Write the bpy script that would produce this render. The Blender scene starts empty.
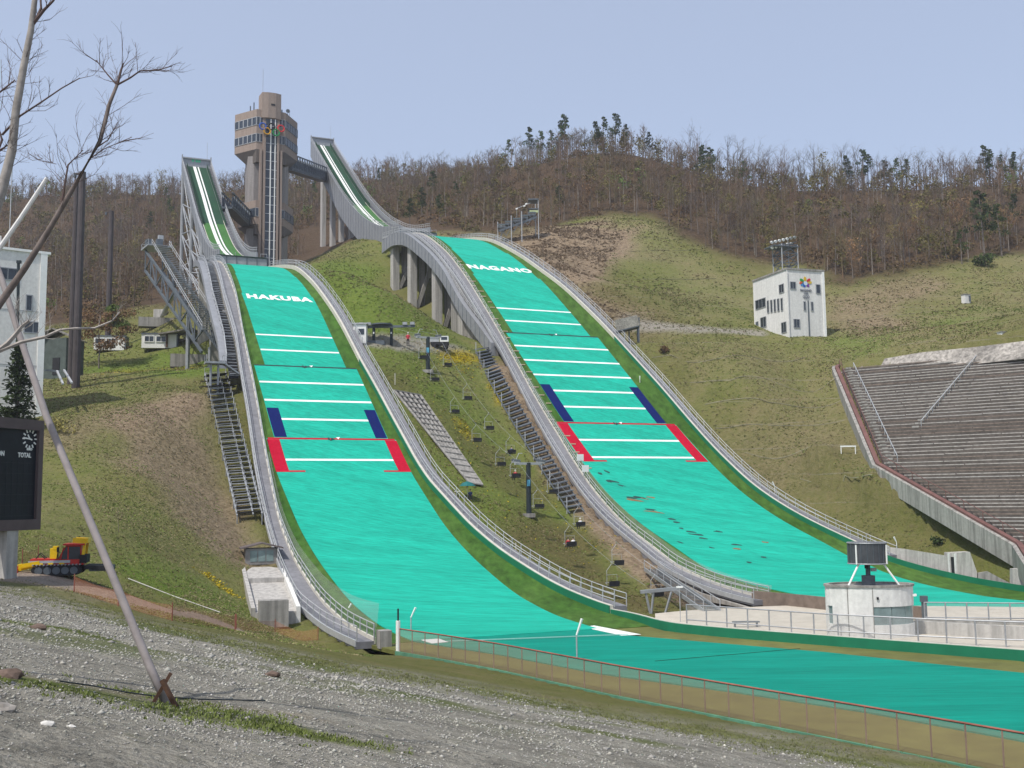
import bpy, bmesh, math, random
import numpy as np
from mathutils import Vector, Matrix

random.seed(7)
RNG = np.random.default_rng(11)
S = bpy.context.scene
COL = S.collection
R_ = math.radians

# ------------------------------------------------------------------ camera model (metres, eye at the origin)
FPX, PITCH, ROLL = 1071.0, R_(6.21), R_(0.68)


def ray(px, py):
    u, v = px - 512.0, 384.0 - py
    c, s = math.cos(-ROLL), math.sin(-ROLL)
    u, v = c * u - s * v, s * u + c * v
    cp, sp = math.cos(PITCH), math.sin(PITCH)
    d = np.array([u / FPX, 1.0, v / FPX])
    return np.array([d[0], d[1] * cp - d[2] * sp, d[1] * sp + d[2] * cp])


def at(px, py, dist):
    r = ray(px, py)
    return r * (dist / r[1])


def onz(px, py, z):
    r = ray(px, py)
    return r * (z / r[2])


# ------------------------------------------------------------------ curves and hill frames
def pchip(xs, ys):
    xs = np.array(xs, float)
    ys = np.array(ys, float)
    h = np.diff(xs)
    d = np.diff(ys) / h
    m = np.zeros(len(xs))
    m[0], m[-1] = d[0], d[-1]
    for i in range(1, len(xs) - 1):
        if d[i - 1] * d[i] > 0:
            w1, w2 = 2 * h[i] + h[i - 1], h[i] + 2 * h[i - 1]
            m[i] = (w1 + w2) / (w1 / d[i - 1] + w2 / d[i])

    def f(x):
        x = np.asarray(x, float)
        i = np.clip(np.searchsorted(xs, x) - 1, 0, len(xs) - 2)
        t = (x - xs[i]) / h[i]
        r = (2*t**3-3*t**2+1)*ys[i]+(t**3-2*t**2+t)*h[i]*m[i]+(-2*t**3+3*t**2)*ys[i+1]+(t**3-t**2)*h[i]*m[i+1]
        r = np.where(x < xs[0], ys[0] + m[0]*(x-xs[0]), r)
        return np.where(x > xs[-1], ys[-1] + m[-1]*(x-xs[-1]), r)
    return f


def lin(xs, ys):
    return lambda x: np.interp(x, xs, ys)


class Hill:
    def __init__(self, x, y, az, zland, zdeck):
        self.x, self.y, self.az, self.zl, self.zd = x, y, az, zland, zdeck
        self.d = np.array([math.sin(az), -math.cos(az), 0.0])
        self.n = np.array([math.cos(az), math.sin(az), 0.0])

    def p(self, s, o, z):
        return np.array([self.x, self.y, 0.0]) + self.d * s + self.n * o + np.array([0, 0, z])

    def so(self, X, Y):
        dx, dy = X - self.x, Y - self.y
        return dx*self.d[0] + dy*self.d[1], dx*self.n[0] + dy*self.n[1]

    def g(self, s, o, dz=0.0):
        return self.p(s, o, float(self.zl(s)) + dz)


NH = Hill(-55.03, 213.07, R_(23.294),
          pchip([0, 21, 33, 45, 55, 67.6, 79.7, 86.3, 92.8, 100.9, 111.6, 123.2, 131.9, 140, 260],
                [47.6, 43.4, 38.6, 32, 25.4, 16.8, 8.2, 3.8, .4, -3.4, -6.9, -9.5, -10.4, -10.6, -10.6]),
          pchip([-80, -72, -56.3, -38.4, -21.4, -10, 0], [94, 88.6, 78, 65.8, 56.4, 52.2, 49.9]))
LH = Hill(-23.92, 267.21, R_(22.654),
          pchip([0, 28.6, 45, 60, 73.4, 85.4, 93.5, 105.3, 114.5, 122.5, 130.9, 140.5, 148.7, 157, 163.3, 172, 300],
                [65.7, 60.1, 53.3, 44.8, 35.6, 26.8, 20.8, 11.9, 5.6, .9, -2.8, -6.0, -8.5, -9.8, -10.3, -10.6, -10.6]),
          pchip([-112, -81, -57, -32, -15, 0], [127.5, 106, 90.3, 77.6, 71.6, 68.5]))

# ------------------------------------------------------------------ mesh builder
WL = {}


class MB:
    def __init__(self):
        self.v, self.f = [], []

    def add(self, vs, fs):
        b = len(self.v)
        self.v += [tuple(float(c) for c in p) for p in vs]
        self.f += [tuple(i + b for i in f) for f in fs]
        return self

    def box(self, c, sx, sy, sz, ux=(1, 0, 0), uy=(0, 1, 0), uz=(0, 0, 1)):
        c = np.array(c, float)
        ux, uy, uz = (np.array(u, float) for u in (ux, uy, uz))
        vs = [c + ux*(i*sx/2) + uy*(j*sy/2) + uz*(k*sz/2) for k in (-1, 1) for j in (-1, 1) for i in (-1, 1)]
        return self.add(vs, [(0, 2, 3, 1), (4, 5, 7, 6), (0, 1, 5, 4), (1, 3, 7, 5), (3, 2, 6, 7), (2, 0, 4, 6)])

    def beam(self, p0, p1, w, h, up=(0, 0, 1)):
        p0, p1 = np.array(p0, float), np.array(p1, float)
        d = p1 - p0
        L = np.linalg.norm(d)
        d /= L
        s = np.cross(d, up)
        if np.linalg.norm(s) < 1e-4:
            s = np.cross(d, (1, 0, 0))
        s /= np.linalg.norm(s)
        u = np.cross(s, d)
        return self.box((p0+p1)/2, L, w, h, d, s, u)

    def tube(self, pts, r, n=5, cap=True):
        pts = [np.array(p, float) for p in pts]
        if not hasattr(r, '__len__'):
            r = [r] * len(pts)
        vs, fs = [], []
        for i, p in enumerate(pts):
            a = pts[max(i-1, 0)]
            b = pts[min(i+1, len(pts)-1)]
            d = (b-a) / (np.linalg.norm(b-a) + 1e-9)
            t = np.array([0, 0, 1.0]) if abs(d[2]) < .9 else np.array([1.0, 0, 0])
            s = np.cross(d, t)
            s /= np.linalg.norm(s)
            u = np.cross(s, d)
            for k in range(n):
                q = 2*math.pi*k/n
                vs.append(p + r[i]*(math.cos(q)*s + math.sin(q)*u))
        for i in range(len(pts)-1):
            for k in range(n):
                fs.append((i*n+k, i*n+(k+1) % n, (i+1)*n+(k+1) % n, (i+1)*n+k))
        if cap:
            fs.append(tuple(range(n-1, -1, -1)))
            fs.append(tuple(range((len(pts)-1)*n, len(pts)*n)))
        return self.add(vs, fs)

    def strip(self, A, B):
        n = len(A)
        return self.add(list(A) + list(B), [(i, i+1, n+i+1, n+i) for i in range(n-1)])

    def sweep(self, rows, closed=True, caps=True):
        """rows: list of cross-section loops (same length)."""
        k = len(rows[0])
        vs = [p for r in rows for p in r]
        fs = []
        for i in range(len(rows)-1):
            for j in range(k if closed else k-1):
                a, b = i*k+j, i*k+(j+1) % k
                fs.append((a, b, b+k, a+k))
        if closed and caps:
            fs.append(tuple(range(k-1, -1, -1)))
            fs.append(tuple((len(rows)-1)*k+j for j in range(k)))
        return self.add(vs, fs)

    def prism(self, poly, off):
        n = len(poly)
        poly = [np.array(p, float) for p in poly]
        off = np.array(off, float)
        fs = [tuple(range(n-1, -1, -1)), tuple(range(n, 2*n))] + [(i, (i+1) % n, n+(i+1) % n, n+i) for i in range(n)]
        return self.add(poly + [p+off for p in poly], fs)

    def cyl(self, c, r0, r1, h, n=16):
        return self.tube([np.array(c, float), np.array(c, float)+np.array([0, 0, h])], [r0, r1], n)

    def grid(self, P):
        """P[i][j] points"""
        m, n = len(P), len(P[0])
        return self.add([p for r in P for p in r],
                        [(i*n+j, i*n+j+1, (i+1)*n+j+1, (i+1)*n+j) for i in range(m-1) for j in range(n-1)])

    def build(self, name, mat, parent=None, label=None, smooth=False, fix=True, uv=None):
        me = bpy.data.meshes.new(name)
        vs = self.v
        w = WL.get(parent.name, (0, 0, 0)) if parent else (0, 0, 0)
        if any(w):
            vs = [(x-w[0], y-w[1], z-w[2]) for x, y, z in vs]
        me.from_pydata(vs, [], self.f)
        if fix:
            bm = bmesh.new()
            bm.from_mesh(me)
            bmesh.ops.recalc_face_normals(bm, faces=bm.faces)
            bm.to_mesh(me)
            bm.free()
        if smooth:
            me.polygons.foreach_set('use_smooth', [True]*len(me.polygons))
        me.materials.append(mat)
        o = bpy.data.objects.new(name, me)
        COL.objects.link(o)
        if parent:
            o.parent = parent
        WL[o.name] = w
        if label:
            o['label'] = label
        return o


def thing(name, label, cat, loc=(0, 0, 0), group=None):
    o = bpy.data.objects.new(name, None)
    o.empty_display_size = .2
    COL.objects.link(o)
    o.location = [float(c) for c in loc]
    WL[o.name] = tuple(float(c) for c in loc)
    return tag(o, label, cat, group)


def tag(o, label, cat, group=None, kind=None):
    if label:
        o['label'] = label
    if cat:
        o['category'] = cat
    if group:
        o['group'] = group
    if kind:
        o['kind'] = kind
    return o


def move(o, loc):
    o.location = [float(c) for c in loc]
    return o


def dup(root, loc, label=None, group=None, rotz=0.0, scale=1.0):
    r = root.copy()
    COL.objects.link(r)
    r.location = [float(c) for c in loc]
    r.rotation_euler = (0, 0, rotz)
    r.scale = (scale, scale, scale)
    if label:
        r['label'] = label
    if group:
        r['group'] = group
    for ch in list(root.children):
        c = ch.copy()
        COL.objects.link(c)
        c.parent = r
        for g in list(ch.children):
            d = g.copy()
            COL.objects.link(d)
            d.parent = c
    return r


# ------------------------------------------------------------------ materials
def newmat(name):
    m = bpy.data.materials.new(name)
    m.use_nodes = True
    nt = m.node_tree
    b = nt.nodes['Principled BSDF']
    return m, nt, b


def N(nt, typ, **kw):
    n = nt.nodes.new(typ)
    for k, v in kw.items():
        if k in n.inputs:
            n.inputs[k].default_value = v
        else:
            setattr(n, k, v)
    return n


def mixc(nt, fac, a, b, blend='MIX'):
    n = nt.nodes.new('ShaderNodeMix')
    n.data_type = 'RGBA'
    n.blend_type = blend
    for sock, val in ((n.inputs[0], fac), (n.inputs[6], a), (n.inputs[7], b)):
        if hasattr(val, 'node'):
            nt.links.new(val, sock)
        elif hasattr(val, '__len__'):
            sock.default_value = (*val[:3], 1)
        else:
            sock.default_value = val
    return n.outputs[2]


def ramp(nt, src, stops):
    r = nt.nodes.new('ShaderNodeValToRGB')
    e = r.color_ramp.elements
    while len(e) < len(stops):
        e.new(.5)
    for i, (p, c) in enumerate(stops):
        e[i].position = p
        e[i].color = (*(c if hasattr(c, '__len__') else (c, c, c)), 1)
    nt.links.new(src, r.inputs[0])
    return r.outputs[0]


def mat(name, col, rough=.7, var=.18, scale=1.5, metal=0.0, spec=.3, stretch=(1, 1, 1), rot=0.0, var2=None, bump=0.0, world=True):
    """plain surface with two octaves of weathering in its base colour"""
    m, nt, b = newmat(name)
    b.inputs['Roughness'].default_value = rough
    b.inputs['Metallic'].default_value = metal
    b.inputs['Specular IOR Level'].default_value = spec
    src = N(nt, 'ShaderNodeNewGeometry').outputs['Position'] if world else N(nt, 'ShaderNodeTexCoord').outputs['Object']
    mp = N(nt, 'ShaderNodeMapping')
    mp.inputs['Rotation'].default_value = (0, 0, rot)
    mp.inputs['Scale'].default_value = stretch
    nt.links.new(src, mp.inputs[0])
    n1 = N(nt, 'ShaderNodeTexNoise', Scale=scale, Detail=6.0, Roughness=.65)
    n2 = N(nt, 'ShaderNodeTexNoise', Scale=scale*.13, Detail=3.0)
    nt.links.new(mp.outputs[0], n1.inputs['Vector'])
    nt.links.new(mp.outputs[0], n2.inputs['Vector'])
    dark = tuple(c*(1-var) for c in col)
    lite = tuple(min(1, c*(1+var)) for c in col)
    c1 = ramp(nt, n1.outputs['Fac'], [(.3, dark), (.7, lite)])
    f2 = ramp(nt, n2.outputs['Fac'], [(.35, 0.0), (.65, 1.0)])
    c2 = mixc(nt, f2, tuple(1-var*.7 for _ in range(3)) if var2 is None else var2, (1, 1, 1))
    out = mixc(nt, 1.0, c1, c2, 'MULTIPLY')
    nt.links.new(out, b.inputs['Base Color'])
    if bump:
        bp = N(nt, 'ShaderNodeBump', Strength=bump, Distance=.05)
        nt.links.new(n1.outputs['Fac'], bp.inputs['Height'])
        nt.links.new(bp.outputs[0], b.inputs['Normal'])
    return m


def netmat(name, col, opacity):
    m, nt, b = newmat(name)
    b.inputs['Base Color'].default_value = (*col, 1)
    b.inputs['Roughness'].default_value = .8
    t = N(nt, 'ShaderNodeBsdfTransparent')
    mx = N(nt, 'ShaderNodeMixShader')
    mx.inputs[0].default_value = opacity
    nt.links.new(t.outputs[0], mx.inputs[1])
    nt.links.new(b.outputs[0], mx.inputs[2])
    nt.links.new(mx.outputs[0], nt.nodes['Material Output'].inputs[0])
    return m


def concrete(name, col, streak=.35):
    m, nt, b = newmat(name)
    b.inputs['Roughness'].default_value = .85
    b.inputs['Specular IOR Level'].default_value = .2
    pos = N(nt, 'ShaderNodeNewGeometry').outputs['Position']
    n1 = N(nt, 'ShaderNodeTexNoise', Scale=2.5, Detail=7.0, Roughness=.7)
    nt.links.new(pos, n1.inputs['Vector'])
    mp = N(nt, 'ShaderNodeMapping')
    mp.inputs['Scale'].default_value = (2.2, 2.2, .12)
    nt.links.new(pos, mp.inputs[0])
    n2 = N(nt, 'ShaderNodeTexNoise', Scale=1.0, Detail=5.0, Roughness=.6)
    nt.links.new(mp.outputs[0], n2.inputs['Vector'])
    c1 = ramp(nt, n1.outputs['Fac'], [(.3, tuple(c*.85 for c in col)), (.7, tuple(min(1, c*1.1) for c in col))])
    st = ramp(nt, n2.outputs['Fac'], [(.35, 1-streak), (.6, 1.0)])
    nt.links.new(mixc(nt, 1.0, c1, st, 'MULTIPLY'), b.inputs['Base Color'])
    return m


AX = R_(-23.0)      # mats are woven across the fall line
M = {}
M['teal'] = mat('turquoise_mat', (.013, .385, .275), .75, .26, 1.3, spec=.1, stretch=(.30, 3.4, 2.2), rot=AX)
M['teal2'] = mat('outrun_turquoise', (.004, .235, .172), .75, .2, 1.1, spec=.08, stretch=(.3, 3.0, 1), rot=R_(-35))
M['green'] = mat('green_strip', (.062, .125, .024), .85, .42, 1.1, spec=.1, stretch=(1, .45, .45), rot=AX, var2=(.62, .80, .62))
M['olive'] = mat('olive_border', (.135, .140, .036), .8, .25, .5)
M['gwall'] = mat('green_board', (.012, .165, .085), .5, .12, .6)
M['deckgreen'] = mat('inrun_green', (.045, .150, .028), .7, .2, 1.2)
M['netgreen'] = mat('dark_green_net', (.012, .060, .028), .8, .25, 2.0)
M['white'] = mat('white_paint', (.80, .80, .77), .5, .06, 2.0)
M['cream'] = mat('cream_curb', (.55, .525, .46), .7, .12, 2.0)
M['blue'] = mat('blue_mat', (.006, .014, .100), .8, .15, 3.0, spec=.05)
M['red'] = mat('red_mat', (.43, .007, .030), .8, .15, 3.0, spec=.05)
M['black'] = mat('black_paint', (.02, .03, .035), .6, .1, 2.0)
M['steel'] = mat('galvanised_steel', (.33, .345, .36), .5, .18, 2.0, metal=.25)
M['steeld'] = mat('dark_steel', (.115, .135, .155), .55, .2, 2.0, metal=.2)
M['rail'] = mat('railing_grey', (.42, .43, .44), .5, .12, 2.0, metal=.2)
M['walk'] = mat('walkway_grey', (.20, .20, .215), .8, .2, 1.5)
M['beamgrey'] = mat('beam_panels', (.27, .28, .30), .55, .14, 1.2, metal=.15)
M['conc'] = concrete('concrete', (.46, .44, .41))
M['concd'] = concrete('old_concrete', (.33, .315, .29), .45)
M['tan'] = mat('tan_paving', (.50, .45, .37), .9, .14, 1.0)
M['brown'] = concrete('tower_tile', (.31, .245, .205), .15)
M['brownl'] = concrete('tower_shaft', (.275, .255, .245), .2)
M['towergrey'] = concrete('tower_flank', (.21, .205, .215), .2)
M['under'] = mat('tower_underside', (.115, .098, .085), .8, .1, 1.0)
M['wallw'] = concrete('white_render', (.70, .69, .66), .10)
M['glass'] = mat('dark_glass', (.03, .04, .055), .12, .3, 1.0, spec=.6)
M['glassl'] = mat('pale_glass', (.20, .27, .27), .15, .25, 1.0, spec=.6)
M['dark'] = mat('dark_void', (.022, .022, .025), .8, .2, 1.0)
M['polebrown'] = mat('pole_brown', (.075, .062, .062), .6, .2, 1.0)
M['board'] = mat('scoreboard_face', (.007, .010, .018), .45, .3, 3.0)
M['boardframe'] = mat('scoreboard_frame', (.105, .078, .078), .6, .14, 1.0)
M['yellow'] = mat('yellow_paint', (.78, .50, .010), .4, .12, 2.0)
M['redpaint'] = mat('red_paint', (.50, .030, .022), .4, .15, 2.0)
M['orange'] = mat('orange_net', (.42, .17, .09), .8, .2, 1.0)
M['fencered'] = mat('rust_red_rail', (.30, .105, .075), .7, .3, 1.0)
M['fencepost'] = mat('fence_post', (.27, .19, .15), .7, .2, 1.0)
M['net'] = netmat('safety_net', (.40, .41, .40), .22)
M['netr'] = netmat('fence_mesh', (.30, .20, .13), .42)
M['neto'] = netmat('orange_mesh', (.46, .19, .09), .32)
M['bark'] = mat('bark', (.17, .14, .125), .9, .3, 9.0, world=False)
M['barkl'] = mat('pale_bark', (.36, .33, .30), .9, .3, 7.0, world=False)
M['twig'] = mat('twig', (.125, .088, .080), .9, .2, 9.0, world=False)
M['wood'] = mat('old_wood', (.10, .055, .035), .9, .3, 8.0)
M['polewood'] = mat('grey_pole', (.32, .285, .275), .8, .2, 3.0)
M['rubble'] = mat('rubble_wall', (.31, .285, .255), .9, .65, 1.6)
M['rockbrown'] = mat('brown_rock', (.17, .12, .095), .9, .35, 6.0)
M['rockwhite'] = mat('pale_rock', (.58, .56, .52), .9, .15, 6.0)
M['skin'] = mat('skin', (.50, .33, .25), .6, .08, 5.0)
M['hair'] = mat('hair', (.015, .012, .01), .6, .1, 5.0)
M['shirtw'] = mat('white_jacket', (.75, .75, .75), .8, .08, 5.0)
M['shirtr'] = mat('red_jacket', (.50, .04, .06), .8, .08, 5.0)
M['shirtb'] = mat('blue_jacket', (.06, .09, .20), .8, .08, 5.0)
M['trouser'] = mat('dark_trousers', (.03, .03, .04), .8, .1, 5.0)
M['umb'] = mat('umbrella_teal', (.01, .13, .13), .7, .12, 2.0)
M['seatrow'] = concrete('stand_tread', (.48, .45, .41), .35)
M['seatrow2'] = concrete('stand_tread_brown', (.27, .215, .175), .4)
M['seatrow3'] = concrete('stand_tread_pale', (.47, .45, .42), .3)
M['whitestake'] = mat('peeled_stake', (.72, .71, .68), .7, .12, 4.0)
M['seatback'] = mat('stand_riser', (.125, .108, .094), .9, .35, 1.5)
M['railbrown'] = mat('brown_red_rail', (.155, .075, .065), .7, .25, 1.0)
M['roofd'] = mat('dark_roof', (.09, .09, .10), .7, .2, 1.0)
# ------------------------------------------------------------------ terrain
CP = []


def cp(x, y, z):
    CP.append((x, y, z))


def cpx(px, py, d):
    CP.append(tuple(at(px, py, d)))


for x in (-32, -20, -8, 4, 14):          # gravel bank under the camera
    for y in (-12, 2, 16, 30, 46, 62):
        z = -1.7 - .2013*x - .1405*y
        if z > -10.3:
            cp(x, y, z)
for x, y, z in ((-60, 40, 1.0), (-70, 10, 6), (-60, 70, 0.0), (-45, 60, -3.2), (-95, 60, 4), (-110, 110, 12), (30, 5, -10), (30, 25, -10.9),
                (45, 40, -10.9), (-30, -30, 8), (10, -30, -1), (60, 10, -9), (90, 40, -9), (120, 90, -4), (-150, 0, 14), (150, 0, -2), (-170, 150, 30), (200, 100, 12)):
    cp(x, y, z)
for s, o in ((142, -9), (142, 6), (156, -3), (156, 12), (170, 2), (170, 14), (183, 8), (183, 22), (150, 24), (160, 34), (172, 40)):
    cp(*NH.p(s, o, -10.95))
for s, o in ((176, -12), (176, 4), (195, -8), (195, 6), (215, 0), (168, -22), (180, -30)):
    cp(*LH.p(s, o, -10.95))
for s in (76, 86, 96, 106, 116, 126, 136):
    cp(*NH.g(s, -15, -.7))
    cp(*NH.g(s, 0, -.8))
cp(*NH.g(67, -15, -1.9))
for s in (10, 22, 34, 46, 58, 70, 82, 94, 106, 118, 126):
    cp(*NH.g(s, 14 + (s > 100)*2, -1.2))
for s in (40, 54, 68, 82, 96, 110, 122, 134):
    cp(*LH.g(s, 16, -.9))
for s in (20, 32):
    cp(*LH.g(s, 17, -1.5))
for s in (86, 98, 110, 122, 134, 146, 156):
    cp(*LH.g(s, -20, -1.4))
    cp(*LH.g(s, 0, -.9))
for x, y, z in ((-26.7, 245.4, 49.7), (-21.4, 232.5, 42.8), (-14.6, 216.3, 33.8), (-8.9, 202.6, 30.6)):
    cp(x, y, z)
# left slope, plateau and far side
for p in ((45, 415, 130), (100, 400, 140), (150, 420, 128), (200, 392, 142), (120, 520, 95), (180, 562, 96), (60, 480, 105), (150, 480, 110),
          (70, 576, 68), (140, 600, 74), (225, 617, 82), (110, 374, 160), (150, 352, 205), (205, 374, 160), (130, 346, 214), (200, 352, 200), (165, 320, 235),
          (150, 300, 275), (60, 362, 200), (0, 350, 200), (0, 420, 128), (150, 250, 360), (60, 226, 420), (120, 196, 490), (0, 205, 440), (215, 200, 450), (10, 300, 300),
          (-200, 260, 380), (-200, 400, 150), (-100, 500, 90), (250, 190, 470), (320, 180, 470),
          # centre
          (340, 290, 215), (330, 330, 190), (322, 240, 354), (352, 237, 300), (300, 264, 262), (268, 278, 286), (245, 275, 250), (215, 300, 225), (400, 205, 380), (430, 180, 490), (375, 183, 460),
          # right
          (482, 234, 272), (540, 226, 285), (600, 205, 310), (560, 168, 375), (640, 163, 345), (720, 194, 335), (860, 186, 350), (1000, 190, 345), (1150, 190, 340),
          (640, 226, 280), (560, 240, 262), (700, 262, 262), (640, 330, 190), (755, 334, 206), (790, 337, 203), (826, 337, 205), (910, 325, 212), (870, 278, 255), (1000, 262, 260), (1000, 300, 235),
          (760, 395, 176), (720, 360, 186), (832, 372, 181), (832, 365, 186), (1024, 345, 160), (872, 470, 149), (820, 440, 157), (780, 470, 155), (1024, 560, 122), (940, 515, 135), (900, 520, 142), (860, 500, 147),
          (1150, 330, 150), (1150, 560, 120), (1300, 300, 190), (1150, 250, 270), (700, 300, 230), (600, 280, 235), (640, 290, 222)):
    cpx(*p)
for x, y, z in ((-220, 580, 110), (-60, 640, 100), (120, 560, 70), (260, 520, 60), (-350, 450, 120), (330, 330, 110), (-330, 200, 60), (300, 180, 60), (40, 470, 112), (140, 450, 85), (-130, 720, 80), (200, 720, 40), (-420, 720, 60), (420, 720, 40)):
    cp(x, y, z)
for k in range(9):                      # turf comes up to the outer face of the stand's edge wall
    for P0_, P1_ in ((at(832, 371, 182), at(872, 468, 150)), (at(872, 468, 150), at(1026, 557, 122))):
        q_ = P0_+(P1_-P0_)*k/8
        cp(q_[0]-2.4, q_[1]+1.9, q_[2]-1.3)
CPA = np.array(CP)


def tps_fit(C, lam=2.0):
    P, z = C[:, :2] / 100, C[:, 2]
    n = len(P)
    r2 = ((P[:, None] - P[None])**2).sum(-1)
    K = .5 * r2 * np.log(r2 + 1e-12)
    A = np.zeros((n+3, n+3))
    A[:n, :n] = K + lam*1e-4*np.eye(n)
    A[:n, n] = 1
    A[:n, n+1:] = P
    A[n, :n] = 1
    A[n+1:, :n] = P.T
    w = np.linalg.solve(A, np.concatenate([z, np.zeros(3)]))
    return P, w


TP, TW = tps_fit(CPA)


def tps(X, Y):
    X, Y = np.asarray(X, float).ravel()/100, np.asarray(Y, float).ravel()/100
    out = np.empty(len(X))
    for i in range(0, len(X), 20000):
        x, y = X[i:i+20000], Y[i:i+20000]
        r2 = (x[:, None]-TP[:, 0])**2 + (y[:, None]-TP[:, 1])**2
        out[i:i+20000] = (.5*r2*np.log(r2+1e-12)) @ TW[:-3] + TW[-3] + x*TW[-2] + y*TW[-1]
    return out


def sstep(a, b, x):
    t = np.clip((x-a)/(b-a), 0, 1)
    return t*t*(3-2*t)


def inpoly(X, Y, poly):
    poly = np.asarray(poly)[:, :2]
    r = np.zeros(X.shape, bool)
    j = len(poly)-1
    for i in range(len(poly)):
        xi, yi, xj, yj = *poly[i], *poly[j]
        c = ((yi > Y) != (yj > Y)) & (X < (xj-xi)*(Y-yi)/(yj-yi+1e-12)+xi)
        r ^= c
        j = i
    return r


def polydist(X, Y, line):
    d = np.full(X.shape, 1e9)
    line = np.asarray(line)[:, :2]
    for a, b in zip(line[:-1], line[1:]):
        ab = b-a
        t = np.clip(((X-a[0])*ab[0]+(Y-a[1])*ab[1])/(ab@ab), 0, 1)
        d = np.minimum(d, np.hypot(X-a[0]-t*ab[0], Y-a[1]-t*ab[1]))
    return d


# outlines shared by ground and outrun (metres)
FENCE = [(-8.2, 77.7), (-4.7, 73.6), (-1.0, 69.0), (5.5, 59.6), (9.7, 54.2), (14.5, 48.0), (17.4, 44.2), (19.6, 41.2), (24.0, 35.0), (30.0, 27.0)]
NWALL = [(6.8, 105.3), (8.7, 97.6), (10.2, 91.9), (12.1, 88.4), (14.4, 85.6), (17.4, 82.7), (24.6, 76.8), (32.3, 70.5), (45.0, 60.0)]
OUTRUN = [tuple(NH.p(128, -9.5, 0)[:2]), (-9.6, 80.5)] + FENCE + NWALL[::-1]
NOUT_L = lin([0, 44, 57, 67, 75, 86, 97, 109, 121, 138], [-6.6, -9.1, -9.1, -9.8, -10.2, -11.0, -11.8, -12.6, -13.2, -12.4])
NIN_L = lin([0, 44, 57, 67, 75, 86, 97, 109, 138], [-6.0, -7.2, -8.0, -8.4, -8.8, -9.5, -10.4, -10.9, -11.0])
NIN_R = lin([0, 40, 52, 62, 67, 79, 90, 98, 108, 121, 130], [5.6, 7.5, 8.2, 8.4, 8.7, 9.4, 9.9, 10.8, 11.6, 12.8, 13.4])
LIN_L = lin([0, 50, 65, 82, 97, 109, 124, 137, 147, 166], [-7.4, -9.0, -9.8, -10.6, -11.6, -12.0, -13.2, -14.5, -14.9, -15.3])
LOUT_L = lin([0, 76, 87, 102, 115, 131, 146, 156, 166], [-9.6, -12.2, -12.5, -13.6, -14.4, -15.7, -16.6, -17.0, -17.2])
LIN_R = pchip([0, 30, 52, 66, 80, 90, 102, 112, 121, 132, 141, 148, 156, 168, 182, 200], [6.6, 7.4, 8.8, 10.9, 12.3, 12.9, 13.5, 13.6, 13.8, 14.4, 14.9, 16.0, 16.6, 15.8, 14.2, 12.5])


SA, SB, SC = at(832, 371, 182), at(872, 468, 150), at(1026, 557, 122)      # corners of the stand
E_ = np.array([.783, -.622, 0])
Gd = np.array([-.622, -.783, 0])
gA, gB, gC = (float(p[:2] @ Gd[:2]) for p in (SA, SB, SC))
eA, eB, eC = (float(p[:2] @ E_[:2]) for p in (SA, SB, SC))


def carve(X, Y, Z):
    e, g = X*E_[0]+Y*E_[1], X*Gd[0]+Y*Gd[1]
    e0 = np.interp(g, [gA, gB, gC], [eA, eB, eC])
    zs = np.interp(g, [gA, gB, gC, gC+12], [SA[2], SB[2], SC[2], SC[2]-2.5])
    o = np.maximum.reduce([e0+.3-e, gA-.5-g, g-gC-10, e-eA-82])
    Z = np.where(o < 1.5, np.minimum(Z, zs-.9+np.maximum(o, 0)*5.0), Z)
    """keep the ground under the built hills and the flat outruns"""
    for h, fl, fr, s1 in ((NH, NOUT_L, NIN_R, 142.0), (LH, LOUT_L, LIN_R, 178.0)):
        s, o = h.so(X, Y)
        lim = h.zl(s) - .75
        a, b = fl(s) - np.where(s > 70, .0, 1.0), fr(s) + 1.0
        out = np.maximum(np.maximum(a-o, o-b), 0)
        ok = (s > -6) & (s < s1)
        lim = lim + np.maximum(out-0.3, 0)*.9
        Z = np.where(ok & (out < 6), np.minimum(Z, lim), Z)
    for h, fl, s0, s1 in ((NH, NOUT_L, 78, 141), (LH, LOUT_L, 90, 150)):      # turf meets the outer edge of the walkways
        s, o = h.so(X, Y)
        t = fl(s)+.25-o
        fill = h.zl(s) - .12 - .16*np.maximum(t, 0)
        ok = (s > s0) & (s < s1) & (t > -.05) & (t < 5.5)
        Z = np.where(ok, np.maximum(Z, fill), Z)
    ins = inpoly(X, Y, OUTRUN)
    d = polydist(X, Y, OUTRUN + OUTRUN[:1])
    d = np.where(ins, 0, d)
    Z = np.where(d < 4, np.minimum(Z, -10.95 + np.maximum(d-.5, 0)*.8), Z)
    s, o = LH.so(X, Y)
    Z = np.where((s > 166) & (o > -13) & (o < 9) & (s < 260), np.minimum(Z, -10.95), Z)
    return Z


def hash_noise(X, Y, sc, seed):
    """smooth value noise on numpy arrays"""
    x, y = X/sc, Y/sc
    xi, yi = np.floor(x).astype(np.int64), np.floor(y).astype(np.int64)
    fx, fy = x-xi, y-yi
    fx, fy = fx*fx*(3-2*fx), fy*fy*(3-2*fy)

    def h(a, b):
        n = (a*374761393 + b*668265263 + seed*1442695041) & 0x7fffffff
        n = ((n ^ (n >> 13))*1274126177) & 0x7fffffff
        return ((n ^ (n >> 16)) & 0xffff)/65535.0
    return (h(xi, yi)*(1-fx)+h(xi+1, yi)*fx)*(1-fy) + (h(xi, yi+1)*(1-fx)+h(xi+1, yi+1)*fx)*fy


def fbm(X, Y, sc, seed, oct=3):
    r, a, t = 0, 1.0, 0
    for k in range(oct):
        r = r + a*(hash_noise(X, Y, sc/2**k, seed+k)-.5)
        t += a
        a *= .55
    return r/t


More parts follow.
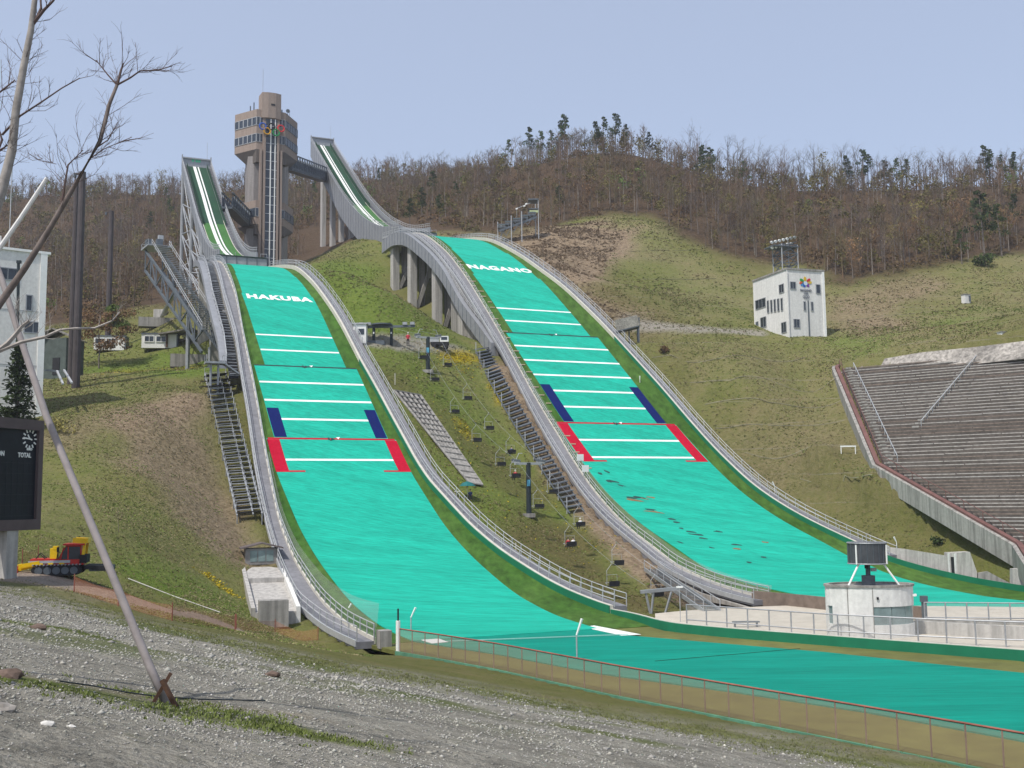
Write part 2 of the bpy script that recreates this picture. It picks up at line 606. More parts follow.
def G(X, Y):
    sc = np.isscalar(X)
    X, Y = np.atleast_1d(np.asarray(X, float)), np.atleast_1d(np.asarray(Y, float))
    Z = tps(X, Y).reshape(X.shape)
    dist = np.hypot(X, Y)
    Z = Z + fbm(X, Y, 14, 3)*np.clip((dist-60)/60, 0, 1)*1.5 + fbm(X, Y, 2.6, 9)*.22*np.clip(1.6-dist/70, .25, 1)
    Z = Z + fbm(X, Y, 60, 31)*np.clip((dist-270)/60, 0, 1)*10
    Z = carve(X, Y, Z)
    return float(Z[0]) if sc else Z


def hit(px, py, dmin=8.0, dmax=560.0):
    """where the sight line through a point of the photograph meets the ground"""
    r = ray(px, py)
    t = np.concatenate([np.arange(dmin, 120, .1), np.arange(120, dmax, .25)])
    Q = r[None]*t[:, None]
    e = Q[:, 2] - G(Q[:, 0], Q[:, 1])
    k = np.where((e[:-1] > 0) & (e[1:] <= 0))[0]
    k = k[0] if len(k) else int(np.argmin(np.abs(e)))
    q = Q[k]
    return np.array([q[0], q[1], G(float(q[0]), float(q[1]))])


def onground(x, y, dz=0.0):
    return np.array([x, y, G(float(x), float(y)) + dz])


# the sheet itself, a fan of rows that gets coarser with distance
yv = np.concatenate([np.arange(-38, 60, .55), 60*np.exp(np.linspace(0, math.log(760/60.), 330))])
uv_ = np.linspace(-1.25, 1.25, 460)
YY = np.repeat(yv[:, None], len(uv_), 1)
XX = uv_[None]*(YY*1.0+62)
ZZ = G(XX.ravel(), YY.ravel()).reshape(XX.shape)
nr, nc = XX.shape
V = np.stack([XX, YY, ZZ], -1).reshape(-1, 3)
i, j = np.meshgrid(np.arange(nr-1), np.arange(nc-1), indexing='ij')
a = (i*nc+j).ravel()
F = np.stack([a, a+1, a+nc+1, a+nc], 1)
me = bpy.data.meshes.new('ground')
me.vertices.add(len(V))
me.vertices.foreach_set('co', V.ravel())
me.loops.add(F.size)
me.loops.foreach_set('vertex_index', F.ravel())
me.polygons.add(len(F))
me.polygons.foreach_set('loop_start', np.arange(0, F.size, 4))
me.polygons.foreach_set('loop_total', np.full(len(F), 4))
me.update(calc_edges=True)
me.polygons.foreach_set('use_smooth', np.ones(len(F), bool))

# what grows where (base colour only)
X, Y, Z_ALL = V[:, 0], V[:, 1], V[:, 2]
WOB = fbm(X, Y, 9, 77)
WOB2 = fbm(X, Y, 30, 55)


def gpoly(*pts):
    return np.array([hit(*p)[:2] if len(p) == 2 else p[:2] for p in pts])


GRAV_EDGE = np.array([(-36.0, 62.0)] + [tuple(hit(px, py)[:2]) for px, py in ((5, 584), (100, 612), (220, 641), (330, 667), (480, 690), (620, 719), (760, 744), (900, 770))] + [(19.0, 33.0), (24, 20.0), (34, 0), (40, -40), (-70, -40), (-70, 40)])
GRAVEL = inpoly(X, Y, GRAV_EDGE)
gd = polydist(X, Y, GRAV_EDGE)
m_grav = sstep(-3.0, 3.2, np.where(GRAVEL, gd, -gd) + WOB*6.0 + fbm(X, Y, 2.2, 91)*5)
GSTRIPS = [[(0, 676), (60, 684), (130, 700), (210, 716), (330, 738)], [(150, 694), (230, 712), (300, 730)], [(0, 620), (60, 628), (110, 640)], [(250, 720), (400, 752)]]
band_ = np.where(GRAVEL, 0, gd)
m_grav = np.maximum(m_grav, sstep(10, 2, band_)*np.clip(.42+fbm(X, Y, 4, 93)*2.2, 0, .8)*(Y < 84)*(Z_ALL > -10.9))
m_gst = np.zeros(len(X))
for ln, w in zip(GSTRIPS, (.75, .4, .5, .35)):
    L_ = gpoly(*ln)
    m_gst = np.maximum(m_gst, sstep(1.0, .2, polydist(X, Y, L_)/w + WOB*2.6))
m_gst = np.maximum(m_gst, .6*sstep(.02, .2, fbm(X, Y, 7, 63))*sstep(20, 34, np.hypot(X, Y))*GRAVEL)
m_dirt = sstep(1.0, .3, polydist(X, Y, gpoly((0, 676), (90, 687), (180, 700), (300, 716)))/1.2 + WOB*1.8)
# forest floor
dist = np.hypot(X, Y)
FOR_EDGE = [tuple(hit(px, py)[:2]) for px, py in ((395, 236), (440, 232), (500, 238))] + [(17, 292), (30, 301), (38, 298)] + \
    [tuple(hit(px, py)[:2]) for px, py in ((690, 240), (740, 258), (800, 266), (840, 282), (900, 278), (960, 262), (1024, 250))] + [(200, 262), (420, 300), (420, 760), (-520, 760), (-420, 300), (-160, 262)] + \
    [tuple(hit(px, py)[:2]) for px, py in ((20, 330), (100, 318), (140, 306), (190, 306))] + [(-62, 300), (-40, 330)]
fe = inpoly(X, Y, FOR_EDGE)
fd = polydist(X, Y, FOR_EDGE + FOR_EDGE[:1])
m_for = sstep(-5, 5, np.where(fe, fd, -fd) + WOB*10)
m_for0 = m_for
# dry straw coloured scree right of the big hill's top, bank left of its run-out, worn grass left of the small hill
sL, oL = LH.so(X, Y)
sN, oN = NH.so(X, Y)
SCREE = gpoly((432, 236), (445, 222), (480, 212), (520, 224), (560, 226), (598, 220), (628, 232), (606, 262), (588, 292), (632, 318), (612, 326), (585, 308), (555, 284), (525, 262), (490, 246), (455, 240))
sc_in = inpoly(X, Y, SCREE)
sc_d = polydist(X, Y, np.vstack([SCREE, SCREE[:1]]))
scree = sstep(-6, 7, np.where(sc_in, sc_d, -sc_d) + WOB*16)*.95
bank = sstep(82, 90, sL)*sstep(172, 160, sL)*sstep(-1.0, 0.2, oL-LOUT_L(sL)+3.0+WOB*2.5)*(oL < -8)
wornl = .8*sstep(7.0, 1.5, polydist(X, Y, gpoly((190, 400), (160, 440), (165, 475), (205, 500), (230, 540)))*.9 + WOB*9)
wornl2 = .45*sstep(4.0, 1.0, polydist(X, Y, gpoly((60, 440), (110, 412), (190, 404)))*.9 + WOB*5)
wornr = .6*sstep(10, 3, polydist(X, Y, gpoly((920, 286), (860, 305), (880, 330))) + WOB*12)
orangeb = sstep(12, 3, polydist(X, Y, gpoly((120, 190), (160, 190), (170, 194))) + WOB*12)
dryr = .42*sstep(13, 18, oL)*sstep(150, 120, sL)*np.clip(.45+WOB2*1.6+WOB*1.2, 0, 1)*(X < 170)
dryl = .25*sstep(-12, -18, oN)*np.clip(.5+WOB2*1.5+WOB, 0, 1)*(Y < 200)*(Y > 85)
m_dry = np.clip(scree + bank + dryr + dryl + wornl + wornl2 + wornr + orangeb, 0, 1)*np.where(orangeb > .1, 1, 1-m_for)
# lush spring grass
lush = np.maximum.reduce([
    .9*sstep(9, 2, polydist(X, Y, gpoly((110, 372), (160, 362), (215, 358), (190, 372))) + WOB*8),
    .9*sstep(6, 1, polydist(X, Y, gpoly((160, 585), (215, 590), (240, 604))) + WOB*6),
    .8*sstep(14, 3, polydist(X, Y, gpoly((340, 270), (350, 310), (400, 320))) + WOB*8),
    .6*sstep(16, 3, polydist(X, Y, gpoly((400, 370), (460, 440), (560, 560))) + WOB*10),
    .9*sstep(6, 1, polydist(X, Y, gpoly((840, 334), (870, 350), (900, 330), (980, 318))) + WOB*6),
    .22*sstep(14, 4, polydist(X, Y, gpoly((640, 240), (650, 270), (740, 300))) + WOB*14)])
# gravel road to the judges' tower and the pinkish track
m_road = np.maximum(sstep(2.6, 1.2, polydist(X, Y, gpoly((628, 322), (690, 329), (757, 333))) + WOB*1.6)*.9,
                    sstep(2.2, 1.2, polydist(X, Y, gpoly((372, 341), (400, 343), (440, 346), (462, 352))) + WOB*1.5)*.9)
PINK = gpoly((30, 577), (90, 588), (150, 605), (215, 622))
m_pink = sstep(3.1, 1.9, polydist(X, Y, PINK)/np.clip(1.15-(X-PINK[0][0])*.0, .5, 2) + WOB*1.2)
# rape yellow flowers
m_yel = np.clip(np.maximum.reduce([
    sstep(2.2, .6, polydist(X, Y, gpoly((448, 358), (470, 356))) + WOB*3),
    sstep(1.3, .4, polydist(X, Y, gpoly((495, 385), (501, 400))) + WOB*3)*.8,
    sstep(1.2, .4, polydist(X, Y, gpoly((462, 422), (466, 436))) + WOB*3)*.5,
    sstep(3.2, .8, polydist(X, Y, gpoly((120, 372), (200, 366))) + WOB*5)*.35,
    sstep(1.0, .3, polydist(X, Y, gpoly((205, 574), (232, 594))) + WOB*2)*.5,
    sstep(1.6, .5, polydist(X, Y, gpoly((482, 530), (510, 556))) + WOB*2.5)*.4]), 0, 1)
# terraces on the right-hand hillside
m_ter = sstep(14, 20, oL)*sstep(20, 60, sL)*sstep(150, 130, sL)*(1-m_for)*(X < 130)
# worn brown patches between the hills and right of the run-out
m_br = np.clip(np.maximum.reduce([
    .8*sstep(12, 2, polydist(X, Y, gpoly((560, 545), (600, 590), (620, 600)))*1.2 + WOB*14),
    .4*sstep(22, 6, polydist(X, Y, gpoly((790, 470), (840, 500), (880, 530))) + WOB*14),
    .5*sstep(9, 2, polydist(X, Y, gpoly((400, 380), (450, 430), (520, 480)))*1.2 + WOB*14),
    .6*sstep(10, 3, polydist(X, Y, gpoly((600, 300), (640, 320))) + WOB*14)]), 0, 1)*(1-m_for)


def attr(name, r, g, b, al):
    at_ = me.color_attributes.new(name, 'FLOAT_COLOR', 'POINT')
    at_.data.foreach_set('color', np.stack([r, g, b, al], 1).astype(np.float32).ravel())


attr('cover_a', m_grav*(1-np.clip(m_gst, 0, 1)), m_for, m_dry, lush*(1-m_for))
attr('cover_b', np.clip(m_road, 0, 1), m_pink, m_yel, m_ter)
attr('cover_c', m_gst, m_dirt, m_br, np.clip(.5+WOB2, 0, 1))


def ground_material():
    m, nt, b = newmat('ground_cover')
    b.inputs['Roughness'].default_value = .95
    b.inputs['Specular IOR Level'].default_value = .1
    pos = N(nt, 'ShaderNodeNewGeometry').outputs['Position']

    def noise(sc, det=6, rough=.65, st=None):
        n = N(nt, 'ShaderNodeTexNoise', Scale=sc, Detail=det, Roughness=rough)
        if st:
            mp = N(nt, 'ShaderNodeMapping')
            mp.inputs['Scale'].default_value = st
            nt.links.new(pos, mp.inputs[0])
            nt.links.new(mp.outputs[0], n.inputs['Vector'])
        else:
            nt.links.new(pos, n.inputs['Vector'])
        return n.outputs['Fac']

    def att(n):
        x = N(nt, 'ShaderNodeAttribute', attribute_name=n)
        sp = N(nt, 'ShaderNodeSeparateColor')
        nt.links.new(x.outputs['Color'], sp.inputs[0])
        return sp.outputs[0], sp.outputs[1], sp.outputs[2], x.outputs['Alpha']
    grav, forest, dry, lush_ = att('cover_a')
    road, pink, yel, ter = att('cover_b')
    gst, dirt, br, big = att('cover_c')
    nb, ns, nf = noise(.22, 7), noise(1.6, 7), noise(9.0, 6, .7)
    base = ramp(nt, nb, [(.30, (.098, .124, .026)), (.46, (.140, .165, .038)), (.60, (.172, .176, .054)), (.74, (.235, .200, .095))])
    base = mixc(nt, ramp(nt, ns, [(.40, .0), (.72, .6)]), base, (.150, .142, .060))
    base = mixc(nt, ramp(nt, ns, [(.28, .55), (.42, 0.0)]), base, (.060, .075, .020))
    base = mixc(nt, ramp(nt, big, [(.30, .40), (.6, 0.0)]), base, (.115, .092, .042))
    nm_ = noise(.65, 5, .75)
    base = mixc(nt, ramp(nt, nm_, [(.55, 0.0), (.70, .6)]), base, (.195, .160, .088))
    base = mixc(nt, ramp(nt, nm_, [(.30, .6), (.44, 0.0)]), base, (.058, .070, .018))
    base = mixc(nt, ramp(nt, nf, [(.70, 0.0), (.78, .7)]), base, (.36, .33, .25))
    gcol = ramp(nt, ns, [(.3, (.076, .122, .017)), (.55, (.125, .180, .028)), (.75, (.185, .20, .052))])
    c = mixc(nt, lush_, base, gcol)
    c = mixc(nt, br, c, ramp(nt, ns, [(.3, (.075, .060, .026)), (.6, (.130, .098, .045)), (.8, (.10, .10, .03))]))
    # terraces: thin pale edges along the contour, broken up
    sep = N(nt, 'ShaderNodeSeparateXYZ')
    nt.links.new(pos, sep.inputs[0])
    zz = N(nt, 'ShaderNodeMath', operation='MULTIPLY_ADD')
    nt.links.new(noise(.05, 3), zz.inputs[0])
    zz.inputs[1].default_value = 1.6
    nt.links.new(sep.outputs[2], zz.inputs[2])
    md = N(nt, 'ShaderNodeMath', operation='PINGPONG')
    nt.links.new(zz.outputs[0], md.inputs[0])
    md.inputs[1].default_value = 2.1
    ln = ramp(nt, md.outputs[0], [(0.0, 1.0), (.15, 0.0)])
    tl = N(nt, 'ShaderNodeMath', operation='MULTIPLY')
    nt.links.new(ln, tl.inputs[0])
    nt.links.new(ter, tl.inputs[1])
    tl2 = N(nt, 'ShaderNodeMath', operation='MULTIPLY')
    nt.links.new(tl.outputs[0], tl2.inputs[0])
    nt.links.new(ramp(nt, noise(.12, 4), [(.36, 0.0), (.60, .85)]), tl2.inputs[1])
    c = mixc(nt, tl2.outputs[0], c, (.205, .190, .125))
    c = mixc(nt, dry, c, ramp(nt, ns, [(.28, (.115, .085, .054)), (.44, (.205, .152, .100)), (.60, (.285, .218, .145)), (.78, (.37, .30, .21))]))
    c = mixc(nt, forest, c, ramp(nt, ns, [(.3, (.040, .028, .017)), (.5, (.080, .054, .033)), (.72, (.140, .095, .058))]))
    stone = ramp(nt, nf, [(.30, (.185, .172, .145)), (.5, (.29, .272, .230)), (.64, (.37, .35, .30)), (.78, (.47, .45, .395))])
    c = mixc(nt, road, c, mixc(nt, .5, stone, (.27, .245, .21)))
    c = mixc(nt, pink, c, mixc(nt, .6, stone, (.30, .205, .155)))
    c = mixc(nt, yel, c, ramp(nt, nf, [(.42, (.13, .14, .02)), (.56, (.44, .33, .010))]))
    gs2 = ramp(nt, nf, [(.3, (.042, .070, .014)), (.55, (.095, .125, .025)), (.75, (.19, .18, .075))])
    dk = ramp(nt, noise(.55, 5), [(.36, .68), (.62, 1.12)])
    stone = mixc(nt, 1.0, stone, dk, 'MULTIPLY')
    stone = mixc(nt, ramp(nt, ns, [(.60, 0.0), (.74, .6)]), stone, (.12, .125, .05))
    c = mixc(nt, grav, c, stone)
    c = mixc(nt, ramp(nt, dirt, [(.2, 0.0), (.9, .75)]), c, mixc(nt, .5, stone, (.30, .245, .17)))
    c = mixc(nt, gst, c, gs2)
    nt.links.new(c, b.inputs['Base Color'])
    bp = N(nt, 'ShaderNodeBump', Strength=.55, Distance=.12)
    nt.links.new(nf, bp.inputs['Height'])
    bp2 = N(nt, 'ShaderNodeBump', Strength=.8, Distance=.7)
    nt.links.new(ns, bp2.inputs['Height'])
    nt.links.new(bp.outputs[0], bp2.inputs['Normal'])
    nt.links.new(bp2.outputs[0], b.inputs['Normal'])
    return m


M['ground'] = ground_material()
me.materials.append(M['ground'])
ground = bpy.data.objects.new('ground', me)
COL.objects.link(ground)
tag(ground, 'grassy hillside and grey gravel bank the ski jumps stand on', None, kind='structure')
# ------------------------------------------------------------------ ski jumps
def text_on(name, txt, size, fn, parent, material, thick=.05, spacing=1.0, xsc=1.0, bold=.0):
    """lettering laid on a surface: fn(u, v, w) turns flat text metres (u right, v up, w out) into a point"""
    cu = bpy.data.curves.new(name, 'FONT')
    cu.body = txt
    cu.size = size
    cu.align_x = 'CENTER'
    cu.align_y = 'CENTER'
    cu.extrude = thick
    cu.offset = bold
    cu.resolution_u = 2
    cu.space_character = spacing
    ob = bpy.data.objects.new('tmp_text', cu)
    COL.objects.link(ob)
    bpy.context.view_layer.update()
    dg = bpy.context.evaluated_depsgraph_get()
    me = bpy.data.meshes.new_from_object(ob.evaluated_get(dg))
    mb = MB()
    vs = [fn(v.co.x*xsc, v.co.y, v.co.z + thick) for v in me.vertices]
    mb.add(vs, [tuple(p.vertices) for p in me.polygons])
    bpy.data.objects.remove(ob)
    bpy.data.meshes.remove(me)
    return mb.build(name, material, parent)


def frange(a, b, st):
    n = max(2, int(round((b-a)/st))+1)
    return [a + (b-a)*i/(n-1) for i in range(n)]


def ribbon(h, ss, fl, fr, dz, n=1):
    fl = fl if callable(fl) else (lambda s, v=fl: v)
    fr = fr if callable(fr) else (lambda s, v=fr: v)
    return [[h.g(s, fl(s)+(fr(s)-fl(s))*k/n, dz) for k in range(n+1)] for s in ss]


def slabrib(mb, h, ss, fl, fr, z0, z1):
    """solid band following the landing profile"""
    fl = fl if callable(fl) else (lambda s, v=fl: v)
    fr = fr if callable(fr) else (lambda s, v=fr: v)
    z0 = z0 if callable(z0) else (lambda s, v=z0: v)
    z1 = z1 if callable(z1) else (lambda s, v=z1: v)
    mb.sweep([[h.g(s, fl(s), z0(s)), h.g(s, fr(s), z0(s)), h.g(s, fr(s), z1(s)), h.g(s, fl(s), z1(s))] for s in ss])


def railing(h, ss, fo, dz, hgt=1.15, rails=(1.0, .55), r=.045, step=2.0, post=.05):
    mb = MB()
    fo = fo if callable(fo) else (lambda s, v=fo: v)
    for k in rails:
        mb.tube([h.g(s, fo(s), dz+hgt*k) for s in ss], r, 4)
    for s in frange(ss[0], ss[-1], step):
        mb.tube([h.g(s, fo(s), dz-.1), h.g(s, fo(s), dz+hgt)], post, 4)
    return mb


def band(h, root, name, material, s0, s1, o0, o1, dz, thick=.02, label=None):
    mb = MB()
    ss = frange(s0, s1, 1.5)
    slabrib(mb, h, ss, o0, o1, dz-thick, dz)
    o = mb.build(name, material, root, label)
    return o


def ski_jump(h, cfg):
    root = thing('ski_jump', cfg['label'], 'ski jump', h.p(0, 0, float(h.zl(0))), cfg['group'])
    zl = h.zl
    # --- landing bed with its grassy edge strips
    ss = frange(0, cfg['send'], 2.0)
    mb = MB()
    rows = []
    for s in ss:
        a, b = cfg['inL'](s), cfg['bedR'](s)
        rows.append([h.g(s, a, 0), h.g(s, b, 0), h.g(s, b, -.55), h.g(s, a, -.55)])
    mb.sweep(rows)
    bed = mb.build('landing_bed', M['green'], root, label='green edge strips either side of the mat')
    # --- turquoise mats in steps of width
    for a, b, w0, w1 in cfg['mats']:
        mb = MB()
        sg = frange(a, b, 1.5)
        slabrib(mb, h, sg, lin([a, b], [-w0, -w1]), lin([a, b], [w0, w1]), .0, .07)
        mb.build('landing_mat', M['teal'], root)
    # --- painted lines
    for s, hw, c, t in cfg['lines']:
        o = band(h, root, 'distance_line', M[c], s-t/2, s+t/2, -hw, hw, .085)
        if c != 'white':
            o['label'] = {'black': 'thin black distance line', 'red': 'red calculation point line'}[c]
    for s0, s1, oa, ob, c in cfg['zones']:
        for sg in (-1, 1):
            band(h, root, 'zone_marker', M[c], s0, s1, min(sg*oa, sg*ob), max(sg*oa, sg*ob), .09, label=c+' zone marker')
    for s, oa, ob in cfg['ticks']:
        for sg in (-1, 1):
            band(h, root, 'distance_line', M['red'], s-.16, s+.16, min(sg*oa, sg*ob), max(sg*oa, sg*ob), .095, label='short red distance line')
    # little arrow emblem in the middle of the lines
    for s, c in cfg['emblems']:
        mb = MB()
        slabrib(mb, h, [s-.25, s+.25], -.62, -.38, .09, .11)
        mb.prism([h.g(s-.2, -.1, .1), h.g(s+.45, -.45, .1), h.g(s+.1, .3, .1)], (0, 0, .02))
        mb.build('line_emblem', M[c], root)
        mb = MB()
        mb.prism([h.g(s-.25, .5, .1), h.g(s-.35, 1.05, .1), h.g(s+.1, .75, .1)], (0, 0, .02))
        mb.build('line_emblem', M['white'], root)
    # --- name across the mat
    sc, size, xs, txt = cfg['text']
    slope = float(zl(sc+.5)-zl(sc-.5))
    L = math.hypot(1, slope)
    tv = (h.d + np.array([0, 0, slope]))/L
    nv = np.cross(h.n, -tv)
    org = h.g(sc, 0, .085)
    text_on('lettering', txt, size, lambda u, v, w_: org + h.n*u - tv*v + nv*w_, root, M['white'], .02, 1.12, xs, .05*size)
    # --- left walkway
    s0, s1 = cfg['walkL']
    sw = frange(s0, s1, 2.0)
    mb = MB()
    slabrib(mb, h, sw, cfg['outL'], cfg['inL'], lambda s: -.7 if s < cfg['send']-50 else -.3, .22)
    walk = mb.build('walkway', M['walk'], root, label='left walkway beside the landing')
    mb = MB()
    slabrib(mb, h, sw, lambda s: cfg['inL'](s)-.05, lambda s: cfg['inL'](s)+.10, -.3, .5)
    mb.build('walkway_curb', M['cream'], root)
    mb = MB()
    slabrib(mb, h, sw, lambda s: cfg['outL'](s)-.08, lambda s: cfg['outL'](s)+.06, -.12, .36)
    mb.build('walkway_curb', M['rail'], root)
    railing(h, sw, lambda s: cfg['inL'](s)-.02, .5, 1.0).build('railing', M['rail'], walk)
    railing(h, sw, lambda s: cfg['outL'](s)+.05, .4, 1.0).build('railing', M['rail'], walk)
    a, b = cfg['netL']
    sn = frange(a, b, 2.0)
    mb = MB()
    mb.strip([h.g(s, cfg['inL'](s)+.12, .5) for s in sn], [h.g(s, cfg['inL'](s)+.12+.25, cfg['netHL'](s)) for s in sn])
    mb.build('safety_net', M['net'], root)
    # --- right curb, walkway, railing, low green board
    mb = MB()
    s0, s1 = cfg['walkR']
    sw = frange(s0, s1, 2.0)
    slabrib(mb, h, sw, lambda s: cfg['inR'](s)+.32, lambda s: cfg['inR'](s)+1.75, -.3, .62)
    walk = mb.build('walkway', M['walk'], root, label='right walkway beside the landing')
    mb = MB()
    slabrib(mb, h, sw, lambda s: cfg['inR'](s)-.02, lambda s: cfg['inR'](s)+.30, -.5, .72)
    mb.build('walkway_curb', M['cream'], root)
    g0 = cfg['gwall'][0]
    sg = frange(g0, cfg['gwall'][1], 2.0)
    mb = MB()
    slabrib(mb, h, sg, lambda s: cfg['inR'](s)-.14, lambda s: cfg['inR'](s)-.04, -.3, .69)
    mb.build('green_board', M['gwall'], root)
    railing(h, sw, lambda s: cfg['inR'](s)+.45, .62, 1.1).build('railing', M['rail'], walk)
    railing(h, sw, lambda s: cfg['inR'](s)+1.7, .62, 1.1).build('railing', M['rail'], walk)
    # --- take-off table
    oa, ob = cfg['table']
    zt = float(h.zd(0))
    mb = MB()
    mb.sweep([[h.p(-9, oa+.6, float(h.zd(-9))-2.6), h.p(-9, ob-1.2, float(h.zd(-9))-2.6), h.p(-9, ob-1.2, float(h.zd(-9))-.15), h.p(-9, oa+.6, float(h.zd(-9))-.15)],
              [h.p(0, oa, float(zl(0))-.6), h.p(0, ob, float(zl(0))-.6), h.p(0, ob, zt-.1), h.p(0, oa, zt-.1)]])
    table = mb.build('takeoff_table', M['steel'], root)
    mb = MB()
    for k in range(6):
        o = oa + (ob-oa)*k/5
        mb.box(h.p(.05, o, (zt+float(zl(0)))/2-.35), .12, .12, zt-float(zl(0))+.5, h.d, h.n)
    mb.beam(h.p(.06, oa, zt-.05), h.p(.06, ob, zt-.05), .14, .22)
    mb.build('front_frame', M['steeld'], table)
    mb = MB()
    mb.box(h.p(-3, (oa+ob)/2, zt+.02), 6.5, ob-oa-.3, .1, h.d, h.n)
    mb.build('table_edge', M['netgreen'], table)
    mb = MB()
    for k in range(9):
        o = oa + (ob-oa)*k/8
        mb.tube([h.p(-.2, o, zt), h.p(-.2, o, zt+.9)], .04, 4)
    for o in (oa, ob):
        mb.tube([h.p(-7, o, float(h.zd(-7))+.9), h.p(-.2, o, zt+.9)], .05, 4)
    mb.build('railing', M['rail'], table)
    # --- inrun
    st = cfg['top']
    si = frange(st, -1.0, 2.0)
    hw, dep, wt = cfg['ihw'], cfg['idepth'], cfg['iwall']
    rows = []
    for s in si:
        z = float(h.zd(s))
        b = z - dep(s)
        rows.append([h.p(s, -hw, b), h.p(s, hw, b), h.p(s, hw, z+wt), h.p(s, hw-.28, z+wt), h.p(s, hw-.28, z-.2), h.p(s, -hw+.28, z-.2), h.p(s, -hw+.28, z+wt), h.p(s, -hw, z+wt)])
    beam = MB().sweep(rows).build('inrun_beam', M['beamgrey'], root)
    if cfg['ribs']:
        mb = MB()
        for s in frange(st+1, -3, 3.0):
            z = float(h.zd(s))
            for o in (-hw-.03, hw+.03):
                mb.beam(h.p(s, o, z-dep(s)), h.p(s, o, z+wt-.1), .05, .07)
        mb.build('panel_joint', M['steeld'], beam)

    def irib(name, o0, o1, dz, material, sa=st, sb=-.6, th=.06, parent=root, label=None):
        mb = MB()
        mb.sweep([[h.p(s, o0, float(h.zd(s))+dz-th), h.p(s, o1, float(h.zd(s))+dz-th), h.p(s, o1, float(h.zd(s))+dz), h.p(s, o0, float(h.zd(s))+dz)] for s in frange(sa, sb, 2.0)])
        return mb.build(name, material, parent, label)
    deck = irib('inrun_deck', -2.55, 2.55, .0, M['deckgreen'], sa=st*.52)
    irib('inrun_deck', -2.55, 2.55, .0, M['netgreen'], sb=st*.52, label='dark green upper part of the inrun bed')
    irib('inrun_track', -.95, -.18, .06, M['white'], parent=deck)
    irib('inrun_track', .24, .58, .06, M['white'], parent=deck)
    irib('track_edge', -.16, -.06, .07, M['netgreen'], parent=deck)
    irib('track_edge', .60, .70, .07, M['netgreen'], parent=deck)
    for o in (-2.62, 2.50):
        irib('deck_edge', o, o+.14, .12, M['cream'], sa=st*.55, parent=deck)
    for sg in (-1, 1):
        x0, x1 = sorted((sg*2.7, sg*(hw-.3)))
        stairs = irib('inrun_stair', x0, x1, .05, M['walk'])
        mb = MB()
        for s in frange(st+1, -4, 1.1):
            mb.box(h.p(s, (x0+x1)/2, float(h.zd(s))+.14), .35, x1-x0-.1, .12, h.d, h.n)
        mb.build('stair_tread', M['steel'], stairs)
        mb = MB()                       # dark green wind nets along the upper half
        sn = frange(st+.5, st*.50, 2.0)
        mb.strip([h.p(s, sg*2.62, float(h.zd(s))+.05) for s in sn], [h.p(s, sg*2.62, float(h.zd(s))+1.5) for s in sn])
        mb.build('wind_net', M['netgreen'], root)
        mb = MB()
        mb.tube([h.p(s, sg*(hw-.14), float(h.zd(s))+wt+.55) for s in si], .05, 4)
        mb.tube([h.p(s, sg*(hw-.14), float(h.zd(s))+wt+1.05) for s in si], .06, 4)
        for s in frange(st, -2, 1.6):
            mb.tube([h.p(s, sg*(hw-.14), float(h.zd(s))+wt-.1), h.p(s, sg*(hw-.14), float(h.zd(s))+wt+1.05)], .045, 4)
        mb.build('inrun_railing', M['rail'], root)
    # start gantry
    zt = float(h.zd(st))
    mb = MB()
    mb.box(h.p(st, 0, zt+wt+1.15), .4, 2*hw, .35, h.d, h.n)
    mb.box(h.p(st-.3, 0, zt+1.2), .2, 2*hw-.4, 2.6, h.d, h.n)
    for o in (-hw+.15, hw-.15):
        mb.box(h.p(st, o, zt+1.4), .3, .3, wt+2.2, h.d, h.n)
    gan = mb.build('start_gantry', M['steel'], root)
    if cfg['sign']:
        mb = MB()
        for o in (-.95, .05, .75):
            mb.box(h.p(st-.15, o, zt+1.75), .06, .62, .75, h.d, h.n)
        mb.build('start_sign', mat('pale_green_sign', (.10, .55, .30), .5, .1), gan)
    mb = MB()
    mb.tube([h.p(st, hw*.7, zt+wt), h.p(st, hw*.7, zt+wt+6)], .04, 4)
    mb.build('mast', M['rail'], gan)
    # sparkle of marker flags/boards along the left strip
    return root


def eq(*a):
    return lin([x for x, _ in a], [y for _, y in a])


ZN_LINES = [(55.0, 5.87, 'white', .34), (59.3, 5.87, 'white', .34), (63.5, 7.45, 'black', .26), (67.6, 7.45, 'white', .36), (71.7, 7.45, 'white', .36),
            (75.7, 5.9, 'white', .36), (79.7, 8.4, 'red', .30), (83.9, 6.95, 'white', .36)]
nh = ski_jump(NH, dict(
    label='smaller ski jump at the left with HAKUBA in white letters across its turquoise landing slope', group='ski jumps on the hillside',
    send=138, inL=NIN_L, outL=NOUT_L, inR=NIN_R, bedR=NIN_R,
    mats=[(11, 30, 4.3, 5.15), (30, 41, 5.3, 5.75), (41, 63.3, 5.9, 5.95), (63.5, 79.5, 7.5, 7.55), (79.7, 138, 8.6, 8.0)],
    lines=ZN_LINES, zones=[(73.4, 79.4, 5.9, 7.48, 'blue'), (79.9, 86.3, 6.98, 8.58, 'red')], ticks=[(86.3, 5.0, 8.55)],
    emblems=[(63.5, 'black'), (79.7, 'black')], text=(42.4, 2.75, .90, 'HAKUBA'),
    walkL=(3, 138), netL=(84, 138), netHL=eq((84, 1.2), (110, 2.0), (138, 3.0)), walkR=(1, 130), gwall=(62, 130), table=(-4.5, 5.6),
    top=-75.5, ihw=3.9, idepth=eq((-76, 1.6), (-40, 2.2), (-15, 2.6), (0, 2.6)), iwall=1.15, ribs=True, sign=True))
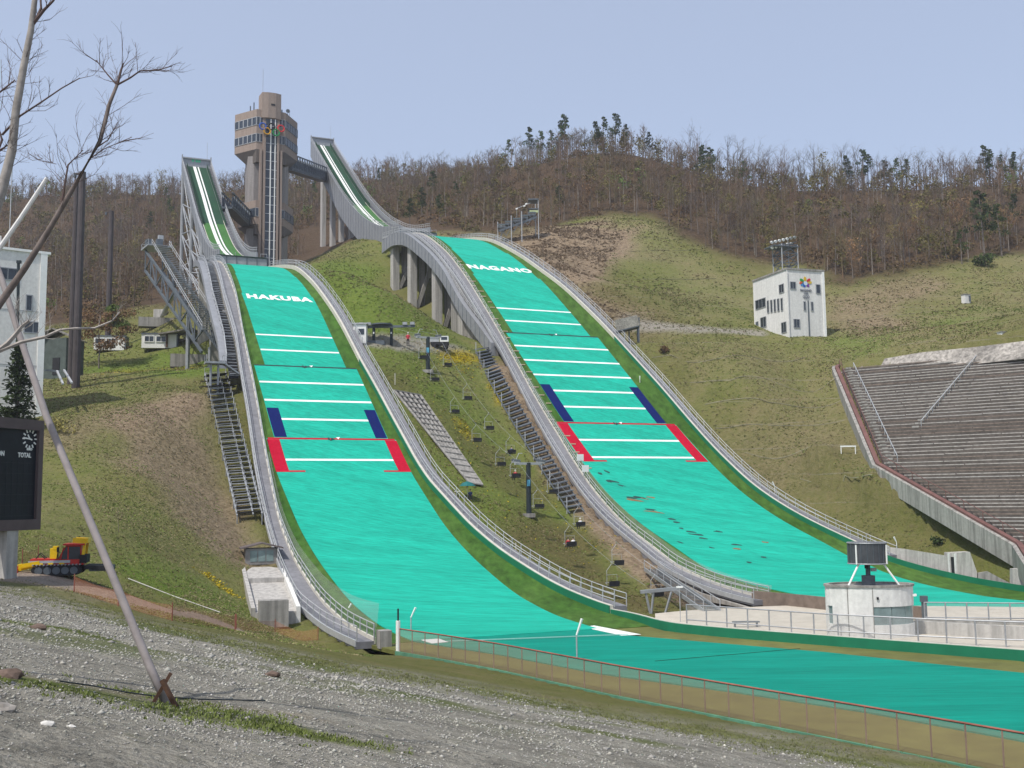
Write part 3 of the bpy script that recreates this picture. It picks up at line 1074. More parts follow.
ZL_LINES = [(73.4, 7.65, 'white', .36), (77.6, 7.65, 'white', .36), (81.5, 9.15, 'black', .28), (85.4, 9.2, 'white', .38), (89.5, 9.2, 'white', .38), (93.5, 9.2, 'white', .38),
            (97.5, 7.45, 'white', .38), (101.4, 7.45, 'white', .38), (105.3, 10.6, 'red', .32), (109.4, 8.85, 'white', .40), (113.6, 8.85, 'white', .40)]
lh = ski_jump(LH, dict(
    label='larger ski jump on the right with NAGANO in white letters across its turquoise landing slope', group='ski jumps on the hillside',
    send=200, inL=LIN_L, outL=LOUT_L, inR=LIN_R, bedR=LIN_R,
    mats=[(14, 29, 4.6, 5.15), (29, 45, 5.4, 6.1), (45, 60, 6.5, 6.9), (60, 81.3, 7.3, 7.75), (81.5, 105.1, 9.15, 9.2), (105.3, 122, 10.8, 11.1), (122, 150, 11.1, 11.3), (150, 170, 11.0, 8.2), (170, 200, 8.2, 6.0)],
    lines=ZL_LINES, zones=[(96.0, 105.0, 7.45, 9.18, 'blue'), (105.5, 114.5, 8.8, 10.75, 'red')], ticks=[(114.5, 6.8, 10.7)],
    emblems=[(81.5, 'black'), (105.3, 'black')], text=(56.4, 3.3, .90, 'NAGANO'),
    walkL=(3, 165), netL=(96, 165), netHL=eq((96, 1.4), (130, 2.0), (165, 1.6)), walkR=(2, 147), gwall=(82, 200), table=(-4.6, 5.4),
    top=-110, ihw=4.2, idepth=eq((-112, 4.5), (-85, 5.6), (-66, 6.6), (-43, 6.6), (-20, 5.0), (0, 3.5)), iwall=1.5, ribs=True, sign=False))

# outer service stair of the small hill: two grey girders with a dark ladder between
mb = MB()
ss = frange(6, 63, 1.5)
oa = eq((0, -10.2), (63, -11.2))
slabrib(mb, NH, ss, lambda s: NOUT_L(s)-2.7, lambda s: NOUT_L(s)-1.7, -.9, .25)
g1 = mb.build('side_girder', M['beamgrey'], nh)
mb = MB()
for s in frange(8, 66, .8):
    mb.box(NH.g(s, float(NOUT_L(s))-.95, -.1), .34, 1.3, .09, NH.d, NH.n)
st_ = mb.build('service_stair', M['steel'], nh)
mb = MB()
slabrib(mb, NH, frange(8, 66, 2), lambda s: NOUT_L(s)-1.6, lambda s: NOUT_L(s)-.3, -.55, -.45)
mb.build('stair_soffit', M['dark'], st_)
railing(NH, frange(8, 63, 2), lambda s: NOUT_L(s)-1.75, .2, 1.1).build('stair_railing', M['rail'], st_)
mb = MB()
for s in frange(8, 66, 5):
    mb.tube([NH.g(s, float(NOUT_L(s))-.3, .2), NH.g(s+1.4, float(NOUT_L(s))-1.7, .9)], .06, 4)
mb.build('stair_bracket', M['steel'], st_)
# concrete piers and slab below the upper landing of the small hill
for s, o0, o1 in ((6, -8.5, -6.5), (26, -8.8, -6.6), (47, -9.8, -7.4)):
    mb = MB()
    b = NH.p(s, 0, 0)
    zb = min(G(*NH.p(s, o0, 0)[:2]), G(*NH.p(s, o1, 0)[:2])) - 1
    zt = float(NH.zl(s)) - .6
    mb.box(NH.p(s, (o0+o1)/2, (zb+zt)/2), 1.6, o1-o0, zt-zb, NH.d, NH.n)
    mb.build('concrete_pier', M['conc'], nh)
mb = MB()
slabrib(mb, NH, frange(0, 64, 2), lambda s: NOUT_L(s)-.1, lambda s: NIN_R(s)-.2, lambda s: -3.2+min(s, 64)*.03, -.56)
mb.build('landing_slab', M['concd'], nh)
# steel trestle under the small inrun
for s in (-74, -52, -30):
    for o in (-3.6, 3.6):
        q = NH.p(s, o, 0)
        zt = float(NH.zd(s)) - 1.6
        zb = G(q[0], q[1]) - .5
        MB().tube([NH.p(s, o, zb), NH.p(s, o, zt)], .48, 8).build('trestle_column', M['steel'], nh)
mb = MB()
for o in (-3.6, 3.6):
    for sa, sb in ((-74, -52), (-52, -30), (-30, -8)):
        za, zb2 = float(NH.zd(sa))-1.8, float(NH.zd(sb))-2.2
        ga, gb = (G(*NH.p(s, o, 0)[:2]) for s in (sa, sb))
        n = 4
        for k in range(n):
            t0, t1 = k/n, (k+1)/n
            p0 = NH.p(sa, o, ga+(za-ga)*t0)
            p1 = NH.p(sb, o, gb+(zb2-gb)*min(1, t1))
            mb.tube([p0, p1], .17, 5)
            mb.tube([NH.p(sb, o, gb+(zb2-gb)*t0), NH.p(sa, o, ga+(za-ga)*t1)], .17, 5)
            mb.tube([NH.p(sa, o, ga+(za-ga)*t1), NH.p(sb, o, gb+(zb2-gb)*t1)], .15, 5)
for s in (-74, -52, -30):
    za, ga = float(NH.zd(s))-1.8, G(*NH.p(s, 0, 0)[:2])
    for k in range(5):
        z0, z1 = ga+(za-ga)*k/5, ga+(za-ga)*(k+1)/5
        mb.tube([NH.p(s, -3.6, z0), NH.p(s, 3.6, z1)], .14, 4)
        mb.tube([NH.p(s, 3.6, z0), NH.p(s, -3.6, z1)], .14, 4)
        mb.tube([NH.p(s, -3.6, z1), NH.p(s, 3.6, z1)], .14, 4)
mb.build('trestle_lattice', M['steel'], nh)

# --- large hill: curved girder wall on piers along the left of the knoll, piers under the inrun
GOFF = -13.0
top_ = pchip([14, 20, 29, 44, 57, 68, 79, 84], [61.6, 61.6, 60.2, 54.0, 46.6, 37.9, 30.7, 27.4])
mb = MB()
rows = []
for s in frange(14, 84, 2):
    t = float(top_(s))
    d = 2.9 if s > 20 else 2.9
    rows.append([LH.p(s, GOFF, t-d), LH.p(s, GOFF+.9, t-d), LH.p(s, GOFF+.9, t), LH.p(s, GOFF, t)])
mb.sweep(rows)
gir = mb.build('side_girder', M['beamgrey'], lh, label='curved grey girder wall carried on concrete piers')
mb = MB()
for s in frange(16, 83, 2.2):
    mb.beam(LH.p(s, GOFF-.03, float(top_(s))-2.85), LH.p(s, GOFF-.03, float(top_(s))-.1), .05, .08)
mb.build('panel_joint', M['steeld'], gir)
mb = MB()
for k in (.5, 1.0):
    mb.tube([LH.p(s, GOFF+.8, float(top_(s))+k) for s in frange(16, 84, 2)], .05, 4)
for s in frange(16, 84, 2):
    mb.tube([LH.p(s, GOFF+.8, float(top_(s))-.1), LH.p(s, GOFF+.8, float(top_(s))+1.0)], .05, 4)
mb.build('girder_railing', M['rail'], gir)
mb = MB()
for s in frange(16, 84, .8):
    t = float(top_(s))
    mb.box(LH.p(s, (GOFF+.9+float(LOUT_L(s)))/2, t-.6), .35, max(.4, float(LOUT_L(s))-GOFF-1.0), .09, LH.d, LH.n)
mb.build('service_stair', M['steel'], lh)
mb = MB()
slabrib(mb, LH, frange(0, 84, 2), lambda s: -11.9 if s > 14 else -8.5, lambda s: LIN_R(s)-.2, lambda s: -3.0 + max(0, s-40)*.03, -.57)
mb.build('landing_slab', M['concd'], lh)
for s in (19.5, 33, 50, 66):
    for o in (-11.4, -2.5, 5.0):
        q = LH.p(s, o, 0)
        zb = G(q[0], q[1]) - 1.0
        zt = float(LH.zl(s)) - 2.4
        if zt - zb < 1.5:
            continue
        mb = MB()
        mb.box(LH.p(s, o, (zb+zt)/2), 2.3, 1.5, zt-zb, LH.d, LH.n)
        p = mb.build('concrete_pier', M['conc'], lh)
        if o < -5:
            mb = MB()
            mb.beam(LH.p(s+.6, o+.9, zb+1), LH.p(s+.6, o+5.5, zt-.5), .8, .8)
            mb.beam(LH.p(s-.4, o+2.4, zb), LH.p(s-.4, o+2.4, zt), 1.0, 1.2)
            mb.build('pier_strut', M['concd'], p)
mb = MB()
mb.prism([LH.g(58, -11.2, -2.6), LH.p(58, -11.2, G(*LH.p(58, -11.2, 0)[:2])-1), LH.p(84, -12.2, G(*LH.p(84, -12.2, 0)[:2])-1), LH.g(84, -12.2, -1.2), LH.g(70, -11.7, -2.2)], LH.n*.6)
mb.build('abutment_wall', M['concd'], lh)
for s, ow in ((-94, 3.0), (-80, 3.0), (-28, 2.4), (-12, 2.4)):
    for o in ((-3.1, 3.1) if s < -50 else (-3.0, 3.0)):
        q = LH.p(s, o, 0)
        zb = G(q[0], q[1]) - 1.0
        zt = float(LH.zd(s)) - 4.5
        if zt-zb < .5:
            continue
        mb = MB()
        mb.box(LH.p(s, o, (zb+zt)/2), ow, 1.3, zt-zb, LH.d, LH.n)
        mb.build('concrete_pier', M['conc'], lh)
# brown streaked edge boards and pale distance signs along the left strip of the big hill
mb = MB()
for k in range(34):
    s = 52 + k*1.95
    o = float(LIN_L(s)) + random.uniform(.4, 1.9)
    mb.box(LH.g(s, o, .12), .36, random.uniform(.7, 1.15), .16, LH.d, LH.n)
mb.build('distance_marker', mat('marker_board', (.62, .50, .34), .8, .15), lh)
for s, o in ((116.8, -12.3), (119.6, -12.9)):
    mb = MB()
    mb.box(LH.g(s, o, 1.9), .08, 1.05, .95, LH.d, LH.n)
    sg = mb.build('notice_board', M['white'], lh)
    mb = MB()
    mb.tube([LH.g(s, o-.3, 0), LH.g(s, o-.3, 1.5)], .04, 4)
    mb.tube([LH.g(s, o+.3, 0), LH.g(s, o+.3, 1.5)], .04, 4)
    mb.build('post', M['rail'], sg)
# worn and torn places in the matting
mbd, mbo = MB(), MB()
for px, py, L, c in ((614, 482, 1.2, 0), (621, 486, 1.0, 0), (609, 482, .5, 0), (631, 498, 1.6, 0), (635, 501, 1.9, 1), (640, 498, 1.2, 0), (644, 499, 1.3, 1), (652, 498, 1.1, 1), (651, 510, 1.4, 0), (655, 512.5, 2.0, 1), (671, 519.5, .9, 0), (677, 523, .6, 0),
                     (681, 529, .6, 0), (690, 532, 1.1, 0), (696, 535, 1.3, 0), (703, 539, .8, 0), (680, 543, .5, 0), (717, 532, .9, 0), (736, 545, 1.0, 0), (737, 549.5, .8, 1), (711, 548, .5, 0), (749, 563, .5, 0), (764, 558, .6, 0), (600, 474, .5, 0), (607, 472, .5, 0), (766, 543, .7, 1)):
    q = None
    r_ = ray(px, py)
    t = np.arange(80, 240, .05)
    Q = r_[None]*t[:, None]
    s_, o_ = LH.so(Q[:, 0], Q[:, 1])
    e = Q[:, 2]-LH.zl(s_)
    k = np.where((e[:-1] > 0) & (e[1:] <= 0))[0]
    if not len(k):
        continue
    s_, o_ = float(s_[k[0]]), float(o_[k[0]])
    pts = []
    n = 9
    for q in range(n):
        a_ = 2*math.pi*q/n
        rr = random.uniform(.4, 1.1)
        pts.append(LH.g(s_ + math.sin(a_)*rr*.38 + math.cos(a_)*rr*L*.25, o_ + math.cos(a_)*rr*L*.8, .075))
    (mbo if c else mbd).prism(pts, (0, 0, .02))
mbd.build('worn_patch', mat('dark_backing', (.02, .075, .065), .9, .3, 4.0), lh, label='dark torn places in the mat')
mbo.build('worn_patch', mat('brown_backing', (.24, .13, .055), .9, .3, 4.0), lh, label='brown torn places in the mat')

# ------------------------------------------------------------------ flat outrun of the small hill
ZO = -10.6


def flat(name, pts, z, material, parent=None, th=.3, label=None, kind=None):
    mb = MB()
    mb.prism([(p[0], p[1], z-th) for p in pts], (0, 0, th))
    o = mb.build(name, material, parent, label)
    if kind:
        o['kind'] = kind
    return o


b0 = [tuple(NH.p(136.8, o, 0)[:2]) for o in (12.9, -11.4)]
border = flat('outrun', [b0[1], (-8.2, 77.9)] + FENCE[1:9] + [(40, 50)] + NWALL[::-1][1:6] + [b0[0]], ZO-.03, M['olive'], kind='structure', label='olive matting of the run-out inside the fence')
matl = [NH.p(137.6, -8.0, 0), NH.p(147.6, -4.8, 0), NH.p(158, -2.5, 0), NH.p(166.7, 1.0, 0), NH.p(174.4, 3.6, 0), NH.p(182.4, 5.2, 0), NH.p(192, 7.0, 0)]
matr = [NH.p(137.6, 8.0, 0), NH.p(143, 8.2, 0), NH.p(149.8, 11.6, 0), NH.p(157.2, 15.4, 0), NH.p(164.5, 17.9, 0), NH.p(171.8, 20.8, 0), NH.p(182, 25.0, 0)]
outmat = flat('outrun_mat', [tuple(p[:2]) for p in matl + matr[::-1]], ZO+.05, M['teal2'], th=.08, kind='structure', label='darker turquoise matting of the flat run-out')
for pts in ([(0, (583, 628)), (0, (594, 626.5)), (0, (641, 635.5)), (0, (622, 636.5))], [(0, (398, 633.5)), (0, (421, 633.5)), (0, (448, 643)), (0, (432, 644.5))]):
    P = [onz(*p[1], ZO)[:2] for p in pts]
    flat('outrun_edge', P, ZO+.09, M['white'], th=.03, kind='structure', label='bare white corner where the mats meet')
P0, P1 = onz(446, 642.5, ZO), onz(628, 635.5, ZO)
mb = MB()
mb.beam(P0+np.array([0, 0, .09]), P1+np.array([0, 0, .09]), .18, .06)
tag(mb.build('mat_seam', mat('seam', (.25, .50, .44), .7, .1)), 'pale seam where the landing mat meets the run-out', None, kind='structure')
P0, P1 = onz(655, 662, ZO), onz(800, 649.5, ZO)
mb = MB()
mb.beam(P0+np.array([0, 0, .06]), P1+np.array([0, 0, .06]), .06, .03)
tag(mb.build('mat_seam', M['netgreen']), 'dark seam across the run-out mat', None, kind='structure')
# ------------------------------------------------------------------ start tower
TA, TBv = NH.d, NH.n           # tower faces down the hill: front = a, right = b
TO = np.array([-66.2, 287.0, 0.0])
TZ0 = G(TO[0], TO[1]) - 2


def tp(x, y, z):
    return TO + TBv*x + TA*y + np.array([0, 0, z])


tower = thing('start_tower', 'tall brown start tower with two window cabins and coloured rings between the inruns', 'tower', (TO[0], TO[1], TZ0))


def tprism(mb, pl, z0, z1, pl2=None):
    pl2 = pl2 or pl
    n = len(pl)
    vs = [tp(x, y, z0) for x, y in pl] + [tp(x, y, z1) for x, y in pl2]
    return mb.add(vs, [tuple(range(n-1, -1, -1)), tuple(range(n, 2*n))] + [(i, (i+1) % n, n+(i+1) % n, n+i) for i in range(n)])


def wing_plan(sg, r):
    P = [(2.1, 1.6+r*.2), (3.9, 1.6+r*.2), (8.7*r, -5.0*r), (7.6*r, -6.6*r), (2.1, -6.6*r)]
    P = [(sg*x, y) for x, y in P]
    return P if sg > 0 else P[::-1]


def wall_windows(parent, p0, p1, z0, z1, n, m0=.12, frame_mat=None, glass=None):
    """a row of n windows on the vertical wall running p0 -> p1 (plan points); each window has a frame and a pane"""
    p0, p1 = np.array(p0, float), np.array(p1, float)
    d = p1-p0
    L = np.linalg.norm(d)
    d /= L
    nv = np.array([d[1], -d[0], 0.0])
    d3 = np.array([d[0], d[1], 0.0])
    w = L/n
    for k in range(n):
        c = np.array([p0[0], p0[1], 0]) + d3*(w*(k+.5))
        fr = MB()
        zc, hh, ww, t = (z0+z1)/2, z1-z0, w*.985, min(.13, w*.09)
        for sx in (-1, 1):
            fr.box(c + d3*sx*(ww/2-t/2) + nv*.05 + np.array([0, 0, zc]), t, .16, hh, d3, nv)
        for sz in (-1, 1):
            fr.box(c + nv*.05 + np.array([0, 0, zc+sz*(hh/2-t/2)]), ww-2*t, .16, t, d3, nv)
        f = fr.build('window', frame_mat or M['rail'], parent)
        MB().box(c + nv*.02 + np.array([0, 0, zc]), ww-2*t, .1, hh-2*t, d3, nv).build('pane', glass or M['glass'], f)


ZC0, ZC1 = 96.3, 107.6
core = tprism(MB(), [(-2.3, -6), (2.3, -6), (2.3, 2.2), (-2.3, 2.2)], TZ0, 108.5).build('shaft', M['brown'], tower)
for sg in (-1, 1):
    pl = wing_plan(sg, 1.0)
    sm = wing_plan(sg, .62)
    cab = tprism(MB(), pl, ZC0, ZC1).build('cabin', M['brown'], tower)
    tprism(MB(), sm, ZC0-3.6, ZC0-.003, pl).build('cabin_underside', M['under'], cab)
    # parapet rim and roof clutter
    P = {k: tp(*v, 0) for k, v in zip('abcde', wing_plan(1, 1.0))} if sg > 0 else {k: tp(*v, 0) for k, v in zip('abcde', wing_plan(-1, 1.0)[::-1])}
    for z0 in (98.4, 103.1):
        z1 = z0+2.35
        if sg < 0:
            wall_windows(cab, P['c'][:2], P['b'][:2], z0, z1, 5)
            wall_windows(cab, P['d'][:2], P['c'][:2], z0, z1, 1)
            wall_windows(cab, P['b'][:2], P['a'][:2], z0, z1, 2)
        else:
            wall_windows(cab, P['a'][:2], P['b'][:2], z0, z1, 2)
            wall_windows(cab, P['b'][:2], P['c'][:2], z0, z1, 5, frame_mat=M['steeld'])
            wall_windows(cab, P['c'][:2], P['d'][:2], z0, z1, 1, frame_mat=M['steeld'])
    # lower cabin
    s2 = wing_plan(sg, .88)
    low = tprism(MB(), s2, 75.4, 82.0).build('lower_cabin', M['brown'], tower)
    tprism(MB(), wing_plan(sg, .55), 72.6, 75.397, s2).build('cabin_underside', M['under'], low)
    q = wing_plan(1, .88) if sg > 0 else wing_plan(-1, .88)[::-1]
    Q = [tp(x, y, 0)[:2] for x, y in q]
    if sg < 0:
        wall_windows(low, Q[1], Q[0], 77.5, 79.9, 2)
        wall_windows(low, Q[2], Q[1], 77.5, 79.9, 3, frame_mat=M['steeld'])
    else:
        wall_windows(low, Q[0], Q[1], 77.5, 79.9, 2)
        wall_windows(low, Q[1], Q[2], 77.5, 79.9, 3, frame_mat=M['steeld'])
    # flank pillars between the cabins
    fl = [(sg*2.35, -5.5), (sg*2.35, .2), (sg*4.2, .2), (sg*5.6, -1.6), (sg*5.6, -5.5)]
    if sg > 0:
        fl = fl[::-1]
    tprism(MB(), fl[::-1], TZ0, ZC0-.5).build('pillar', M['brownl'], tower)
    e = MB()
    e.box(tp(sg*2.75, 1.9, (TZ0+ZC0)/2), .55, 1.6, ZC0-TZ0, TBv, TA)
    e.build('corner_rib', M['brown'], tower)
# lift shaft: dark glass with white guide rails
g = MB()
g.box(tp(0, 2.24, (TZ0+105)/2), 3.1, .25, 105-TZ0, TBv, TA)
gl = g.build('lift_glazing', M['glass'], core)
for sx in (-1.55, 1.55):
    MB().box(tp(sx*1.18, 2.5, (TZ0+104)/2), .55, .8, 104-TZ0, TBv, TA).build('lift_frame', M['brown'], core)
for sx in (-.15, 1.05):
    MB().box(tp(sx, 2.5, (TZ0+105)/2), .26, .26, 105-TZ0, TBv, TA).build('guide_rail', M['white'], core)
g = MB()
for z in frange(TZ0+3, 103, 2.4):
    g.box(tp(.1, 2.42, z), 3.0, .10, .16, TBv, TA)
g.build('lift_lattice', M['rail'], core)
# head block
hb = [(-2.5, -3.6), (2.5, -3.6), (2.9, -1.0), (2.6, 2.4), (1.0, 2.9), (-1.0, 2.9), (-2.6, 2.4), (-2.9, -1.0)]
head = tprism(MB(), hb[::-1], 105.2, 112.4).build('head_block', M['brown'], tower)
MB().box(tp(.3, 2.92, 109.0), 1.1, .12, .5, TBv, TA).build('slot_window', M['dark'], head)
for x, y, L in ((-5.2, -1.0, 1.6), (-4.3, -.6, 2.6), (3.4, -.6, 1.6), (5.2, -2.0, 1.2)):
    MB().box(tp(x, y, ZC1+L/2), .28, .28, L, TBv, TA).build('roof_vent', M['steeld'], tower)
MB().tube([tp(-1.6, -2.5, 112), tp(-1.6, -2.5, 121)], .05, 4).build('mast', M['rail'], tower)
m_ = MB()
m_.tube([tp(5.6, -1.2, ZC1), tp(5.6, -1.2, ZC1+1.6)], .06, 4)
m_.add([tp(5.2+.6*math.cos(a)*1.0, -1.2, ZC1+1.7+.6*math.sin(a)) for a in [k*math.pi/4 for k in range(8)]], [tuple(range(8))])
m_.build('dish', M['steeld'], tower)
RINGM = {'blue': (.02, .10, .45), 'black': (.012, .012, .012), 'red': (.60, .03, .03), 'yellow': (.65, .33, .02), 'green': (.01, .26, .07)}
for nm, x, z in (('blue', -2.5, 102.4), ('black', -.1, 102.6), ('red', 2.45, 102.4), ('yellow', -1.3, 101.2), ('green', 1.15, 101.1)):
    rg = MB()
    rows = []
    for k in range(25):
        a = 2*math.pi*k/24
        for_r = []
        for q in range(6):
            b = 2*math.pi*q/6
            rr = .88 + .19*math.cos(b)
            for_r.append(tp(x + rr*math.cos(a), 3.3 + .2*math.sin(b), z + rr*math.sin(a)))
        rows.append(for_r)
    rg.sweep(rows, caps=False)
    rg.build('ring', mat('ring_'+nm, RINGM[nm], .5, .08), tower, label=nm + ' ring of the emblem')


# ------------------------------------------------------------------ foot bridges
def footbridge(label, a, b, h, w):
    a, b = np.array(a, float), np.array(b, float)
    t = thing('footbridge', label, 'bridge', (a+b)/2, 'covered lattice foot bridges')
    d = b-a
    L = np.linalg.norm(d)
    u = d/L
    s = np.cross(u, (0, 0, 1))
    s /= np.linalg.norm(s)
    up = np.array([0, 0, 1.0])
    MB().beam(a-up*.2, b-up*.2, w, .5).build('deck', M['steeld'], t)
    for k in (-1, 1):
        l = MB()
        n = max(4, int(L/3.2))
        o = s*k*w/2
        l.beam(a+o+up*.2, b+o+up*.2, .3, .35)
        l.beam(a+o+up*h, b+o+up*h, .3, .35)
        for q in range(n):
            p0, p1 = a+d*q/n+o, a+d*(q+1)/n+o
            l.beam(p0, p0+up*h, .22, .22)
            l.beam(p0, p1+up*h, .2, .2)
            l.beam(p0+up*h, p1, .2, .2)
        l.build('side_lattice', M['steeld'], t)
        pn = MB()
        pn.beam(a+o*.92+up*h*.42, b+o*.92+up*h*.42, .08, h*.6)
        pn.build('side_panel', mat('bridge_panel', (.075, .095, .125), .5, .25, 1.0), t)
    return t


a = tp(5.8, -5.0, 93.8)
b = LH.p(-88, -4.3, 106.5)
footbridge('dark lattice footbridge from the upper cabin of the tower to the larger inrun', a, b, 4.2, 3.0)
a = tp(-5.2, -3.6, 76.0)
b = NH.p(-46, 4.0, 72.6)
footbridge('short dark footbridge from the lower cabin of the tower to the smaller inrun', a, b, 3.6, 2.6)


# ------------------------------------------------------------------ coaches' platform beside the small hill
cpA, cpB = np.array([-67.0, 199.0, 48.3]), np.array([-47.6, 168.5, 27.5])
pl_ = thing('viewing_platform', 'grey steel coaches platform on a sloping lattice girder beside the small jump', 'viewing platform', (*cpA[:2], G(*cpA[:2])))
u = (cpB-cpA)/np.linalg.norm(cpB-cpA)
uh = np.array([u[0], u[1], 0])/np.hypot(u[0], u[1])
sv = np.cross(uh, (0, 0, 1))
MB().box(cpA-uh*.5+np.array([0, 0, .1]), 5.4, 4.4, .3, uh, sv).build('deck', M['steel'], pl_)
cb = MB()
for k in (-1, 1):
    for e in (-3.1, 2.1):
        cb.tube([cpA+uh*e+sv*k*2.1, cpA+uh*e+sv*k*2.1+np.array([0, 0, 1.2])], .06, 4)
    for hh in (.6, 1.2):
        cb.tube([cpA-uh*3.1+sv*k*2.1+np.array([0, 0, hh]), cpA+uh*2.1+sv*k*2.1+np.array([0, 0, hh])], .05, 4)
for hh in (.6, 1.2):
    cb.tube([cpA-uh*3.1-sv*2.1+np.array([0, 0, hh]), cpA-uh*3.1+sv*2.1+np.array([0, 0, hh])], .05, 4)
cb.build('railing', M['rail'], pl_)
for k, q in ((-.8, 1.9), (1.2, 1.6)):
    MB().box(cpA+uh*(-1.6)+sv*k+np.array([0, 0, .25+q/2]), 1.3, 1.1, q, uh, sv).build('equipment_box', M['steeld'], pl_)
MB().box(cpA+uh*(-2.3)+sv*(-1.2)+np.array([0, 0, 2.6]), .8, .9, 1.1, uh, sv).build('flood_lamp', M['rail'], pl_)
up = np.array([0, 0, 1.0])
for k in (-1, 1):
    l = MB()
    o = sv*k*1.6
    n = 9
    A0, B0 = cpA-uh*2+o-up*.2, cpB+o-up*.2
    A1, B1 = cpA-uh*2+o-up*4.0, cpB+o-up*3.6
    l.beam(A0, B0, .34, .4)
    l.beam(A1, B1, .34, .4)
    for q in range(n):
        p0, p1 = A0+(B0-A0)*q/n, A0+(B0-A0)*(q+1)/n
        r0, r1 = A1+(B1-A1)*q/n, A1+(B1-A1)*(q+1)/n
        l.beam(p0, r0, .2, .2)
        l.beam(p0, r1, .2, .2) if q % 2 else l.beam(r0, p1, .2, .2)
    l.build('lattice_girder', M['steeld'], pl_)
    l = MB()
    for hh in (.55, 1.1):
        l.tube([A0+up*(hh+.2)+uh*4.6, B0+up*(hh+.2)], .05, 4)
    for q in range(14):
        p0 = A0+uh*4.6+(B0-A0-uh*4.6)*q/13+up*.2
        l.tube([p0, p0+up*1.1], .05, 4)
    l.build('railing', M['rail'], pl_)
l = MB()
for q in range(40):
    p0 = cpA+uh*2.4+(cpB-cpA-uh*2.4)*q/39
    l.box(p0+up*.1, .4, 2.8, .08, uh, sv)
l.build('stair_tread', M['steel'], pl_)
ft = hit(161, 316)
for pe, r in ((cpA+(cpB-cpA)*.35-up*3.6, .42),):
    MB().tube([ft-up*.5, pe], r, 7).build('leg', M['steel'], pl_)
    MB().box(ft+up*.2, 2.6, 2.6, 2.4).build('footing', M['conc'], pl_)
q_ = cpA+(cpB-cpA)*.62
MB().tube([onground(q_[0], q_[1], -1), q_-up*3.2], .36, 7).build('leg', M['steel'], pl_)
q_ = cpA+(cpB-cpA)*.97
MB().tube([onground(q_[0], q_[1], -1), q_-up*3.2], .3, 7).build('leg', M['steel'], pl_)
# small measuring platform below it
p0 = NH.p(66.5, -13.4, 0)
zg = G(p0[0], p0[1])
mp_ = thing('measuring_stand', 'small steel stand with a flat top reached by a gangway from the jump walkway', 'stand', (p0[0], p0[1], zg))
for k in (-.5, .5):
    MB().tube([p0+NH.n*k+up*(zg-.3), p0+NH.n*k+up*(zg+4.2)], .16, 6).build('leg', M['steel'], mp_)
MB().box(p0+up*(zg+4.3), 2.0, 2.6, .25, NH.d, NH.n).build('deck', M['steel'], mp_)
l = MB()
for k in (-1.2, 1.2):
    for e in (-.9, .9):
        l.tube([p0+NH.n*k+NH.d*e+up*(zg+4.4), p0+NH.n*k+NH.d*e+up*(zg+5.4)], .04, 4)
    l.tube([p0+NH.n*k-NH.d*.9+up*(zg+5.4), p0+NH.n*k+NH.d*.9+up*(zg+5.4)], .04, 4)
l.build('railing', M['rail'], mp_)
MB().beam(p0+NH.n*1.2+up*(zg+4.3), NH.g(66, -10.1, .1), .9, .2).build('gangway', M['steel'], mp_)

# ------------------------------------------------------------------ coaches' tower right of the big hill
b0_ = onground(1.9, 263.0)
ct = thing('coach_tower', 'stepped steel coaches tower on thin posts beside the top of the larger slope', 'viewing tower', b0_)
cz = 68.6
for x, y in ((-5, 0), (-1.6, -1.5), (1.0, -2.0), (5.2, -1.0), (-4.2, 3.2), (4.6, 3.2)):
    q = onground(b0_[0]+x, b0_[1]+y, -.5)
    top = cz + (6.5 if x > 4 else 1.0 + (x+5)*.35)
    MB().tube([q, (q[0], q[1], top)], .13, 5).build('post', M['rail'], ct)
for k in range(5):
    x0 = -5 + k*1.9
    z0 = cz - .6 + k*.75
    MB().box((b0_[0]+x0+.95, b0_[1]+.8, z0), 1.95, 4.2, .35).build('step_deck', M['steeld'], ct)
    MB().box((b0_[0]+x0+.95, b0_[1]-1.3, z0+.55), 1.95, .08, .45).build('front_panel', mat('coach_panel', (.10, .125, .135), .6, .2), ct)
MB().box((b0_[0]+4.0, b0_[1]+.6, cz+4.0), 2.4, 3.6, .25).build('top_deck', M['steeld'], ct)
MB().box((b0_[0]+4.0, b0_[1]+.6, cz+6.4), 2.6, 3.8, .3).build('top_roof', M['steeld'], ct)
MB().box((b0_[0]+4.1, b0_[1]-1.1, cz+3.3), 2.2, .1, .6).build('pale_panel', mat('pale_yellow_panel', (.42, .48, .26), .6, .1), ct)
l = MB()
l.beam((b0_[0]-4.6, b0_[1]-1.2, cz-1.6), (b0_[0]+4.8, b0_[1]-1.2, cz+1.8), .25, .5)
l.build('sloping_girder', M['steeld'], ct)
l = MB()
for k in range(5):
    x0 = -4.6+k*1.8
    z0 = cz-.4+k*.72
    l.beam((b0_[0]+x0, b0_[1]-1.3, z0-3.2+k*.2), (b0_[0]+x0+1.8, b0_[1]-1.3, z0), .14, .14)
    l.beam((b0_[0]+x0, b0_[1]-1.3, z0), (b0_[0]+x0+1.8, b0_[1]-1.3, z0-2.6+k*.2), .14, .14)
l.build('bracing_lattice', M['steeld'], ct)
for k, (x, z) in enumerate(((-.2, 4.6), (1.7, 5.3), (2.2, 5.8))):
    MB().box((b0_[0]+x, b0_[1]-1.5, cz+z-.7), .55, .5, .32, (.9, 0, .4), (0, 1, 0), (-.4, 0, .9)).build('flood_lamp', M['white'], ct)
MB().tube([(b0_[0]-.2, b0_[1]-1.4, cz+1.8), (b0_[0]-.2, b0_[1]-1.4, cz+4.0)], .05, 4).build('lamp_arm', M['rail'], ct)
MB().beam((b0_[0]-.2, b0_[1]-1.4, cz+4.0), (b0_[0]+3.2, b0_[1]-1.4, cz+5.4), .12, .12).build('lamp_arm', M['rail'], ct)

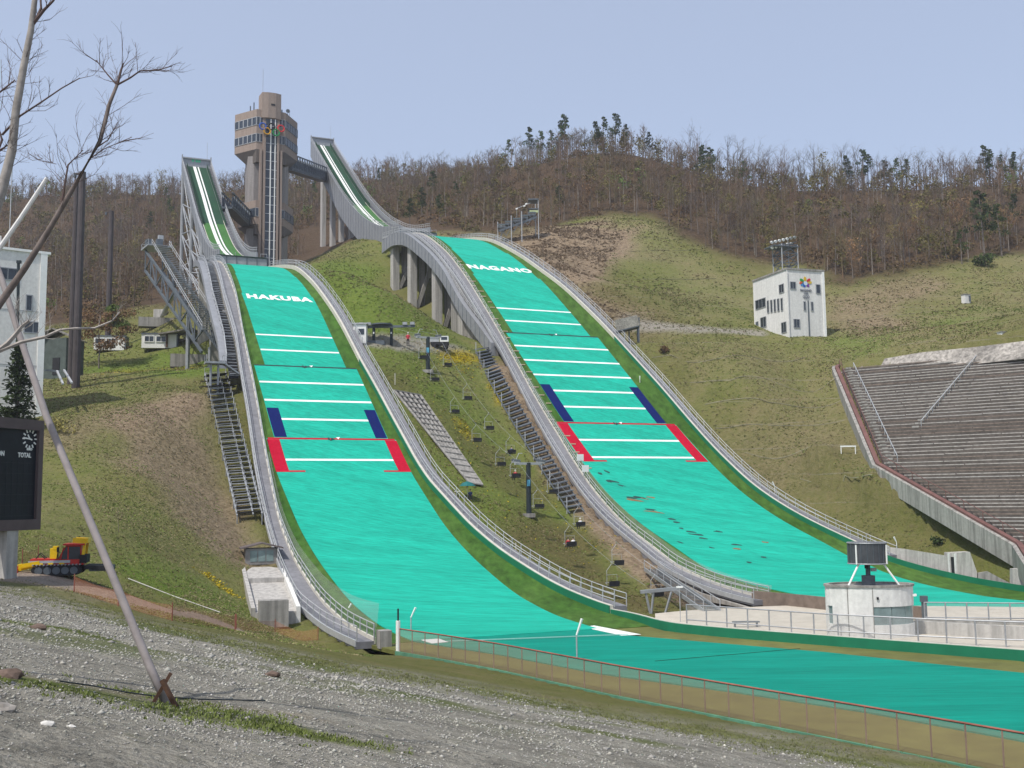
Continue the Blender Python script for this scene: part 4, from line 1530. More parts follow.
# rough-sided observation gangway beside the big hill
q0 = LH.g(80, 13.8, .4)
og = thing('gangway_platform', 'dark steel gangway platform with a mesh parapet on posts beside the big slope', 'platform', onground(q0[0]+3, q0[1]))
q1 = q0 + np.array([4.2, -.6, .9])
MB().beam(q0, q1, 2.6, .4).build('deck', M['steeld'], og)
par = mat('weathered_mesh', (.30, .28, .245), .9, .45, 5.0)
for k, hh in ((-1.3, 1.5), (1.3, 2.0)):
    n_ = np.cross((q1-q0)/np.linalg.norm(q1-q0), up)
    MB().beam(q0+n_*k+up*hh/2, q1+n_*k+up*hh/2, .1, hh).build('mesh_parapet', par, og)
MB().box(q1+up*.8, .1, 2.6, 1.6).build('end_parapet', M['steeld'], og)
for t, k in ((.35, -1), (.6, 1), (.97, -1), (.97, 1)):
    q = q0+(q1-q0)*t+np.array([0, k*1.0, 0])
    MB().tube([onground(q[0], q[1], -.4), q], .14, 5).build('post', M['steeld'], og)

# ------------------------------------------------------------------ judges' tower
JC = np.array([53.2, 203.0, 0.0])
ju = np.array([-.319, .948, 0.0])     # left wall runs away
jv = np.array([.948, .319, 0.0])      # right wall
JL, JW = 12.3, 8.4
jz0, jz1 = 30.0, 43.7
jt = thing('judges_tower', 'white concrete judging tower with slit windows and a painted flower emblem on the grassy hillside', 'building', (JC[0], JC[1], jz0))


def jp(a, b, z):
    return JC + ju*a + jv*b + up*z


plan = [(0, 0), (0, JW), (JL, JW), (JL, 0)]
MB().prism([jp(a, b, jz0-3) for a, b in plan], (0, 0, jz1-jz0+3)).build('wall', M['wallw'], jt)
l = MB()
for (a0, b0), (a1, b1) in zip(plan, plan[1:]+plan[:1]):
    l.beam(jp(a0, b0, jz1+.15), jp(a1, b1, jz1+.15), .35, .36)
l.build('roof_edge', M['concd'], jt)
MB().box(jp(JL/2, JW/2, jz1-.02), JL-.3, JW-.3, .1, ju, jv).build('roof', M['concd'], jt)
MB().box(jp(-.02, JW-.3, (jz0+jz1)/2), .25, .55, jz1-jz0+.3, ju, jv).build('corner_pilaster', M['white'], jt)


def win(parent, c, d, n, w, h, panes=2, fm=None):
    """one window: frame with a pane set in"""
    fr = MB()
    c = np.array(c, float)
    t = .12
    for sx in (-1, 1):
        fr.box(c+d*sx*(w/2+t/2)+n*.05, t, .14, h+2*t, d, n)
    for sz in (-1, 1):
        fr.box(c+up*sz*(h/2+t/2)+n*.05, w, .14, t, d, n)
    for k in range(1, panes):
        fr.box(c+d*(w*k/panes-w/2)+n*.06, .07, .1, h, d, n)
    f = fr.build('window', fm or M['steel'], parent)
    MB().box(c+n*.02, w, .08, h, d, n).build('pane', M['glass'], f)


nl, nr_ = -jv, -ju
# left wall (a measured from the near corner)
for a, z, w, h, p in ((9.6, 38.7, 3.6, 1.7, 3), (1.9, 40.3, 1.5, 1.5, 2), (8.8, 34.8, 1.9, 1.9, 2), (1.6, 32.6, 1.5, 1.9, 2)):
    win(jt, jp(a, -.0, z), ju, nl, w, h, p)
for k in range(5):
    win(jt, jp(2.0+k*1.22, 0, 37.2+.1*k), ju, nl, .5, 2.3, 1)
MB().box(jp(11.2, -.02, 33.8), .95, .12, 3.0, ju, jv).build('door', M['steeld'], jt)
MB().box(jp(11.2, -1.2, 32.1), 2.0, 2.4, .3, ju, jv).build('door_landing', M['concd'], jt)
# right wall
for b, z, w, h, p in ((1.25, 40.6, 1.05, 1.25, 2), (6.9, 40.2, .8, 1.6, 1), (1.75, 33.2, 1.15, 1.5, 2)):
    win(jt, jp(0, b, z), jv, nr_, w, h, p)
for b in (3.7, 5.35):
    win(jt, jp(0, b, 36.7), jv, nr_, .32, 1.6, 1)
MB().box(jp(-.04, 4.5, 34.2), .16, .22, 7.2, ju, jv).build('drain_pipe', M['steeld'], jt)
MB().box(jp(-.05, .22, 36.5), .12, .12, 13, ju, jv).build('drain_pipe', M['rail'], jt)
# painted flower emblem: coloured petals over a grey wordmark
EM = np.array(jp(-.03, 4.1, 41.3))
petals = [(150, 'green', (.02, .30, .06)), (95, 'yellow', (.62, .40, .02)), (40, 'red', (.55, .03, .03)), (195, 'orange', (.62, .12, .02)), (0, 'yellow', (.60, .42, .05)), (255, 'blue', (.02, .09, .45)), (300, 'purple', (.20, .05, .30)), (225, 'sky', (.06, .25, .55))]
for ang, nm, c in petals:
    a = R_(ang)
    cx, cz_ = .78*math.cos(a)*1.2, .60*math.sin(a)+.1
    P = []
    for k in range(10):
        q = 2*math.pi*k/10
        ex, ez = .50*math.cos(q), .30*math.sin(q)
        P.append(EM + jv*(cx+ex*math.cos(a)-ez*math.sin(a)) + up*(cz_+ex*math.sin(a)+ez*math.cos(a)))
    MB().prism(P, -ju*.05).build('emblem_petal', mat('petal_'+nm, c, .6, .08), jt, label=nm+' petal of the emblem')
MB().prism([EM+jv*(.42*math.cos(k*math.pi/5))+up*(-.15+.42*math.sin(k*math.pi/5)) for k in range(10)], -ju*.08).build('emblem_centre', mat('emblem_pale', (.55, .65, .75), .6, .05), jt)
ob = EM - up*1.55
text_on('emblem_text', 'NAGANO', .62, lambda u_, v_, w_: ob + jv*u_ + up*v_ - ju*(w_+.03), jt, mat('emblem_grey', (.16, .17, .20), .6, .1), .02, 1.0, .92, .03)
ob2 = EM - up*2.15
text_on('emblem_text', '1998', .58, lambda u_, v_, w_: ob2 + jv*u_ + up*v_ - ju*(w_+.03), jt, mat('emblem_grey2', (.20, .21, .24), .6, .1), .02, 1.0, .9, .03)
for q_i, (x, z) in enumerate(((-.5, -2.75), (0, -2.75), (.5, -2.75), (-.25, -3.0), (.25, -3.0))):
    rg = MB()
    rows = []
    for k in range(13):
        a = 2*math.pi*k/12
        rows.append([EM+jv*(x+rr*math.cos(a))+up*(z+rr*math.sin(a))-ju*dd for rr, dd in ((.19, .03), (.27, .03), (.27, .07), (.19, .07))])
    rg.sweep(rows, caps=False)
    rg.build('emblem_ring', mat('emblem_ringgrey', (.22, .23, .26), .6, .1), jt)

# floodlight rack on its roof
rb = jp(4.2, 2.6, jz1+.1)
fk = thing('floodlight_rack', 'grey lattice rack of floodlights on the roof of the white judging tower', 'floodlights', rb)
for a, b in ((-1.6, -1.8), (1.6, -1.8), (-1.6, 1.8), (1.6, 1.8)):
    MB().tube([rb+ju*a+jv*b, rb+ju*a+jv*b+up*5.6], .11, 5).build('leg', M['rail'], fk)
l = MB()
for z0, z1 in ((0, 1.9), (1.9, 3.8), (3.8, 5.6)):
    for (a0, b0), (a1, b1) in (((-1.6, -1.8), (1.6, -1.8)), ((-1.6, 1.8), (1.6, 1.8)), ((-1.6, -1.8), (-1.6, 1.8)), ((1.6, -1.8), (1.6, 1.8))):
        p0, p1 = rb+ju*a0+jv*b0, rb+ju*a1+jv*b1
        l.beam(p0+up*z0, p1+up*z1, .12, .12)
        l.beam(p1+up*z0, p0+up*z1, .12, .12)
        l.beam(p0+up*z1, p1+up*z1, .14, .14)
l.build('bracing_lattice', M['steeld'], fk)
MB().box(rb+up*5.2-jv*.8, 3.6, 5.6, .2, ju, jv).build('deck', M['steeld'], fk)
for r_i, zz in enumerate((5.0, 6.1)):
    p0, p1 = rb - jv*3.6+up*zz-ju*.2, rb+jv*1.6+up*(zz+1.2)-ju*1.6
    MB().beam(p0, p1, .14, .14).build('lamp_bar', M['steeld'], fk)
    for k in range(7 if r_i else 6):
        c = p0+(p1-p0)*((k+.4)/7)
        lm = MB()
        lm.tube([c-ju*.05, c-ju*.42-up*.2], [.20, .30], 8)
        lm.build('flood_lamp', M['white'] if k < 5 else M['rail'], fk)
MB().tube([rb+ju*1.6+jv*1.8+up*5.6, rb+ju*1.6+jv*1.8+up*7.2], .05, 4).build('mast', M['rail'], fk)
# ------------------------------------------------------------------ low green wall round the outrun, terrace behind it
def polyl(pts, z):
    return [np.array([p[0], p[1], z]) for p in pts]


def offs(pts, d):
    """offset a plan polyline to its left by d"""
    pts = [np.array(p[:2], float) for p in pts]
    out = []
    for i in range(len(pts)):
        t = pts[min(i+1, len(pts)-1)] - pts[max(i-1, 0)]
        t /= np.linalg.norm(t)
        out.append(pts[i] + np.array([-t[1], t[0]])*d)
    return out


def chaikin(pts, it=2):
    pts = [np.array(p[:2], float) for p in pts]
    for _ in range(it):
        q = [pts[0]]
        for a, b in zip(pts[:-1], pts[1:]):
            q += [a*.75+b*.25, a*.25+b*.75]
        pts = q + [pts[-1]]
    return pts


def wallsweep(mb, line, w, z0, z1):
    a, b = offs(line, -w/2), offs(line, w/2)
    mb.sweep([[(*p, z0), (*q, z0), (*q, z1), (*p, z1)] for p, q in zip(a, b)])


def dens(pts, n=6):
    pts = [np.array(p[:2], float) for p in pts]
    out = []
    for a, b in zip(pts[:-1], pts[1:]):
        out += [a + (b-a)*k/n for k in range(n)]
    return out + [pts[-1]]


wl = chaikin([tuple(NH.p(s, float(NIN_R(s))+.1, 0)[:2]) for s in (129.5, 134)] + NWALL[3:])
gw = thing('outrun_wall', 'low green board wall with a pale top curving along the far side of the flat run-out', 'wall', (14, 86, ZO))
l = MB()
wallsweep(l, wl, .14, ZO-.3, ZO+.66)
l.build('green_board', M['gwall'], gw)
l = MB()
wallsweep(l, offs(wl, .18), .22, ZO-.3, ZO+.70)
l.build('curb', M['cream'], gw)
# terrace
TZ = -10.5
TER = [onz(*p, TZ)[:2] for p in ((655, 613.5), (675, 611.5), (700, 609.5), (760, 606.5), (830, 604), (930, 606), (1024, 607), (1090, 609))]
back = [p for p in TER]
front = [p for p in [p for p in offs(wl, .35) if p[0] > 11.5]]
flat('terrace', back + front[::-1], TZ, M['tan'], th=1.5, kind='structure', label='pale paved terrace between the two run-outs')


def fence_line(name, label, cat, line, z, hgt, step, pm, rm, rails, pr=.05, panel=None, group=None, rr=.045, boardh=None):
    line = [np.array(p[:2], float) for p in line]
    mid = line[len(line)//2]
    zf_ = z if callable(z) else (lambda x, y: z)
    t = thing(name, label, cat, (*mid, zf_(*mid)), group)
    seg = np.cumsum([0] + [np.linalg.norm(b-a) for a, b in zip(line[:-1], line[1:])])
    n = max(2, int(round(seg[-1]/step))+1)
    P = [np.array([np.interp(q, seg, [p[0] for p in line]), np.interp(q, seg, [p[1] for p in line])]) for q in np.linspace(0, seg[-1], n)]
    P = [np.array([p[0], p[1], zf_(*p)]) for p in P]
    for p in P:
        MB().tube([p-up*.15, p+up*hgt], pr, 5).build('post', pm, t)
    for k in rails:
        MB().tube([p+up*hgt*k for p in P], rr, 5).build('rail', rm, t)
    if panel:
        l = MB()
        l.strip([p+up*.06 for p in P], [p+up*(hgt*.97) for p in P])
        l.build('mesh_panel', panel, t)
    return t, P


# railings on the terrace
r1 = [onz(*p, TZ) for p in ((687, 626), (760, 632), (830, 638), (930, 644), (1024, 648), (1100, 651))]
fence_line('terrace_railing', 'long grey railing of square posts on the terrace just behind the low green wall', 'railing', r1, TZ, 1.75, 1.95, M['steel'], M['steel'], (1.0, .30), .06, M['net'], rr=.05)
r2 = [onz(*p, TZ+.35) for p in ((925, 619), (980, 619.5), (1024, 620), (1100, 621))]
fence_line('terrace_railing', 'further grey railing standing on the concrete ledge right of the round building', 'railing', r2, TZ+.35, 1.35, 1.7, M['steel'], M['steel'], (1.0, .1), .06, M['net'], rr=.05)
MB_ = MB()
wallsweep(MB_, [onz(*p, TZ)[:2] for p in ((916, 624), (980, 624), (1024, 625), (1100, 626))], .6, TZ-.02, TZ+.36)
tag(MB_.build('concrete_ledge', M['concd']), 'low concrete ledge carrying the further railing beside the round building', 'ledge')
MB_ = MB()
wallsweep(MB_, [onz(*p, TZ)[:2] for p in ((915, 633), (960, 636), (1024, 640), (1100, 645))], .35, TZ-.02, TZ+.95)
tag(MB_.build('concrete_wall', M['conc']), 'pale concrete wall on the terrace between the two railings', 'wall')
q = onz(925, 622, TZ)
MB_ = MB()
MB_.box(q+up*.9, .35, .35, 1.8).box(q+up*1.9, .5, .5, .5)
tag(MB_.build('control_post', M['steeld']), 'short grey post with a square box on top at the end of the further railing', 'post')
# paved strip left of the building: white kerb line of dots, bench, boxes
q = onz(746, 627, TZ)
bn = thing('bench', 'small dark bench on the pale terrace', 'bench', q)
MB().box(q+up*.42, 2.2, .45, .09).build('seat', M['steeld'], bn)
for k in (-.9, .9):
    MB().box(q+up*.2+np.array([k, 0, 0]), .1, .4, .4).build('leg', M['steeld'], bn)
# brown low wall and concrete abutment below the big hill's left walkway
lw = [LH.p(s, o, 0)[:2] for s, o in ((163.5, -16.2), (170, -15.0), (177, -14.2), (184, -13.4))]
MB_ = MB()
wallsweep(MB_, lw, .3, -11, -9.35)
tag(MB_.build('retaining_wall', mat('brown_wall', (.20, .155, .125), .9, .25)), 'low brown wall with pale coping at the foot of the larger slope', 'wall')
MB_ = MB()
MB_.prism([LH.g(145, -16.2, -.6), LH.p(145, -16.2, -11), LH.p(166, -17.6, -11), LH.g(166, -17.6, -.6), LH.g(155, -17.0, -.6)], LH.n*.5)
tag(MB_.build('abutment_wall', M['conc']), 'pale concrete wall under the end of the larger jump walkway', 'wall')
q0, q1 = LH.g(147, -18.4, .1), onz(712, 611, TZ)
sr = thing('stairway', 'straight grey steel stairway from the end of the larger jump walkway to the terrace', 'stairs', (q0+q1)/2)
d_ = q1-q0
sd = np.cross(d_/np.linalg.norm(d_), up)
sd /= np.linalg.norm(sd)
for k in (-.8, .8):
    MB().beam(q0+sd*k, q1+sd*k, .12, .4).build('stringer', M['steel'], sr)
    l = MB()
    l.tube([q0+sd*k+up*1.0, q1+sd*k+up*1.0], .045, 4)
    for t in np.linspace(0, 1, 9):
        l.tube([q0+d_*t+sd*k, q0+d_*t+sd*k+up*1.0], .04, 4)
    l.build('railing', M['rail'], sr)
for t in np.linspace(.02, .98, 34):
    MB().box(q0+d_*t, .3, 1.6, .06, np.array([d_[0], d_[1], 0])/np.hypot(d_[0], d_[1]), sd).build('tread', M['steeld'], sr)

# ------------------------------------------------------------------ round control building with the drum
RBc = onz(870, 641, TZ-1.0)
RBc = np.array([27.05, 83.0, TZ])
rbd = thing('control_building', 'round pale concrete control building with a window band beside the flat run-out', 'building', RBc)
rr, n = 3.30, 40
YS = .62                    # the plan is a flattened round
Hh = 3.72


def arcwall(a0, a1, z0, z1, r1=rr, r0=rr-.25, n=28):
    mb = MB()
    mb.sweep([[RBc+np.array([r*math.cos(a), r*YS*math.sin(a), z]) for r, z in ((r0, z0), (r1, z0), (r1, z1), (r0, z1))] for a in np.linspace(a0, a1, n)])
    return mb


# angles: -90 deg faces the camera
arcwall(R_(-97), R_(263), -1.2, .98).build('lower_wall', M['wallw'], rbd)
arcwall(R_(-97), R_(263), 2.3, Hh).build('upper_wall', M['wallw'], rbd)
arcwall(R_(-158), R_(-97), 0.98, 2.3).build('wall_panel', M['wallw'], rbd)
arcwall(R_(60), R_(186), 0.98, 2.3).build('wall_panel', M['wallw'], rbd)
for a0, a1 in ((-96.5, -72), (-71, -48), (-47, -24), (-23, 0), (1, 28), (29, 59)):
    arcwall(R_(a0), R_(a1), 0.98, 2.3, rr-.10, rr-.16, 8).build('window', M['glassl'], rbd)
arcwall(R_(-174), R_(-159), -.3, 2.3, rr-.12, rr-.18, 5).build('door', M['glassl'], rbd)
MB().prism([RBc+up*Hh+np.array([(rr-.05)*math.cos(a), (rr-.05)*YS*math.sin(a), 0]) for a in np.linspace(0, 2*math.pi, 41)[:-1]], up*.02).build('roof', M['concd'], rbd)
arcwall(0, R_(360), Hh, Hh+.16, rr+.1, rr-.28, 48).build('roof_edge', M['concd'], rbd)
for a in (-97, -130):
    MB().box(RBc+np.array([(rr+.01)*math.cos(R_(a)), (rr+.01)*YS*math.sin(R_(a)), 1.3]), .05, .03, 4.8).build('wall_joint', M['concd'], rbd)
MB().box(RBc+np.array([rr*math.cos(R_(-91)), rr*YS*math.sin(R_(-91))-.05, 2.95]), .14, .1, .18).build('wall_vent', M['dark'], rbd)
for a in (-27, -20):
    MB().box(RBc+np.array([(rr+.12)*math.cos(R_(a)), (rr+.12)*YS*math.sin(R_(a)), 3.05]), .22, .22, .16).build('wall_lamp', M['white'], rbd)
# drum
dz = RBc + up*(Hh+.02)
dr = thing('revolving_drum', 'dark ribbed drum with two slanting white struts on the roof of the round building', 'drum', dz)
MB().cyl(dz, .50, .50, .75, 16).build('pedestal', M['steeld'], dr)
MB().cyl(dz+up*.75, .18, .18, 1.0, 10).build('shaft', M['steeld'], dr)
MB().box(dz+np.array([-.2, -.3, 1.45]), .22, .25, .3).build('motor', M['dark'], dr)
MB().box(dz+np.array([.35, -.25, 1.2]), .4, .2, .25).build('motor', M['steel'], dr)
DR, D0, D1 = 1.42, 1.65, 3.25
dm = mat('drum_panel', (.085, .088, .098), .45, .25, 2.0, metal=.3)
MB().sweep([[dz+np.array([DR*math.cos(a), DR*math.sin(a), z]) for z in (D0, D1)] for a in np.linspace(0, 2*math.pi, 37)], closed=False).build('drum_shell', dm, dr)
l = MB()
l.cyl(dz+up*D0, DR-.01, DR-.01, .06, 36)
l.cyl(dz+up*(D1-.05), DR-.01, DR-.01, .06, 36)
l.build('drum_end', dm, dr)
for z in (D0+.02, D1-.02):
    l = MB()
    l.tube([dz+np.array([(DR+.03)*math.cos(a), (DR+.03)*math.sin(a), z]) for a in np.linspace(0, 2*math.pi, 37)], .05, 5)
    l.build('drum_rim', M['steel'], dr)
for k in range(20):
    a = 2*math.pi*k/20
    MB().tube([dz+np.array([(DR+.02)*math.cos(a), (DR+.02)*math.sin(a), D0]), dz+np.array([(DR+.02)*math.cos(a), (DR+.02)*math.sin(a), D1])], .022, 4).build('drum_rib', M['steeld'], dr)
for sx in (-1, 1):
    a = R_(-90 + sx*50)
    p = dz+np.array([(DR+.07)*math.cos(a), (DR+.07)*math.sin(a), 0])
    MB().tube([p+up*D0, p+up*(D1-.15)], .065, 6).build('white_bar', M['white'], dr)
    MB().tube([dz+np.array([sx*1.9, -1.2, .1]), dz+np.array([sx*.95, -.8, D0])], .075, 6).build('strut', M['white'], dr)
MB().tube([dz+up*D1, dz+up*(D1+.7)], .03, 4).build('tip', M['rail'], dr)

# ------------------------------------------------------------------ spectator stand on the right
stand = thing('spectator_stand', 'broad terraced concrete spectator stand of long weathered benches on the hillside', 'stand', SB)
e_end = eA + 78


def srow(g):
    z = np.interp(g, [gA, gB, gC], [SA[2], SB[2], SC[2]])
    e0 = np.interp(g, [gA, gB, gC], [eA, eB, eC])
    return z, e0


nrow = 30
gs = list(np.linspace(gA, gB, 34)) + list(np.linspace(gB, gC, 27))[1:]
ris = MB()
for k, (g0, g1) in enumerate(zip(gs[:-1], gs[1:])):
    z0, e0 = srow(g0)
    z1, e1 = srow(g1)
    a0, a1 = max(e0, e1)+1.6, e_end
    dp = g1-g0
    # riser
    P = lambda e, g, z: E_*e + Gd*g + up*z
    sl_ = -(e_end-a0)*0.0
    ris.add([P(a0, g1, z1-.05), P(a1, g1, z1-.05), P(a1, g1, z0), P(a0, g1, z0), P(a0, g0, z0), P(a1, g0, z0)],
            [(0, 1, 2, 3), (3, 2, 5, 4)])
base = ris.build('stepped_base', M['seatback'], stand)
for k, (g0, g1) in enumerate(zip(gs[:-1], gs[1:])):
    z0, e0 = srow(g0)
    z1, e1 = srow(g1)
    dp = g1-g0
    a0, a1 = max(e0, e1)+1.6, e_end
    m_ = MB()
    # bench plank with short breaks and weathered joints
    e = a0
    while e < a1:
        L = random.uniform(6, 14)
        f_ = min(e+L, a1)
        c = E_*((e+f_)/2) + Gd*(g1-.22*dp+random.uniform(-.03, .03)) + up*(z0+.10+random.uniform(-.03, .04))
        m_.box(c, f_-e-.15, .30*dp+random.uniform(0, .05), .11, E_, Gd)
        e = f_
    m_.build('bench_plank', M[random.choice(('seatrow', 'seatrow', 'seatrow2', 'seatrow3'))], stand)
# aisles
for ee, w_, gg0, gg1 in ((eA+23.5, 1.0, 0, 23), (eA+3.2, .9, 0, 33)):
    l = MB()
    for g0, g1 in list(zip(gs[:-1], gs[1:]))[gg0:gg1]:
        z0 = srow(g0)[0]
        sh = (eB-eA)*(g0-gA)/(gB-gA) if ee < eA+10 else -(g0-gA)*.20
        l.box(E_*(ee+sh)+Gd*(g0+g1)/2+up*(z0+.16), w_, (g1-g0)*.98, .26, E_, Gd)
    l.build('aisle_step', M['concd'], stand)
    l = MB()
    for s_ in ((1,) if ee > eA+10 else (1,)):
        pts = []
        for g0 in gs[gg0:gg1]:
            sh = (eB-eA)*(g0-gA)/(gB-gA) if ee < eA+10 else -(g0-gA)*.20
            pts.append(E_*(ee+sh+.6)+Gd*g0+up*(srow(g0)[0]+1.1))
        l.tube(pts, .07, 4)
        for p in pts[::2]:
            l.tube([p, p-up*1.1], .05, 4)
    l.build('aisle_railing', M['rail'], stand)
# edge wall with brown-red railing
edge = [(gA-1.5, SA[2]+.5, eA-.2)] + [(g, *srow(g)) for g in gs[::3]] + [(gC+8, SC[2]-1.6, eC+2.0)]
l = MB()
l.sweep([[E_*(e+o)+Gd*g+up*(z+dz_) for o, dz_ in ((0, -2.0), (.5, -2.0), (.5, .5), (0, .5))] for g, z, e in edge])
l.build('edge_wall', M['concd'], stand)
l = MB()
l.sweep([[E_*(e+o)+Gd*g+up*(z+dz_) for o, dz_ in ((.55, -.3), (1.15, -.3), (1.15, .75), (.55, .75))] for g, z, e in edge])
l.build('edge_path', M['railbrown'], stand, label='brown-red band along the inner side of the edge wall')
l = MB()
for g, z, e in edge:
    l.tube([E_*(e+1.4)+Gd*g+up*z, E_*(e+1.4)+Gd*g+up*(z+1.7)], .05, 4)
l.tube([E_*(e+1.4)+Gd*g+up*(z+1.7) for g, z, e in edge], .05, 4)
l.build('edge_railing', M['railbrown'], stand)
# rubble wall along the top
tw = [at(832, 366, 184), at(848, 363.5, 183), at(880, 363, 178.5), at(885, 358.5, 178.2), at(920, 352.5, 173.5), at(975, 347, 167.5), at(1024, 341, 161.5), at(1120, 330, 150)]
bw = [at(832, 373, 182), at(848, 373, 180.5), at(880, 371.5, 176.5), at(886, 371.3, 176.0), at(920, 368, 171.5), at(975, 364, 165.2), at(1024, 358.5, 159.2), at(1120, 352, 148)]
l = MB()
l.sweep([[b_, t_, t_+np.array([1.2, 1.2, -.1]), b_+np.array([1.4, 1.4, -.3])] for b_, t_ in zip(bw, tw)])
rwl = l.build('rubble_wall', M['rubble'])
tag(rwl, 'long pale rubble stone wall along the top edge of the spectator stand', 'wall')

# small cabinets above the stand and on the meadow
for px, py, d, lb in ((1003, 339, 168, 'small pale metal cabinet standing at the top of the rubble wall above the stand'), (966, 303, 232, 'small grey cabinet alone on the upper meadow near the wood')):
    p = hit(px, py) if px < 1000 else at(px, py, d) - up*.6
    if px < 1000:
        p = p
    c_ = thing('equipment_cabinet', lb, 'cabinet', p)
    s_ = 1.0 if px > 1000 else 1.15
    MB().box(p+up*.75*s_, 1.4*s_, 1.0*s_, 1.7*s_, (.9, .3, 0), (-.3, .9, 0)).build('body', M['wallw'], c_)
    MB().box(p+np.array([.55, -.55, .8])*s_, .35*s_, .2, 1.1*s_, (.9, .3, 0), (-.3, .9, 0)).build('door', M['steeld'], c_)
    MB().box(p+up*1.68*s_, 1.65*s_, 1.25*s_, .12, (.9, .3, 0), (-.3, .9, 0)).build('roof', M['concd'], c_)
p = hit(848.5, 455)
gf = thing('gate_frame', 'small white goal-like frame on the grass left of the stand', 'frame', p)
MB().tube([p+np.array([-1.05, 0, -.8]), p+np.array([-1.05, 0, 1.3])], .07, 5).build('post', M['white'], gf)
MB().tube([p+np.array([1.05, 0, -.8]), p+np.array([1.05, 0, 1.3])], .07, 5).build('post', M['white'], gf)
MB().box(p+up*1.32, 2.3, .12, .2).build('crossbar', M['white'], gf)


# lamps along the hills
def lamp(px, py, h, lb, bend=.7, dirx=-1):
    p = hit(px, py)
    t = thing('slope_lamp', lb, 'lamp', p)
    MB().tube([p-up*.2, p+up*(h-.7)], .05, 5).build('pole', M['white'], t)
    MB().tube([p+up*(h-.7), p+up*(h)+np.array([dirx*.45*bend, 0, 0])], [.06, .12], 6).build('head', M['white'], t)


lamp(775, 494, 2.0, 'thin slope lamp beside the larger jump edge, upper of the two by the brown grass')
lamp(897, 552, 2.0, 'thin slope lamp on the grass above the right concrete wall')
lamp(640, 386, 1.9, 'thin slope lamp just below the dark gangway platform beside the larger slope', 0)
for (px, py, d, hh, lb) in ((577, 660, 0, 2.7, 'bent white lamp post in the run-out by the pale mat corner'), (411, 632.5, 0, 2.0, 'bent white lamp post behind the left end of the rust red fence'), (347, 622, 0, 1.6, 'short white lamp post on the green edge at the foot of the smaller slope')):
    p = onz(px, py, ZO)
    t = thing('run_out_lamp', lb, 'lamp', p)
    MB().tube([p, p+up*hh*.6], .06, 6).build('pole', M['rail'], t)
    MB().tube([p+up*hh*.6, p+up*hh+np.array([.38, 0, 0])], [.07, .10], 6).build('head', M['white'], t)
p = onz(680.5, 606, TZ)
t = thing('pole_lamp', 'thin lamp pole with a flat white head on the pale terrace', 'lamp', p)
p = onz(680.5, 622, TZ)
t.location = p
WL[t.name] = tuple(p)
MB().tube([p, p+up*2.9], .035, 5).build('pole', M['rail'], t)
MB().box(p+up*2.95, .55, .2, .14).build('head', M['white'], t)

# concrete walls right of the big hill's run-out
def wallpts(rows):
    out = []
    for px, y0, y1 in rows:
        d = hit(px, y1)[1]-.6
        out.append((at(px, y0, d), at(px, y1+4, d)))
    return out


def upright(rows, th, material, label, name, cat):
    W = wallpts(rows)
    l = MB()
    l.sweep([[b_, t_, t_+np.array([.1, th, 0]), b_+np.array([.1, th, 0])] for t_, b_ in W])
    return tag(l.build(name, material), label, cat)


upright([(884, 546.5, 553), (905, 549, 560), (930, 553, 570), (948, 556, 576)], .5, M['conc'], 'stained concrete wall behind the right end of the larger run-out', 'retaining_wall', 'wall')
W = wallpts([(949, 553, 577), (970, 552, 583), (977, 572, 584)])
dt_ = thing('tunnel_portal', 'concrete portal block with a dark doorway in the grass bank', 'portal', W[0][1])
l = MB()
l.sweep([[b_, t_, t_+np.array([.2, 2.0, 0]), b_+np.array([.2, 2.0, 0])] for t_, b_ in (W[0], W[1], W[2])])
l.build('block', M['conc'], dt_)
c0, c1 = W[0], W[1]
e1 = c1[0]-c0[0]
e1[2] = 0
Lp = np.linalg.norm(e1)
e1 /= Lp
n1 = np.array([e1[1], -e1[0], 0])
hh_ = c0[0][2]-c0[1][2]
MB().box((c0[0]+c0[1])/2+e1*.75+n1*.04+up*.2, .55, .12, hh_*.62, e1, n1).build('doorway', M['dark'], dt_)
for k in (.2, 1.25):
    MB().box((c0[0]+c0[1])/2+e1*k+n1*.08, .3, .2, hh_, e1, n1).build('jamb', M['wallw'], dt_)
upright([(978, 573, 583), (988, 571.5, 585), (1000, 578, 587), (1012, 584, 589)], .5, M['concd'], 'low ragged concrete wall below the grass bank beside the portal', 'retaining_wall', 'wall')
upright([(1013, 569, 589), (1030, 568, 592)], 1.0, M['conc'], 'plain concrete end block below the corner of the stand', 'concrete_block', 'block')

# ------------------------------------------------------------------ rust-red mesh fence along the near side of the run-out
FL = [(x, y) for x, y in FENCE[:8]]
fz = lambda x, y: -10.6
fence_line('mesh_fence', 'long rust red fence with wire mesh along the near edge of the run-out', 'fence', FL, fz, 1.62, 1.55, M['fencepost'], M['fencered'], (1.0,), .035, M['netr'], rr=.05)
l = MB()
wallsweep(l, offs(FL, -.35), .12, ZO-.5, ZO+.10)
tag(l.build('fence_kerb', mat('kerb_green', (.10, .25, .16), .8, .3)), 'low green edging board along the foot of the rust red fence', 'kerb')
p = np.array([-8.35, 78.0, ZO])
t = thing('fence_end_post', 'white end post with a black tip at the left end of the rust red fence', 'post', p)
MB().tube([p, p+up*2.15], .16, 8).build('pole', M['white'], t)
MB().tube([p+up*2.15, p+up*3.0], .07, 6).build('tip', M['black'], t)
p = NH.p(139.2, -10.6, ZO)
MB_ = MB()
MB_.box(p+up*.5, 1.0, .9, 1.3, NH.d, NH.n)
tag(MB_.build('concrete_stub', M['concd']), 'small concrete stub at the lower end of the smaller jump walkway', 'block')

